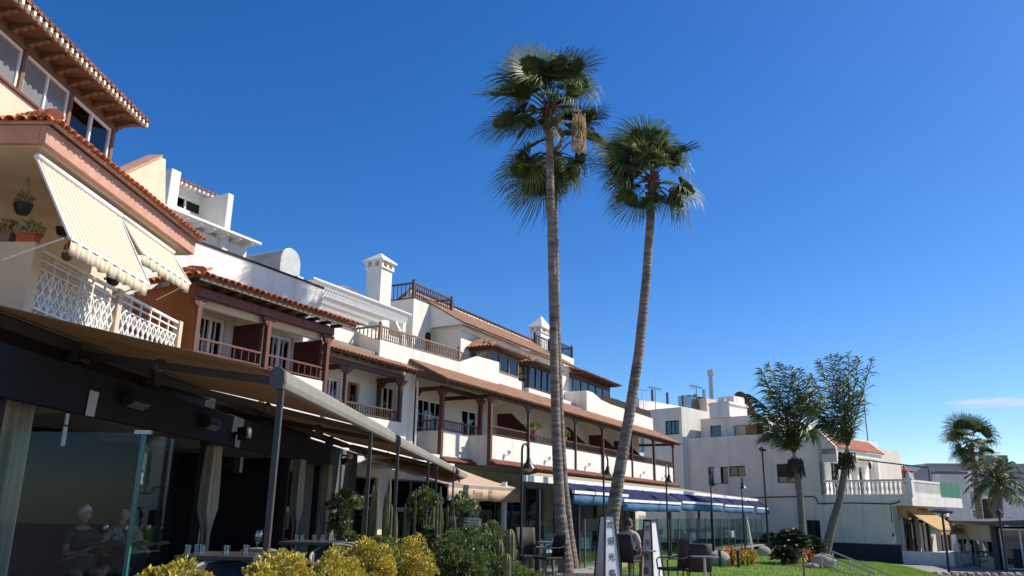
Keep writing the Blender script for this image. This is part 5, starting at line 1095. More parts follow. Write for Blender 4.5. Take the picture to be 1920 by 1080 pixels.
M['rattan'] = mat('dark_brown_rattan', (0.035, 0.024, 0.02), 0.65, 0.35, 60, .5, 90); M['cushion'] = mat('dark_seat_cushion', (0.03, 0.028, 0.03), .9)
def terrace_chair(P, rz, label, hb=1.02):
    T = thing('rattan_chair', label, 'chair', P, rz, 'dark rattan chairs on the terrace'); w = .25
    q = MB(); q.box(-w, w, -.25, .23, .40, .46); q.build('seat', M['rattan'], T, bevel=.015)
    q = MB(); n = 8
    for i in range(n + 1):
        for z, yy in ((.42, .22), (.75, .255), (hb, .31)): u = i / n * 2 - 1; q.v.append((u * w, yy + .03 * (1 - u * u), z))
    for i in range(n):
        for j in range(2): q.f.append((i * 3 + j, (i + 1) * 3 + j, (i + 1) * 3 + j + 1, i * 3 + j + 1))
    q.build('backrest', M['rattan'], T, smooth=True).modifiers.new('t', 'SOLIDIFY').thickness = .035
    for sx in (-1, 1):
        for sy, z1 in ((-.23, .41), (.22, .41)): MB().tube([(sx * .235, sy, .40), (sx * .25, sy + (.05 if sy > 0 else -.02), 0)], [.017, .014], 8).build('leg', M['black'], T)
        MB().tube([(sx * .25, -.25, .40), (sx * .275, -.27, .62), (sx * .275, -.2, .665), (sx * .275, .1, .66), (sx * .25, .26, .70)], .017, 8).build('armrest', M['black'], T)
    return T
def round_table(P, label, r=.35, h=.73, m=None):
    T = thing('bistro_table', label, 'table', P); MB().lathe([(r, 0), (r, .025)], 24, (0, 0, h)).build('table_top', m or M['greymetal'], T); MB().tube([(0, 0, .02), (0, 0, h)], .03, 10).build('pedestal', M['steel'], T); MB().lathe([(.22, 0), (.2, .02), (.04, .04)], 16).build('base', M['black'], T); return T
def gpt(x, y): # point on the deck or lawn seen at a pixel
    P = on_z(x, y, 0); return P
mx = at_y(1178, 1040, 19.2); mp = Vector((mx.x, mx.y, DZ))
terrace_chair((mp.x - .03, mp.y, DZ), rad(150), 'dark rattan chair that the man in the beige shirt sits on')
seated_person('seated man in a beige t-shirt and dark shorts looking away over the lawn', (mp.x, mp.y - .02, DZ + .0), rad(150), M['tee'], M['shorts'], M['hairdark'], .03, 'lap', seat=.46, turn=rad(-25))
c = at_y(1306, 1060, 18.6); terrace_chair((c.x, c.y, ground_z(c.x, c.y)), rad(185), 'dark rattan chair with its back to the lawn and steel table leg behind', 1.0)
c = at_y(1262, 1060, 18.9); terrace_chair((c.x, c.y, ground_z(c.x, c.y)), rad(-75), 'dark rattan chair seen from the side beside the blank lantern', 1.05)
c = at_y(1307, 1060, 18.0); round_table((c.x + .15, c.y - .05, ground_z(c.x, c.y)), 'round steel pedestal table in front of the rattan chair with its back to the lawn', .3)
c = at_y(1204, 1050, 19.9); round_table((c.x, c.y, .02), 'small round table with glasses in front of the seated man', .34); manT = Vector((c.x, c.y, .02))
c = at_y(993, 1040, 20.5); terrace_chair((c.x, c.y, DZ), rad(20), 'dark high backed rattan chair beside the cacti', 1.1)
c = at_y(1022, 1040, 19.9); terrace_chair((c.x + .1, c.y, DZ), rad(-60), 'dark rattan armchair between the cacti and the straight palm trunk', .95)
c = at_y(1015, 1030, 21.0); round_table((c.x + .3, c.y, DZ), 'round table with a white cup by the straight palm trunks', .4); cupT = Vector((c.x + .3, c.y, DZ))
# white clothed tables and pale chairs inside the glazed terrace
M['cloth'] = mat('white_tablecloth', (.66, .68, .66), .9, .05, 4)
def clothed(s, y, label):
    p = FR.w(s, y, .02); T = thing('clothed_table', label, 'table', p, FR.rz, 'clothed tables in the glazed terrace'); q = MB(); n = 28; w = .42
    prof = []
    for i in range(n):
        a = 2 * math.pi * i / n; k = w / max(abs(math.cos(a)), abs(math.sin(a))); prof.append((k * math.cos(a), k * math.sin(a)))
    for i, (a, b) in enumerate(prof): q.v += [(a, b, .76), (a * (1.04 + .03 * math.sin(i * 2.1)), b * (1.04 + .03 * math.sin(i * 2.1)), .42)]
    q.f.append(tuple(2 * i for i in range(n))); q.f += [(2 * i, 2 * i + 1, 2 * ((i + 1) % n) + 1, 2 * ((i + 1) % n)) for i in range(n)]; q.build('tablecloth', M['cloth'], T)
    for sx in (-.36, .36):
        for sy in (-.36, .36): MB().box(sx - .02, sx + .02, sy - .02, sy + .02, 0, .75).build('leg', M['steel'], T)
M['palechair'] = mat('pale_chair', (.58, .60, .60), .6)
def pale_chair(s, y, rz, label, blue=False):
    p = FR.w(s, y, .02); T = thing('cafe_chair', label, 'chair', p, FR.rz + rz, 'pale chairs in the glazed terrace'); m = M['skyblue'] if blue else M['palechair']
    MB().box(-.22, .22, -.22, .22, .43, .47).build('seat', m, T); MB().hexa([(-.22, .2, .47), (.22, .2, .47), (.22, .23, .47), (-.22, .23, .47), (-.22, .27, .95), (.22, .27, .95), (.22, .3, .95), (-.22, .3, .95)]).build('backrest', m, T)
    for sx in (-.2, .2):
        for sy in (-.2, .2): MB().box(sx - .015, sx + .015, sy - .015, sy + .015, 0, .43).build('leg', M['steel'], T)
for i, s in enumerate((-10, -6.4, -2.2, 1.8, 6, 10, 14)):
    lab = ['square white clothed table nearest the beige awning column', 'square white clothed table behind the straight palm trunks', 'square white clothed table behind the first lantern', 'square white clothed table behind the rattan chair on the lawn side', 'square white clothed table behind the boulder', 'square white clothed table behind the red bromeliads', 'square white clothed table at the far end of the glass screens'][i]
    clothed(s, -4.0 + .3 * (i % 2), lab)
    for k, (dx, r) in enumerate(((-.75, math.pi / 2), (.75, -math.pi / 2))): pale_chair(s + dx, -4.0 + .3 * (i % 2), r, ('pale blue chair by the ' if i == 4 and k == 1 else 'pale chair by the ') + lab.replace('square white clothed ', ''), blue=(i == 4 and k == 1))
# white framed glass cabinet by the hedge
a, b = at_y(842, 972, 22), at_y(900, 1008, 22); T = thing('menu_cabinet', 'white framed glass counter below the beige awning', 'counter', (a.x, 22, 0)); w = b.x - a.x; q = MB()
for x in (0, w * .5, w): q.box(x - .025, x + .025, -.025, .025, 0, a.z)
for z in (.35, b.z, a.z - .3, a.z): q.box(.026, w - .026, -.022, .022, z - .025, z + .02)
q.build('frame', M['whitepaint'], T); MB().box(.03, w - .03, -.004, .004, .36, a.z - .04).build('glass', M['clear'], T); MB().box(.03, w - .03, .05, .09, a.z - .28, a.z - .05).build('back_panel', M['white2'], T)
# ------------------------------------------------------------------ restaurant terrace furniture
M['tub'] = mat('dark_tub_chair', (0.035, 0.033, 0.032), .7, .2, 20); M['tubrim'] = mat('pale_chair_rim', (0.30, 0.295, 0.28), .7)
def tub_chair(P, rz, label, w=.33):
    T = thing('tub_chair', label, 'chair', P, rz, 'tub chairs on the restaurant terrace'); q = MB(); n = 16
    for i in range(n + 1):
        a = math.pi * (-.12 + 1.24 * i / n); x, y = w * math.cos(a), .30 * math.sin(a) * .95; t = math.sin(max(0, min(1, i / n)) * math.pi); zt_ = .52 + .20 * t
        q.v += [(x * .92, y * .92, .25), (x, y, zt_)]
    for i in range(n): q.f.append((2 * i, 2 * i + 2, 2 * i + 3, 2 * i + 1))
    q.build('backrest', M['tub'], T, smooth=True).modifiers.new('t', 'SOLIDIFY').thickness = .04
    q = MB(); q.tube([(w * math.cos(math.pi * (-.12 + 1.24 * i / n)), .30 * math.sin(math.pi * (-.12 + 1.24 * i / n)) * .95, .52 + .20 * math.sin(i / n * math.pi)) for i in range(n + 1)], .024, 8); q.build('rim', M['tubrim'], T, smooth=True)
    MB().lathe([(w * .85, 0), (w * .9, .08), (w * .85, .12)], 16, (0, 0, .26)).build('seat', M['cushion'], T)
    for sx in (-.2, .2):
        for sy in (-.17, .2): MB().tube([(sx, sy, 0), (sx * .9, sy * .9, .34)], .018, 8).build('leg', M['blackwood'], T)
TF = .4
RIM = .14
for x, y, Y, rz, l in ((420, 1047, 7.75, rad(8), 'tub chair with a pale rim beside the tall wine glass'), (452, 1036, 8.9, rad(175), 'tub chair facing the wine glass across the table'), (90, 1068, 5.35, rad(5), 'tub chair in front of the glass windbreak'), (630, 1020, 11.4, rad(5), 'tub chair behind the middle of the yellow hedge'), (660, 1010, 12.6, rad(178), 'tub chair on the far side of the hedge table'), (500, 1010, 10.4, rad(180), 'tub chair half hidden behind the first canopy post')):
    P = at_y(x, y, Y); tub_chair((P.x, Y, max(TF, P.z - .82) if False else TF), rz, l)
def dtable(P, w, d, label):
    T = thing('dining_table', label, 'table', P, rad(-2), 'dining tables on the restaurant terrace'); MB().box(-w, w, -d, d, .72, .76).build('table_top', mat('dark_table_top', (.06, .055, .05), .35), T, bevel=.006); MB().box(-.05, .05, -.05, .05, .03, .72).build('pedestal', M['black'], T); MB().box(-.25, .25, -.25, .25, 0, .03).build('base', M['black'], T)
tb = [(-2.75, 8.35, 'dark dining table with the tall wine glass'), (-2.75, 11.9, 'dark dining table behind the yellow hedge'), (-4.9, 10.8, 'dark dining table where the two guests sit'), (-2.6, 15.0, 'dark dining table beside the columnar cacti')]
for x, y, l in tb: dtable((x, y, TF), .38, .42, l)
M['wineglass'] = glass_mat('wine_glass', (.93, .95, .95), 2.2)
def wine(P, label, s=1.0):
    q = MB(); q.lathe([(.035, 0), (.034, .004), (.006, .008), (.004, .09), (.012, .10), (.034, .125), (.042, .16), (.040, .20), (.034, .225), (.033, .225), (.039, .20), (.041, .16), (.033, .127), (.010, .104)], 18); o = q.build('wine_glass', M['wineglass'], None, smooth=True, loc=P); o.scale = (s, s, s); tag(o, label, 'glass', 'glasses on the terrace tables')
def tumbler(P, label, grp=None):
    q = MB(); q.lathe([(.030, 0), (.036, .09), (.034, .09), (.028, .008)], 16); tag(q.build('tumbler', M['wineglass'], None, smooth=True, loc=P, sharp=40), label, 'glass', 'glasses on the terrace tables')
TT = TF + .762
g = at_y(482, 1028, 8.2); wine((g.x, 8.2, TT), 'tall empty wine glass near the first canopy post', 1.05)
for k, (dx, dy) in enumerate(((-.26, -.2), (-.18, -.28), (-.3, -.33), (.2, -.15), (.06, -.3))): tumbler((-2.75 + dx, 8.35 + dy, TT), 'clear tumbler on the table with the tall wine glass')
for k, (dx, dy) in enumerate(((-.2, -.2), (-.1, -.3), (.05, -.22), (.18, -.3), (.25, -.1))): tumbler((-2.75 + dx, 11.9 + dy, TT), 'clear tumbler on the table behind the yellow hedge')
for k, (dx, dy) in enumerate(((-.2, -.2), (.1, -.25), (.25, .0))): wine((-4.9 + dx, 10.8 + dy, TT), 'wine glass on the table of the two guests')
p = at_y(118, 965, 10); tub_chair((-5.75, 11.2, TF), rad(-60), 'tub chair of the guest in the dark shirt'); seated_person('grey haired guest in a dark shirt at the restaurant table behind the windbreak', (-5.75, 11.2, TF), rad(55), M['shirtdark'], M['shorts'], M['hairwhite'], .06, 'table', seat=.30)
tub_chair((-5.35, 11.7, TF), rad(-160), 'tub chair of the guest in the patterned blouse'); seated_person('guest in a patterned blouse with a hand raised to the chin', (-5.35, 11.7, TF), rad(15), M['blouse'], M['shorts'], M['hairdark'], .08, 'chin', seat=.32)

for dx, dy in ((-.1, -.12), (.12, -.05)): tumbler((manT.x + dx, manT.y + dy, .02 + .756), 'clear tumbler on the round table of the seated man')
q = MB(); q.lathe([(.025, 0), (.04, .07), (.036, .07), (.022, .008)], 14); tag(q.build('cup', M['whitepaint'], None, smooth=True, loc=(cupT.x, cupT.y - .1, DZ + .756), sharp=40), 'small white cup on the round table by the palm trunks', 'cup')
# ------------------------------------------------------------------ fan palms
rl = random.Random(21)
M['trunk'] = mat('palm_trunk', (0.15, 0.115, 0.09), 0.9, 0.35, 1.6, 1.0, 16, stretch=(1, 1, 5), two=(0.27, 0.22, 0.175)); M['boots'] = mat('palm_boots', (0.16, 0.07, 0.04), 0.9, 0.35, 8, 0.8, 20)
M['fan'] = mat('fan_palm_leaf', (0.085, 0.125, 0.042), 0.5, 0.3, 4, spec=.35, objr=.35, trans=.35, two=(0.15, 0.19, 0.06)); M['fandry'] = mat('dry_palm_leaf', (0.26, 0.20, 0.095), 0.7, 0.3, 4, objr=.25, trans=.25, two=(.15, .15, .06)); M['tanflower'] = mat('dry_flower_stalks', (0.42, 0.29, 0.16), .9, .3, 6, isl=.2)
WIND = Vector((-.75, -.1, -.35))
def fan_frond(T, hub, d, L, m, droop, up, r, nseg=44, span=2.0):
    """petiole and pleated fan blade with split tips that hang and stream down wind"""
    y = d.normalized(); z = up - y * up.dot(y)
    if z.length < .05: z = Vector((0, -1, .2))
    z.normalize(); x = y.cross(z); q = MB(); pet = L * .50; blade = L * .62
    P1 = hub + y * pet * .5 + z * .05 * L; P2 = hub + y * pet
    q.tube([hub, P1, P2], [.03, .022, .014], 5)
    tilt = r.uniform(.15, .55); by = (y * math.cos(tilt) - z * math.sin(tilt)).normalized(); bz = x.cross(by).normalized() * (1 if x.cross(by).dot(z) > 0 else -1)
    cup = r.uniform(-.1, .4); da = 2 * span / nseg
    def P(a, rad_, zz): return P2 + x * (rad_ * math.sin(a)) + by * (rad_ * math.cos(a)) + bz * zz
    for k in range(nseg):
        a = -span + da * (k + .5); Lk = blade * (1 - .2 * (abs(a) / span) ** 2) * r.uniform(.85, 1.1); ri = blade * r.uniform(.36, .48); e0, e1 = a - da / 2, a + da / 2; c = cup * (a / span) ** 2
        g = (Vector((0, 0, -.75)) + WIND * .7) * droop * r.uniform(.5, 1.4)
        a0, a1, mid = P(e0, ri * .97, c * ri - .02 * L) + g * .02, P(e1, ri * .97, c * ri - .02 * L) + g * .02, P(a, ri, c * ri + .022 * L) + g * .02
        q.add([P(a, .02, 0), a0, mid, a1], [(0, 1, 2), (0, 2, 3)])
        sw = r.uniform(-.06, .06); m1 = P(a + sw * .5, ri + (Lk - ri) * .55, c * Lk * .8) + g * Lk * .16; tip = P(a + sw, ri + (Lk - ri) * (1 - .15 * min(droop, 1.5)), c * Lk) + g * Lk * .52
        wv = (a1 - a0) * .36
        q.add([a0 * .75 + mid * .25, a1 * .75 + mid * .25, m1 + wv, m1 - wv, tip], [(0, 1, 2, 3), (3, 2, 4)])
    return q.build('frond', m, T)
def trunk_mesh(pts, rs, name, m, T, ring=.13, sides=14):
    P = []; R_ = []; 
    for i in range(len(pts) - 1):
        a, b = pts[i], pts[i + 1]; n = max(2, int((b - a).length / ring * 2))
        for k in range(n):
            t = k / n; P.append(a.lerp(b, t)); R_.append((rs[i] + (rs[i + 1] - rs[i]) * t) * (1.0 + (.035 if k % 2 else -.02)) * rl.uniform(.985, 1.015))
    P.append(pts[-1]); R_.append(rs[-1])
    # smooth the path
    for _ in range(6): P = [P[0]] + [(P[i - 1] + P[i] * 2 + P[i + 1]) / 4 for i in range(1, len(P) - 1)] + [P[-1]]
    q = MB(); q.tube(P, R_, sides); return q.build(name, m, T, smooth=False)
def fan_palm(Y, path, radii, targets, label, extra=10, hangs=6, hub_px=None, base_z=0, dry=3, size=1.0):
    W = [at_y(x, y, Y) for x, y in path]; base = Vector((W[0].x, Y, base_z)); T = thing('fan_palm', label, 'palm tree', base)
    pts = [w - base for w in W]; pts[0].z = -.05
    trunk_mesh(pts, radii, 'trunk', M['trunk'], T); hub = pts[-1]
    q = MB()                               # old leaf bases under the crown
    for k in range(46):
        a = k * 2.4; h = rl.uniform(-.75, .12); c = hub + Vector((math.cos(a) * radii[-1] * .8, math.sin(a) * radii[-1] * .8, h)); q.bar(c, c + Vector((math.cos(a) * .14, math.sin(a) * .14, .2)), rl.uniform(.02, .035))
    q.build('leaf_bases', M['boots'], T)
    for tx, ty, *k in targets:
        dep = rl.uniform(-.7, .7); tg = at_y(tx, ty - (22 if ty < path[-1][1] - 10 else 0) * min(1, 23 / Y), Y + dep) - base; d = tg - hub; L = max(d.length, .55 * size)
        fan_frond(T, hub + Vector((0, 0, rl.uniform(-.15, .1))), d, min(max(L * (1.44 if d.z > .2 else 1.26), 1.15 * size), 2.5 * size), M['fandry'] if k else M['fan'], rl.uniform(.2, .6) if d.z > .2 else rl.uniform(.4, .75), Vector((rl.uniform(-.6, .6), rl.uniform(-1.6, -.3), 1)), rl)
    for k in range(extra):
        a = rl.uniform(0, 6.28); e = rl.uniform(-.35, 1.2); fan_frond(T, hub, Vector((math.cos(a) * math.cos(e) - .3, math.sin(a) * math.cos(e), math.sin(e))), size * rl.uniform(1.4, 1.9), M['fan'], rl.uniform(.4, 1.0), Vector((rl.uniform(-.5, .5), rl.uniform(-.5, .5), 1)), rl)
    for k in range(hangs):
        a = rl.uniform(0, 6.28); e = rl.uniform(-1.25, -.6); fan_frond(T, hub + Vector((0, 0, -.2)), Vector((math.cos(a) * math.cos(e) - .15, math.sin(a) * math.cos(e), math.sin(e))), size * rl.uniform(1.05, 1.35), M['fandry'] if k < dry else M['fan'], rl.uniform(.6, 1.0), Vector((rl.uniform(-.5, .5), rl.uniform(-.5, .5), 1)), rl)
    return T, hub, base
TA, hubA, bA = fan_palm(22.2, [(1062, 1068), (1050, 960), (1043, 820), (1038, 620), (1033, 400), (1029, 205)], [.22, .155, .13, .122, .12, .11],
    [(1030, 92), (1000, 105), (965, 115), (985, 140), (1052, 115), (1085, 108), (1070, 135), (1040, 150), (950, 170), (985, 180), (940, 225), (965, 245), (990, 232), (1005, 200), (1062, 195), (970, 215), (955, 205), (1015, 85), (1045, 88), (930, 185), (1100, 120), (925, 235)], 'tall straight fan palm with the highest crown, rising in front of a twin trunk', 7, 2, dry=2, base_z=DZ)
TC, hubC, bC = fan_palm(23.8, [(1073, 1066), (1066, 1000), (1056, 900), (1049, 760), (1044, 600), (1040, 420), (1040, 288)], [.2, .155, .13, .115, .11, .11, .105],
    [(1112, 212), (1095, 235), (1128, 240), (1080, 262), (985, 300, 1), (958, 322), (975, 352), (1000, 365), (992, 330), (1030, 345), (1060, 352), (1085, 335), (1098, 300), (1070, 310), (1020, 300)], 'tall fan palm whose trunk hides behind the straight one, crown lower and tangled', 4, 4, dry=2, base_z=DZ)
TB, hubB, bB = fan_palm(23.6, [(1140, 1070), (1146, 985), (1158, 905), (1178, 790), (1198, 660), (1212, 520), (1219, 420), (1223, 342)], [.26, .21, .175, .155, .145, .135, .13, .12],
    [(1192, 222), (1222, 232), (1258, 240), (1275, 262), (1240, 268), (1205, 262), (1152, 278), (1168, 300), (1148, 325), (1170, 345), (1150, 375), (1182, 378), (1205, 330), (1262, 318), (1288, 340), (1308, 345), (1268, 372), (1290, 372), (1238, 315)], 'fan palm with a slanting trunk and wind swept crown', 6, 2, dry=0, base_z=.02)
q = MB()                                   # tan flower stalks hanging in the crown
for k in range(230):
    a = at_y(1085 + rl.uniform(-13, 13), 212 + rl.uniform(0, 66), 22.3 + rl.uniform(-.2, .2)) - bA; q.tube([a, a + Vector((rl.uniform(-.05, .05), rl.uniform(-.05, .05), rl.uniform(-.12, -.3)))], .012, 3)
a = at_y(1085, 208, 22.3) - bA; q.tube([hubA, a.lerp(hubA, .4) + Vector((0, 0, .3)), a, a + Vector((0, 0, -.95))], .02, 5); q.build('flower_stalks', M['tanflower'], TA, kind='stuff')
q = MB()
for k in range(14): a = at_y(1278 + rl.uniform(-8, 12), 385, 23.4) - bB; q.tube([a, a + Vector((rl.uniform(-.2, .1), 0, rl.uniform(-.5, -.9)))], .008, 3)
q.build('ragged_strands', M['fandry'], TB, kind='stuff')
# ------------------------------------------------------------------ feather palms
M['feather'] = mat('coconut_leaf', (0.07, 0.11, 0.036), 0.5, 0.3, 3, spec=.35, objr=.3, trans=.3, two=(.12, .155, .05)); M['rachis'] = mat('leaf_rib', (0.30, 0.30, 0.13), .6, .2, 6); M['fibre'] = mat('dry_fibre', (0.05, 0.04, 0.032), .95, .4, 10, .6, 30); M['greytrunk'] = mat('grey_palm_trunk', (0.17, 0.15, 0.13), .9, .3, 2.5, .8, 18, stretch=(1, 1, 5))
def feather_frond(T, p0, p1, p2, m, wind=Vector((-.35, 0, -.25)), n=64, ll=.92, rib=True, lw=.028, rnd=rl, name='frond'):
    q = MB(); P = []; N = 16
    for i in range(N + 1): t = i / N; P.append(p0 * (1 - t) ** 2 + p1 * 2 * t * (1 - t) + p2 * t * t)
    q.tube(P, [.035 * (1 - .85 * i / N) for i in range(N + 1)], 4)
    for k in range(n):
        t = .07 + .93 * k / n; i = min(int(t * N), N - 1); f = t * N - i; c = P[i].lerp(P[i + 1], f); tg = (P[i + 1] - P[i]).normalized(); sd = tg.cross(Vector((rnd.uniform(-.2, .2), rnd.uniform(-.3, .3), 1))).normalized()
        for s in (-1, 1):
            L = ll * (.28 + .85 * math.sin(math.pi * min(t * .95 + .05, 1))) * rnd.uniform(.8, 1.1); d = (sd * s * .7 + tg * .85 + wind * rnd.uniform(.5, 1.3) + Vector((rnd.uniform(-.12, .12), rnd.uniform(-.12, .12), rnd.uniform(-.1, .1)))).normalized(); w = d.cross(Vector((rnd.uniform(-1, 1), rnd.uniform(-1, 1), rnd.uniform(-1, 1)))).normalized() * lw
            mid = c + d * L * .55 + Vector((0, 0, -.03)); tip = c + d * L + wind * L * .35 + Vector((0, 0, -.26 * L)); q.add([c - w * .5, c + w * .5, mid + w, mid - w, tip], [(0, 1, 2, 3), (3, 2, 4)])
    return q.build(name, m, T)
def coco(Y, path, radii, hub_px, tips, label, wind, base_z, boot):
    W = [at_y(x, y, Y) for x, y in path]; base = Vector((W[0].x, Y, base_z)); T = thing('coconut_palm', label, 'palm tree', base); pts = [w - base for w in W]; pts[0].z = -.05
    trunk_mesh(pts, radii, 'trunk', M['greytrunk'], T, .11); hub = at_y(*hub_px, Y) - base
    MB().tube([pts[-1], pts[-1].lerp(hub, .5), hub], [radii[-1] * .8, radii[-1] * .6, .06], 10).build('crownshaft', M['rachis'], T, smooth=True)
    for cx, cy, tx, ty in tips:
        dp = rl.uniform(-1.2, 1.2); p2 = at_y(tx, ty, Y + dp) - base; p1 = at_y(cx, cy, Y + dp * .5) - base; feather_frond(T, hub + Vector((0, 0, -.15)), p1, p2, M['feather'], wind)
    q = MB()
    for k in range(90): a = rl.uniform(0, 6.28); h = rl.uniform(0, 1); c = pts[-1].lerp(pts[-2], h * boot) + Vector((math.cos(a) * radii[-1] * 1.05, math.sin(a) * radii[-1] * 1.05, 0)); q.tube([c, c + Vector((math.cos(a) * rl.uniform(.05, .22), math.sin(a) * rl.uniform(.05, .22), rl.uniform(.0, .12))), c + Vector((math.cos(a) * rl.uniform(.1, .3), math.sin(a) * rl.uniform(.1, .3), rl.uniform(-.45, -.1)))], [.05, .04, .012], 4)
    q.build('dry_fibre', M['fibre'], T, kind='stuff'); return T
coco(37.5, [(1504, 1030), (1504, 985), (1500, 930), (1493, 880), (1490, 862)], [.21, .155, .145, .145, .16], (1489, 846),
    [(1450, 760, 1402, 738), (1452, 740, 1425, 690), (1470, 740, 1440, 680), (1480, 730, 1462, 678), (1490, 730, 1480, 685), (1495, 735, 1500, 690), (1505, 740, 1520, 700), (1500, 760, 1535, 722), (1520, 770, 1545, 745), (1440, 790, 1420, 775), (1455, 800, 1440, 815), (1510, 790, 1520, 815), (1470, 760, 1455, 730), (1500, 770, 1510, 735)], 'coconut palm with a straight ringed trunk and shaggy brown collar', Vector((-.35, .05, -.42)), -.2, 1.3)
coco(38.5, [(1543, 1036), (1560, 985), (1575, 935), (1584, 880), (1588, 850)], [.24, .185, .16, .15, .16], (1590, 834),
    [(1615, 740, 1638, 668), (1600, 735, 1610, 668), (1590, 730, 1592, 660), (1580, 735, 1572, 662), (1570, 740, 1555, 665), (1560, 745, 1535, 672), (1550, 760, 1522, 705), (1540, 745, 1500, 742), (1545, 770, 1512, 765), (1560, 790, 1540, 795), (1585, 760, 1580, 700), (1600, 770, 1612, 735)], 'coconut palm leaning from the plinth with upswept fronds', Vector((-.3, .05, -.4)), -.3, 1.0)
# far fan palm and date palm on the right
fan_palm(66, [(1838, 985), (1833, 930), (1827, 880), (1820, 838)], [.3, .26, .22, .2], [(1800, 800), (1815, 792), (1830, 800), (1845, 805), (1790, 815), (1795, 835), (1800, 850), (1815, 855), (1835, 840), (1843, 830), (1805, 820)], 'distant wind bent fan palm behind the conservatory', 14, 4, dry=3, base_z=-1, size=1.35)
def date_palm(Y, x, ybase, yhub, rpx, label, n=34):
    b = at_y(x, ybase, Y); h = at_y(x, yhub, Y); base = Vector((b.x, Y, -1)); T = thing('date_palm', label, 'palm tree', base); hub = h - base; trunk_mesh([Vector((0, 0, -.05)), hub * .5, hub], [.4, .34, .36], 'trunk', M['greytrunk'], T, .2); R_ = rpx / 1500 * Y
    for k in range(n):
        a = k * 2.399 + rl.uniform(-.2, .2); e = 1.25 - 2.1 * k / n; d = Vector((math.cos(a) * math.cos(e), math.sin(a) * math.cos(e), math.sin(e))); feather_frond(T, hub, hub + d * R_ * .6 + Vector((0, 0, R_ * .28)), hub + d * R_ + Vector((0, 0, -R_ * .22)), M['feather'], Vector((0, 0, -.1)), 26, .55, lw=.04)
date_palm(60, 1868, 985, 905, 58, 'bushy date palm beyond the conservatory roof')
# ------------------------------------------------------------------ cycad, bromeliads, boulders
def cycad(P, R_, h, label, n=46):
    T = thing('cycad', label, 'cycad', P); MB().tube([(0, 0, -.05), (0, 0, h * .42)], [.16, .13], 10).build('trunk', M['fibre'], T)
    hub = Vector((0, 0, h * .4))
    for k in range(n):
        a = k * 2.399; e = 1.35 - 1.35 * k / n; d = Vector((math.cos(a) * math.cos(e), math.sin(a) * math.cos(e), math.sin(e))); feather_frond(T, hub, hub + d * R_ * .6 + Vector((0, 0, R_ * .2)), hub + d * R_ + Vector((0, 0, -R_ * .1)), M['cycad'], Vector((0, 0, .05)), 24, .26, lw=.022)
M['cycad'] = mat('cycad_leaf', (0.028, 0.055, 0.018), .45, .3, 4, trans=.15)
p = at_y(1488, 1058, 29.5); cycad((p.x, p.y, ground_z(p.x, p.y)), .72, 1.35, 'dark green cycad standing on the lawn before the coconut palms')
p = at_y(1520, 1040, 30.5); cycad((p.x, p.y, ground_z(p.x, p.y)), .55, 1.2, 'smaller dark cycad crowding the larger one on the lawn', 34)
p = at_y(1472, 1060, 28.6); cycad((p.x, p.y, ground_z(p.x, p.y)), .45, .5, 'low spiky cycad seedling at the foot of the cycads', 24)
p = FR.w(18.2, -5.6); cycad((p.x, p.y, ground_z(p.x, p.y)), .6, 1.3, 'dark shrub palm against the plinth behind the last awning', 30)
M['brom_red'] = mat('bromeliad_red', (0.40, 0.07, 0.02), .4, .3, 5, isl=.2, trans=.3, hue=[(.42, .06, .02), (.55, .16, .02), (.34, .10, .02), (.25, .14, .02)]); M['brom_yel'] = mat('bromeliad_yellow', (0.34, 0.30, 0.03), .4, .3, 5, isl=.2, trans=.3, hue=[(.38, .33, .03), (.24, .27, .03), (.45, .28, .03)])
def bromeliad(P, s, m, label, n=26):
    T = thing('bromeliad', label, 'bromeliad', P, 0, 'bromeliads by the lawn')
    q = MB().tube([(0, 0, -.05), (0, 0, .12 * s)], .05 * s, 6); q.build('stem', M['fibre'], T)
    lm = MB(); w = .035
    pr_ = [(0, .05), (.25, .22), (.5, .34), (.72, .36), (.9, .28)]
    for i in range(len(pr_) - 1):
        w0, w1 = w * (1.1 - i / 5), w * (1.1 - (i + 1) / 5); lm.add([(-w0, pr_[i][0] * .6, pr_[i][1]), (0, pr_[i][0] * .6, pr_[i][1] - .012), (w0, pr_[i][0] * .6, pr_[i][1]), (w1, pr_[i + 1][0] * .6, pr_[i + 1][1]), (0, pr_[i + 1][0] * .6, pr_[i + 1][1] - .012), (-w1, pr_[i + 1][0] * .6, pr_[i + 1][1])], [(0, 1, 4, 5), (1, 2, 3, 4)])
    me = lm.mesh('leaf', m, True)
    for k in range(n): e = 1.0 - 1.0 * k / n; o = place('leaf', me, T, (0, 0, .0), (e * .95, 0, k * 2.399)); o.scale = (s * rl.uniform(.8, 1.2),) * 3
for x, y, Y, s, m, l in ((1372, 1040, 27.6, 1.0, 'brom_red', 'red bromeliad rosette right of the boulder'), (1392, 1042, 27.9, .95, 'brom_red', 'orange red bromeliad rosette between two black bollards'), (1385, 1050, 27.2, .9, 'brom_yel', 'yellow green bromeliad at the foot of the red ones'), (1402, 1050, 27.4, .8, 'brom_yel', 'yellow bromeliad at the lawn edge'), (1362, 1030, 28.4, .9, 'brom_yel', 'greenish bromeliad behind the boulder'), (1408, 1038, 28.2, .9, 'brom_red', 'rust red bromeliad furthest along the bed'), (1518, 1045, 28.0, .9, 'brom_red', 'bright orange bromeliad in front of the cycads')):
    p = at_y(x, y, Y); bromeliad((p.x, p.y, ground_z(p.x, p.y)), s, M[m], l)
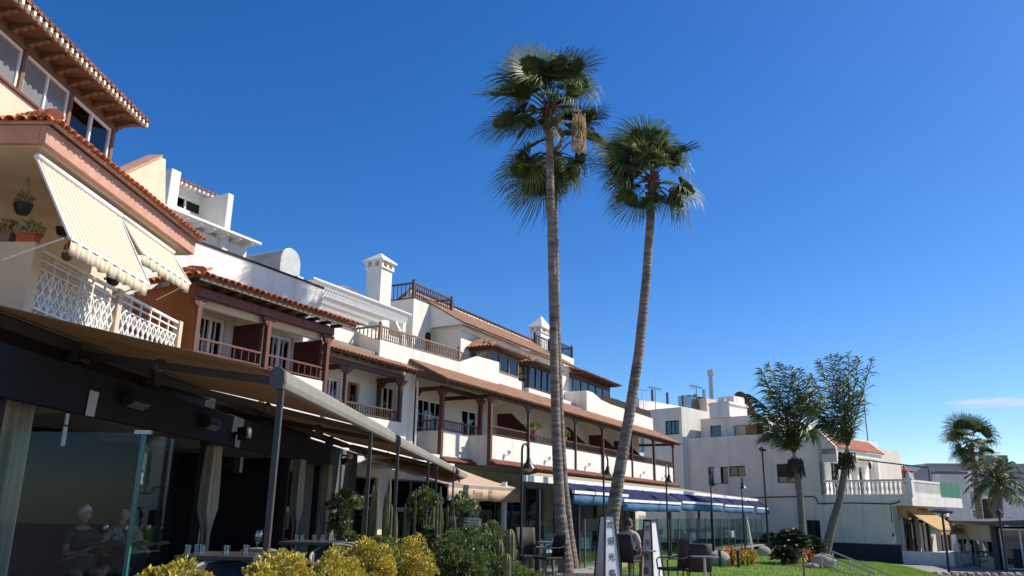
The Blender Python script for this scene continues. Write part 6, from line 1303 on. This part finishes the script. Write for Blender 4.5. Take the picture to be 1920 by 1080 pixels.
def boulder(x, y, Y, r, sc, label, sink=.25):
    p = at_y(x, y, Y); z = ground_z(p.x, p.y); q = MB(); rr = random.Random(int(x)); q.ball((0, 0, r * sc[2] * (1 - sink)), r, 16, 10, .05, sc, rr); o = q.build('boulder', M['stone'], None, smooth=True, loc=(p.x, p.y, z), rz=rr.uniform(-.3, .3)); o.modifiers.new('s', 'SUBSURF').levels = 1; tag(o, label, 'boulder', 'boulders on the lawn')
boulder(1348, 1040, 27.2, .34, (1.15, .8, .85), 'large pale rounded boulder beside the red bromeliads'); boulder(1545, 1058, 27.6, .36, (1.15, .8, .75), 'pale boulder under the handrail by the orange bromeliad'); boulder(1522, 1064, 27.2, .2, (1.2, .8, .5), 'small pale stone touching the handrail boulder'); boulder(1432, 1032, 35, .28, (1.2, .5, .9), 'arched pale stone near the tall lamp post')
# bollards, post and handrails
for x, yt, yb_, l in ((1350, 1026, 1056, 'short black bollard before the large boulder'), (1384, 1022, 1054, 'short black bollard among the bromeliads')):
    p = at_y(x, yb_, 26.6); T = thing('bollard', l, 'bollard', (p.x, p.y, ground_z(p.x, p.y)), 0, 'black bollards'); MB().tube([(0, 0, -.05), (0, 0, .52)], .055, 4, True, True).build('post', M['black'], T, bevel=.006); MB().box(-.065, .065, -.065, .065, .52, .55).build('cap', M['greymetal'], T)
p = at_y(1508, 1075, 22.5); T = thing('marker_post', 'thin rusty marker post standing in the grass before the orange bromeliad', 'post', (p.x, p.y, ground_z(p.x, p.y))); MB().tube([(0, 0, -.05), (0, 0, .62)], .03, 8).build('shaft', M['greywood'], T); MB().ball((0, 0, .63), .035, 8, 6).build('knob', M['greywood'], T)
def handrail(pa, pb, Y0, Y1, label):
    a, b = at_y(*pa, Y0), at_y(*pb, Y1); T = thing('handrail', label, 'handrail', (a.x, a.y, ground_z(a.x, a.y)), 0, 'steel stair handrails'); o = Vector((a.x, a.y, ground_z(a.x, a.y))); d = b - a; q = MB(); q.tube([a - o + Vector((0, 0, -.7)), a - o, b - o], .025, 8); q.build('rail', M['steel'], T); q = MB(); q.tube([a - o + Vector((0, 0, -.3)), b - o + Vector((0, 0, -.3))], .018, 6); q.build('lower_rail', M['steel'], T)
    for t in (.33, .66, 1.0): c = a.lerp(b, t); MB().tube([c - o, Vector((c.x, c.y, ground_z(c.x, c.y) - .1)) - o if c.z > ground_z(c.x, c.y) else c - o + Vector((0, 0, -.3))], .02, 6).build('baluster', M['steel'], T)
handrail((1561, 1034), (1672, 1080), 26.5, 22.5, 'steel handrail going down the lawn steps'); handrail((1540, 1037), (1640, 1076), 27.2, 23.4, 'steel handrail on the boulder side of the lawn steps')
# ------------------------------------------------------------------ hedge of yellow succulents, green shrubs, cacti
M['yellow'] = mat('yellow_jade_leaf', (0.42, 0.36, 0.05), .45, .2, 12, isl=.3, trans=.2, hue=[(.66, .50, .05), (.30, .34, .05), (.72, .52, .07), (.16, .22, .04), (.55, .32, .06), (.74, .60, .12), (.52, .46, .05)]); M['jadegreen'] = mat('green_jade_leaf', (0.13, 0.19, 0.045), .45, .2, 12, isl=.3, trans=.2, hue=[(.10, .16, .03), (.18, .24, .05), (.27, .28, .06), (.08, .12, .03)]); M['bush'] = mat('green_shrub_leaf', (0.09, 0.14, 0.04), .45, .25, 8, isl=.3, trans=.25, hue=[(.06, .10, .025), (.12, .17, .045), (.19, .23, .07), (.08, .13, .035)]); M['stem'] = mat('grey_brown_stem', (0.13, 0.10, 0.08), .9, .3, 8)
M['pinkflower'] = mat('white_pink_blossom', (0.62, 0.52, 0.50), .7, .1, 8, isl=.2); M['redflower'] = mat('red_blossom', (0.48, 0.03, 0.04), .6, .2, 8, isl=.2)
def shrub(P, blobs, n, size, lm, label, cat='shrub', flowers=None, grp=None, up=.4):
    T = thing('shrub', label, cat, P, 0, grp); q = MB(); st = MB()
    full = []
    for (x, y, z, r, rz_) in blobs:
        full.append((x, y, z, r * .78, rz_ * .78, n * .4))
        for k in range(9):
            a, e = rl.uniform(0, 6.28), rl.uniform(-.5, 1.45); k_ = rl.uniform(.22, .42); full.append((x + r * .8 * math.cos(a) * math.cos(e), y + r * .8 * math.sin(a) * math.cos(e), z + rz_ * .8 * math.sin(e), r * k_, r * k_ * rl.uniform(.8, 1.3), n * .11))
    for (x, y, z, r, rz_, nn_) in full:
        leaf_clump((x, y, z), r, r, rz_, int(nn_), size, rl, q, up)
    for (x, y, z, r, rz_) in blobs:
        leaf_clump((x, y, z), r * .65, r * .65, rz_ * .65, int(n * .35), size, rl, q, up)
        for k in range(5): a = rl.uniform(0, 6.28); st.tube([(x * .3, y * .3, -.02), (x * .7, y * .7, z * .5), (x + math.cos(a) * r * .5, y + math.sin(a) * r * .5, z + rz_ * .3)], [.022, .016, .008], 5)
    q.build('foliage', lm, T, kind='stuff'); st.build('stems', M['stem'], T)
    if flowers:
        f = MB()
        for k in range(flowers[1]): (x, y, z, r, rz_) = rl.choice(blobs); a = rl.uniform(0, 6.28); e = rl.uniform(-.2, 1.3); c = (x + r * math.cos(a) * math.cos(e), y + r * math.sin(a) * math.cos(e), z + rz_ * math.sin(e)); leaf_clump(c, .03, .03, .03, 6, .04, rl, f)
        f.build('flowers', flowers[0], T, kind='stuff')
def hedge(x, ytop, Y, w, label, lm='yellow', n=1150, grp='yellow succulents along the terrace edge'):
    p = at_y(x, ytop + 14, Y); r = w / 1500 * Y * .5; h = p.z; shrub((p.x, Y, 0), [(0, 0, h - r * .75, r, r * .75), (-r * .4, -.1, h - r * 1.5, r * .9, r * .8), (r * .45, .05, h - r * 1.4, r * .85, r * .8), (0, 0, max(.25, h - r * 2.4), r * .9, r * .8)], n, .034, M[lm], label, 'succulent', None, grp)
hedge(320, 1050, 6.2, 130, 'yellow succulent bush below the corner of the glass windbreak'); hedge(385, 1068, 6.0, 60, 'small yellow succulent between the windbreak and the first post', n=500)
hedge(530, 1032, 7.0, 130, 'yellow succulent bush around the foot of the first canopy post'); hedge(625, 1024, 8.2, 115, 'yellow succulent bush between the first and second canopy posts'); hedge(690, 1008, 9.3, 85, 'yellow succulent bush around the second canopy post'); hedge(765, 1000, 10.6, 90, 'yellow succulent bush beside the third canopy post'); hedge(712, 996, 10.2, 60, 'green topped succulent between the two yellow bushes', 'jadegreen', 700)
hedge(490, 1050, 6.4, 60, 'low yellow succulent left of the first canopy post', n=500)
def gshrub(x, ytop, Y, w, label, lm, n, size, fl=None, bl=None):
    p = at_y(x, ytop, Y); r = w / 1500 * Y * .5; h = p.z; shrub((p.x, Y, 0), bl(r, h) if bl else [(0, 0, h - r * .8, r, r * .8), (-r * .5, 0, h - r * 1.5, r * .85, r * .85), (r * .5, 0, h - r * 1.4, r * .85, r * .8), (0, 0, max(.3, h - r * 2.2), r, r * .8)], n, size, lm, label, 'shrub', fl)
gshrub(862, 1002, 13.2, 110, 'rounded green shrub between the yellow hedge and the cacti', M['bush'], 1500, .05); gshrub(910, 985, 15.5, 90, 'loose green shrub with red blossoms behind the cacti', M['bush'], 900, .06, (M['redflower'], 26)); gshrub(975, 1058, 14.5, 80, 'low mixed green shrub at the foot of the cacti', M['jadegreen'], 800, .05); gshrub(935, 1040, 13.6, 60, 'fine leaved bronze tinted shrub before the cacti', M['bush'], 700, .045)
for x, yt, Y, w, l in ((868, 930, 18.5, 60, 'leggy white flowering oleander by the third canopy'), (650, 925, 13.5, 60, 'white flowering oleander under the first canopy'), (800, 920, 16.5, 55, 'white flowering oleander among the tall cacti')):
    gshrub(x, yt, Y, w, l, M['bush'], 420, .07, (M['pinkflower'], 30), lambda r, h: [(0, 0, h - r * .8, r, r * .8), (-r * .4, .1, h - r * 2, r * .7, r * .7), (r * .3, 0, h - r * 3, r * .6, r * .6)])
M['cactus'] = mat('cactus_skin', (0.11, 0.15, 0.055), .6, .25, 5, .3, 30, two=(.20, .19, .07))
def cactus(P, cols, label):
    T = thing('columnar_cactus', label, 'cactus', P, 0, 'columnar cacti in the planting')
    for (x, y, h, r) in cols:
        q = MB(); ns = 18; rings = [0, .1, .3, .5, .7, .85, .94, .99, 1.0]
        for t in rings:
            rr = r * (1 if t < .85 else math.sqrt(max(0.02, 1 - ((t - .85) / .152) ** 2)))
            for k in range(ns): a = 2 * math.pi * k / ns; k_ = rr * (1.12 if k % 2 else .84); q.v.append((x + k_ * math.cos(a) + .02 * h * math.sin(t * 3) * x, y + k_ * math.sin(a), h * t - .02))
        for i in range(len(rings) - 1):
            for k in range(ns): k2 = (k + 1) % ns; q.f.append((i * ns + k, i * ns + k2, (i + 1) * ns + k2, (i + 1) * ns + k))
        q.f.append(tuple((len(rings) - 1) * ns + k for k in range(ns))); q.build('column', M['cactus'], T)
p = at_y(958, 990, 14.3); cactus((p.x, 14.3, 0), [(0, 0, p.z, .085)], 'stout ribbed cactus column before the rattan chairs'); p = at_y(952, 1036, 13.2); cactus((p.x, 13.2, 0), [(0, 0, p.z, .06)], 'short ribbed cactus column beside the stout one'); p = at_y(938, 1010, 14.8); cactus((p.x, 14.8, 0), [(0, 0, p.z, .07)], 'dull grey green cactus column behind the stout one')
def candel(x, yt, Y, n, spread, label):
    p = at_y(x, yt, Y); cactus((p.x, Y, 0), [(rl.uniform(-spread, spread), rl.uniform(-spread * .6, spread * .6), p.z * rl.uniform(.45, 1.0), rl.uniform(.022, .038)) for k in range(int(n * 1.5))], label)
candel(722, 888, 14.2, 11, .36, 'clump of tall thin cacti under the second canopy'); candel(790, 893, 16.5, 10, .4, 'clump of tall thin cacti at the middle canopy posts'); candel(825, 930, 18.0, 9, .35, 'clump of tall thin cacti next to the oleander')
# potted flowers on the long balcony
for x, y, l, m in ((1003, 806, 'leafy green pot plant on the balcony rail beside the straight palm', 'jadegreen'), (1060, 812, 'pink flowering pot plant on the balcony rail right of the palms', 'bush')):
    s, z = FR.px(x, y, .0); p = FR.w(s, .05); T = thing('balcony_plant', l, 'pot plant', (p.x, p.y, 4.78), FR.rz); MB().lathe([(.1, 0), (.14, .18), (.13, .18)], 12).build('pot', M['terracotta'], T); leaf_clump((0, 0, .25), .3, .22, .22, 160, .12, rl).build('leaves', M[m], T, kind='stuff')
    if 'pink' in l: leaf_clump((0, 0, .3), .28, .2, .2, 50, .07, rl).build('flowers', M['pinkflower'], T, kind='stuff')
# ------------------------------------------------------------------ ground floor terrace of the corner house
M['yellowcanvas'] = mat('yellow_canvas', (0.62, 0.43, 0.17), .9, .08, 3, .2, 60, trans=.3); M['oldplaster'] = mat('old_white_plaster', (.70, .68, .63), .9, .12, 1.5, .5, 20, streak=.3)
YA = froot(FH, .7, 0, 'yellow_awning', 'yellow canvas awning sloping from the corner house over its little terrace', 'awning', gz)
q = MB(); n, m = 14, 8
for i in range(n + 1):
    for j in range(m + 1): u, w = i / n, j / m; q.v.append((.8 + 4.0 * u, -.05 - 1.9 * w, 2.2 - 1.25 * w - .05 * math.sin(math.pi * w)))
for i in range(n):
    for j in range(m): q.f.append((i * (m + 1) + j, (i + 1) * (m + 1) + j, (i + 1) * (m + 1) + j + 1, i * (m + 1) + j + 1))
q.build('fabric', M['yellowcanvas'], YA, smooth=True).modifiers.new('t', 'SOLIDIFY').thickness = .01
q = MB(); n = 40
for i in range(n + 1): x = .8 + 4.0 * i / n; q.v += [(x, -1.96, .96), (x, -1.97, .76 - .05 * abs(math.sin(i * .62)))]
for i in range(n): q.f.append((2 * i, 2 * i + 2, 2 * i + 3, 2 * i + 1))
q.build('valance', M['yellowcanvas'], YA)
MB().bar((.78, -1.95, .95), (4.82, -1.95, .95), .025).build('front_bar', M['greymetal'], YA)
for x in (.8, 4.8): MB().bar((x, 0, 1.5), (x, -1.93, .95), .02).build('arm', M['greymetal'], YA)
q = MB(); q.quad((.1, -.3, 2.28), (.1, -.02, 2.28), (.1, -.02, 1.62), (.12, -.3, 1.62)); q.quad((.12, -.3, 1.62), (2.6, -.3, 1.62), (2.6, -.3, 2.26), (.12, -.3, 2.28)); q.build('side_blind', mat('orange_blind', (.42, .22, .09), .9, .1, 3), YA).modifiers.new('t', 'SOLIDIFY').thickness = .01
GW2 = froot(FH, 0, -2.6, 'garden_wall', 'low white garden wall with small balusters around the shop terrace', 'wall', gz)
MB().box(0, 1.0, -2.75, -2.6, gz, -.15).build('wall', M['oldplaster'], GW2); MB().box(3.0, 11.0, -2.75, -2.6, gz - .2, -.05).build('wall', M['oldplaster'], GW2); MB().box(1.0, 3.0, -2.72, -2.62, -.25, -.15).build('rail', M['oldplaster'], GW2); MB().box(1.0, 3.0, -2.74, -2.6, gz, -.8).build('base', M['oldplaster'], GW2); MB().box(0, .15, -2.6, 0, gz, -.2).build('wall', M['oldplaster'], GW2)
bm2 = MB().lathe([(.05, 0), (.035, .08), (.07, .22), (.04, .42), (.05, .56)], 8, (0, 0, -.81)).mesh('baluster', M['oldplaster'], True)
for i in range(7): place('baluster', bm2, GW2, (1.15 + i * .28, -2.67, 0))
for x in (1.0, 3.0, 11.0): q = MB(); q.box(x - .14, x + .14, -2.82, -2.54, gz - .2, .12); q.lathe([(.2, 0), (.2, .05), (.12, .12), (.02, .32)], 4, (x, -2.68, .12)); q.build('pillar', M['oldplaster'], GW2)
for i in range(3): MB().box(7.6 + i * .9, 8.45 + i * .9, -2.71, -2.66, -.05, .75).build('green_screen', M['greenmesh'], GW2)
MB().box(3.4, 6.6, -2.78, -2.55, -.05, .0).build('red_cover', mat('dark_red_cover', (.20, .02, .03), .8), GW2)
# black promenade railing
PRr = froot(FH, -.6, -4.2, 'promenade_railing', 'black metal promenade railing in front of the garden wall', 'railing', gz)
q = MB()
for z in (-.05, -.3, -.55): q.tube([(-.8, -4.2, z), (4.5, -4.6, z - .05), (14, -6.5, z - .25)], .025, 6)
q.build('rails', M['black'], PRr)
for i in range(9): t = i / 8; x = -.8 + 14.8 * t; y = -4.2 - (.075 * (x + .8) if x < 4.5 else .4 + .2 * (x - 4.5)); MB().bar((x, y, gz - .3), (x, y, .0 - .25 * t), .025).build('upright', M['black'], PRr)
# ------------------------------------------------------------------ conservatory cafe
c = at_y(1862, 1000, 44); _u = Vector((math.sin(rad(16)), math.cos(rad(16)))); FK = Frame(c.x + _u.x * 8, c.y + _u.y * 8, rad(196)); M['palegreen'] = mat('pale_green_panel', (.36, .45, .43), .5, .06, 2); M['darkframe'] = mat('dark_green_frame', (.02, .035, .035), .5); M['slate'] = mat('dark_roof_sheet', (.075, .08, .08), .7, .2, 1.5)
CF = froot(FK, 0, 0, 'conservatory_cafe', 'pale green glazed cafe with a dark sloping roof on the promenade', 'cafe', -1.0)
zc0, zc1 = -1.0, at_y(1862, 985, 44).z
for i in range(3):
    x = .1 + i * 2.6; MB().box(x, x + 2.5, -.04, .04, zc1 - .75, zc1).build('panel', M['palegreen'], CF); MB().box(x, x + 2.5, -.04, .04, zc0, zc0 + .6).build('panel', M['palegreen'], CF)
    window(CF, x, x + 2.5, zc0 + .6, zc1 - .75, -.03, M['palegreen'], 2, 1, .1, back=M['room'], inset=.3); MB().box(x - .1, x, -.06, .06, zc0, zc1).build('mullion', M['palegreen'], CF)
MB().box(7.9, 8.12, -.12, .12, zc0, zc1 + .1).build('corner_post', M['darkframe'], CF); MB().box(.0, 7.6, .45, 6, zc0, zc1 - .1).build('interior', M['room'], CF)
for k in range(3):
    y0 = .3 + k * 2.3; window(CF, 8.0, 9.9, zc0 + .1, zc1 - .15, y0, M['whitepaint'] if k == 0 else M['darkframe'], 2, 1, .09, back=M['roomgrey'], inset=.35, rz=math.pi / 2, name='glazed_door'); MB().box(7.9, 8.1, y0 + 2.0, y0 + 2.2, zc0, zc1).build('post', M['darkframe'], CF)
MB().hexa([(-.6, -.5, zc1 + .02), (9.4, -.5, zc1 + .02), (9.4, 9, zc1 + .02), (-.6, 9, zc1 + .02), (-.6, -.5, zc1 + .2), (9.4, -.5, zc1 + .2), (9.0, 9, zc1 + .75), (-.6, 9, zc1 + .75)]).build('roof', M['slate'], CF)
MB().box(9.4, 9.5, 1.2, 7.5, -1.0, .1).build('sign_board', mat('grey_sign_board', (.13, .13, .15), .7), CF)
place('lettering', text_mesh('Salina', .8, M['ink']), CF, (9.52, 3.4, -.45), (rad(90), 0, rad(90)))
# promenade stone wall at the lower right
SW = thing('stone_wall', 'rough grey stone retaining wall below the promenade railing', 'wall', (at_y(1870, 1078, 36).x, 36, -1.2), rad(10)); rs = random.Random(8); q = MB()
stm = []
for k in range(5): qq = MB(); qq.ball((0, 0, 0), .16, 8, 5, .16, (1.2, .6, .75), rs); stm.append(qq.mesh('stone', M['stone']))
MB().box(-4, 6, .05, .3, 0, .62).build('backing', M['plinth'], SW)
for i in range(26):
    for j in range(3): place('stone', stm[(i * 3 + j) % 5], SW, (-3.9 + i * .38 + (.19 if j % 2 else 0), 0.02, .1 + j * .21), (0, rs.uniform(-.4, .4), 0), rs.uniform(.9, 1.15))
# ------------------------------------------------------------------ distant buildings
M['lilac'] = mat('grey_lilac_render', (.40, .38, .37), .9, .08, .3, .2, 10, streak=.1)
a = at_y(1690, 900, 125); b_ = at_y(1736, 872, 125); LBd = thing('long_building', 'long plain grey building filling the view behind the palms', 'building', (a.x, 125, -1.2)); zz = b_.z + 1.2
q = MB(); q.prism([(0, 0), (70, 0), (70, zz + .8), (b_.x - a.x, zz), (0, zz * .72)], 0, 25, 'y'); q.build('wall', M['lilac'], LBd); MB().prism([(-.3, zz * .72), (b_.x - a.x, zz), (70, zz + .8), (70, zz + 1.0), (b_.x - a.x, zz + .25), (-.3, zz * .72 + .25)], -.3, 25, 'y').build('roof_edge', M['lilac'], LBd)
for i in range(8):
    x = 20 + i * 6; MB().box(x, x + 2.2, -.08, .0, zz * .3, zz * .48).build('window', M['pane'] if False else M['room'], LBd)
p = at_y(1893, 862, 125); q = MB(); q.box(p.x - a.x - 1.3, p.x - a.x + 1.6, 3, 6, zz + .3, zz + 1.9); q.build('roof_unit', M['greymetal'], LBd)
p = at_y(1883, 845, 125); q = MB(); q.tube([(p.x - a.x, 3, zz), (p.x - a.x, 3, p.z + 1.2)], .07, 5); q.bar((p.x - a.x - 1.6, 3, p.z + 1.0), (p.x - a.x + 1.2, 3, p.z + 1.1), .05); q.build('aerial', M['greymetal'], LBd)
p = at_y(1670, 882, 80); OH = thing('orange_house', 'orange walled house with a red tiled roof seen over the balustrade', 'house', (p.x, 80, -1.2), rad(35)); zo = p.z + 1.2
MB().box(-2.5, 3.2, 0, 5, 0, zo + .1).build('wall', mat('orange_wall', (.50, .15, .06), .85, .1, 2), OH); tile_roof(OH, (-2.8, -.4, zo), (3.5, -.4, zo), (3.5, 2.6, zo + 1.3), (-2.8, 2.6, zo + 1.3), M['tile_red_isl'], .25, .4, base=M['tile_red_isl'])
MB().box(3.2, 5.0, .5, 5, 0, zo - .1).build('annex', M['cream'], OH)
p = at_y(1818, 918, 72); BHs = thing('brown_house', 'small grey brown house with a white sign board beside the bent palm', 'house', (p.x, 72, -1.2)); zh = p.z + 2.4
MB().box(-2.5, 1.2, 0, 4, 0, zh).build('wall', M['lilac'], BHs); MB().box(-.6, .6, -.1, -.01, zh - 1.3, zh + .4).build('window_shade', M['whitepaint'], BHs); MB().box(-1.1, .8, -.15, -.01, zh - 4.0, zh - 2.3).build('sign_board', M['whitepaint'], BHs)
place('lettering', text_mesh('Ta', 1.0, M['ink']), BHs, (-.2, -.17, zh - 3.15), (rad(90), 0, 0))
p = at_y(1782, 905, 70); q = MB(); T = thing('roof_unit', 'pale air conditioning unit behind the green screen', 'unit', (p.x, 70, -1.2)); MB().box(-1.2, 1.2, -.6, .6, 0, p.z + 1.9).build('housing', M['white2'], T, bevel=.05); MB().box(-1.25, 1.25, -.65, .65, p.z + 1.9, p.z + 2.1).build('lid', M['greymetal'], T)
# low white houses closing the view along the shore
for i, (x, Y, w, h) in enumerate(((1700, 95, 9, 4.2), (1905, 85, 10, 3.8), (1965, 70, 9, 4.5))):
    p = at_y(x, 960, Y); T = thing('shore_house', ['low white shore house behind the orange house', 'low white shore house beyond the date palm', 'low white shore house at the end of the promenade'][i], 'house', (p.x - w / 2, Y, -1.2)); MB().wall(0, w, 0, h, 0, .3, [(1, 2.4, 1.6, 3), (4, 5.4, 1.6, 3)]).build('wall', M['white2'], T); MB().box(0, w, .3, 7, 0, h).build('core', M['room'], T); MB().box(-.2, w + .2, -.2, 7.2, h, h + .25).build('roof', M['white2'], T)
    for a0 in (1, 4): window(T, a0, a0 + 1.4, 1.6, 3, .1, M['brownwood'], 2, 1, .08, back=M['room'], inset=.12)
# ------------------------------------------------------------------ thin cloud low on the right
def cloud_mat():
    m = bpy.data.materials.new('cloud'); m.use_nodes = True; N = m.node_tree.nodes; Lk = m.node_tree.links.new; N.remove(N['Principled BSDF']); v = N.new('ShaderNodeVolumePrincipled'); v.inputs['Color'].default_value = (1, 1, 1, 1); v.inputs['Anisotropy'].default_value = .3
    tc = N.new('ShaderNodeTexCoord'); n = N.new('ShaderNodeTexNoise'); n.inputs['Scale'].default_value = 2.2; n.inputs['Detail'].default_value = 5; mp = N.new('ShaderNodeMapping'); mp.inputs['Scale'].default_value = (1.0, 1.0, 1.6); Lk(tc.outputs['Object'], mp.inputs[0]); Lk(mp.outputs[0], n.inputs['Vector'])
    le = N.new('ShaderNodeVectorMath'); le.operation = 'LENGTH'; Lk(tc.outputs['Object'], le.inputs[0]); sub = N.new('ShaderNodeMath'); sub.operation = 'SUBTRACT'; sub.inputs[0].default_value = 1.0; Lk(le.outputs['Value'], sub.inputs[1])
    mu = N.new('ShaderNodeMath'); mu.operation = 'MULTIPLY'; mr = N.new('ShaderNodeMapRange'); mr.inputs[1].default_value = .38; mr.inputs[2].default_value = .7; Lk(n.outputs['Fac'], mr.inputs[0]); Lk(mr.outputs[0], mu.inputs[0]); Lk(sub.outputs[0], mu.inputs[1]); m2 = N.new('ShaderNodeMath'); m2.operation = 'MULTIPLY'; m2.use_clamp = True; m2.inputs[1].default_value = .05; Lk(mu.outputs[0], m2.inputs[0]); Lk(m2.outputs[0], v.inputs['Density']); Lk(v.outputs[0], N['Material Output'].inputs['Volume']); return m
cm = cloud_mat()
for x, y, sx, sz, l in ((1900, 757, 170, 10, 'thin white cloud streak low in the sky'), (1850, 752, 120, 7, 'fainter thin cloud streak above the other')):
    p = at_y(x, y, 2000); q = MB(); q.ball((0, 0, 0), 1, 20, 12); o = q.build('cloud', cm, None, smooth=True, loc=p); o.scale = (sx, 60, sz); o.rotation_euler.y = rad(-3); o['kind'] = 'stuff'; o['label'] = l; o['category'] = 'cloud'
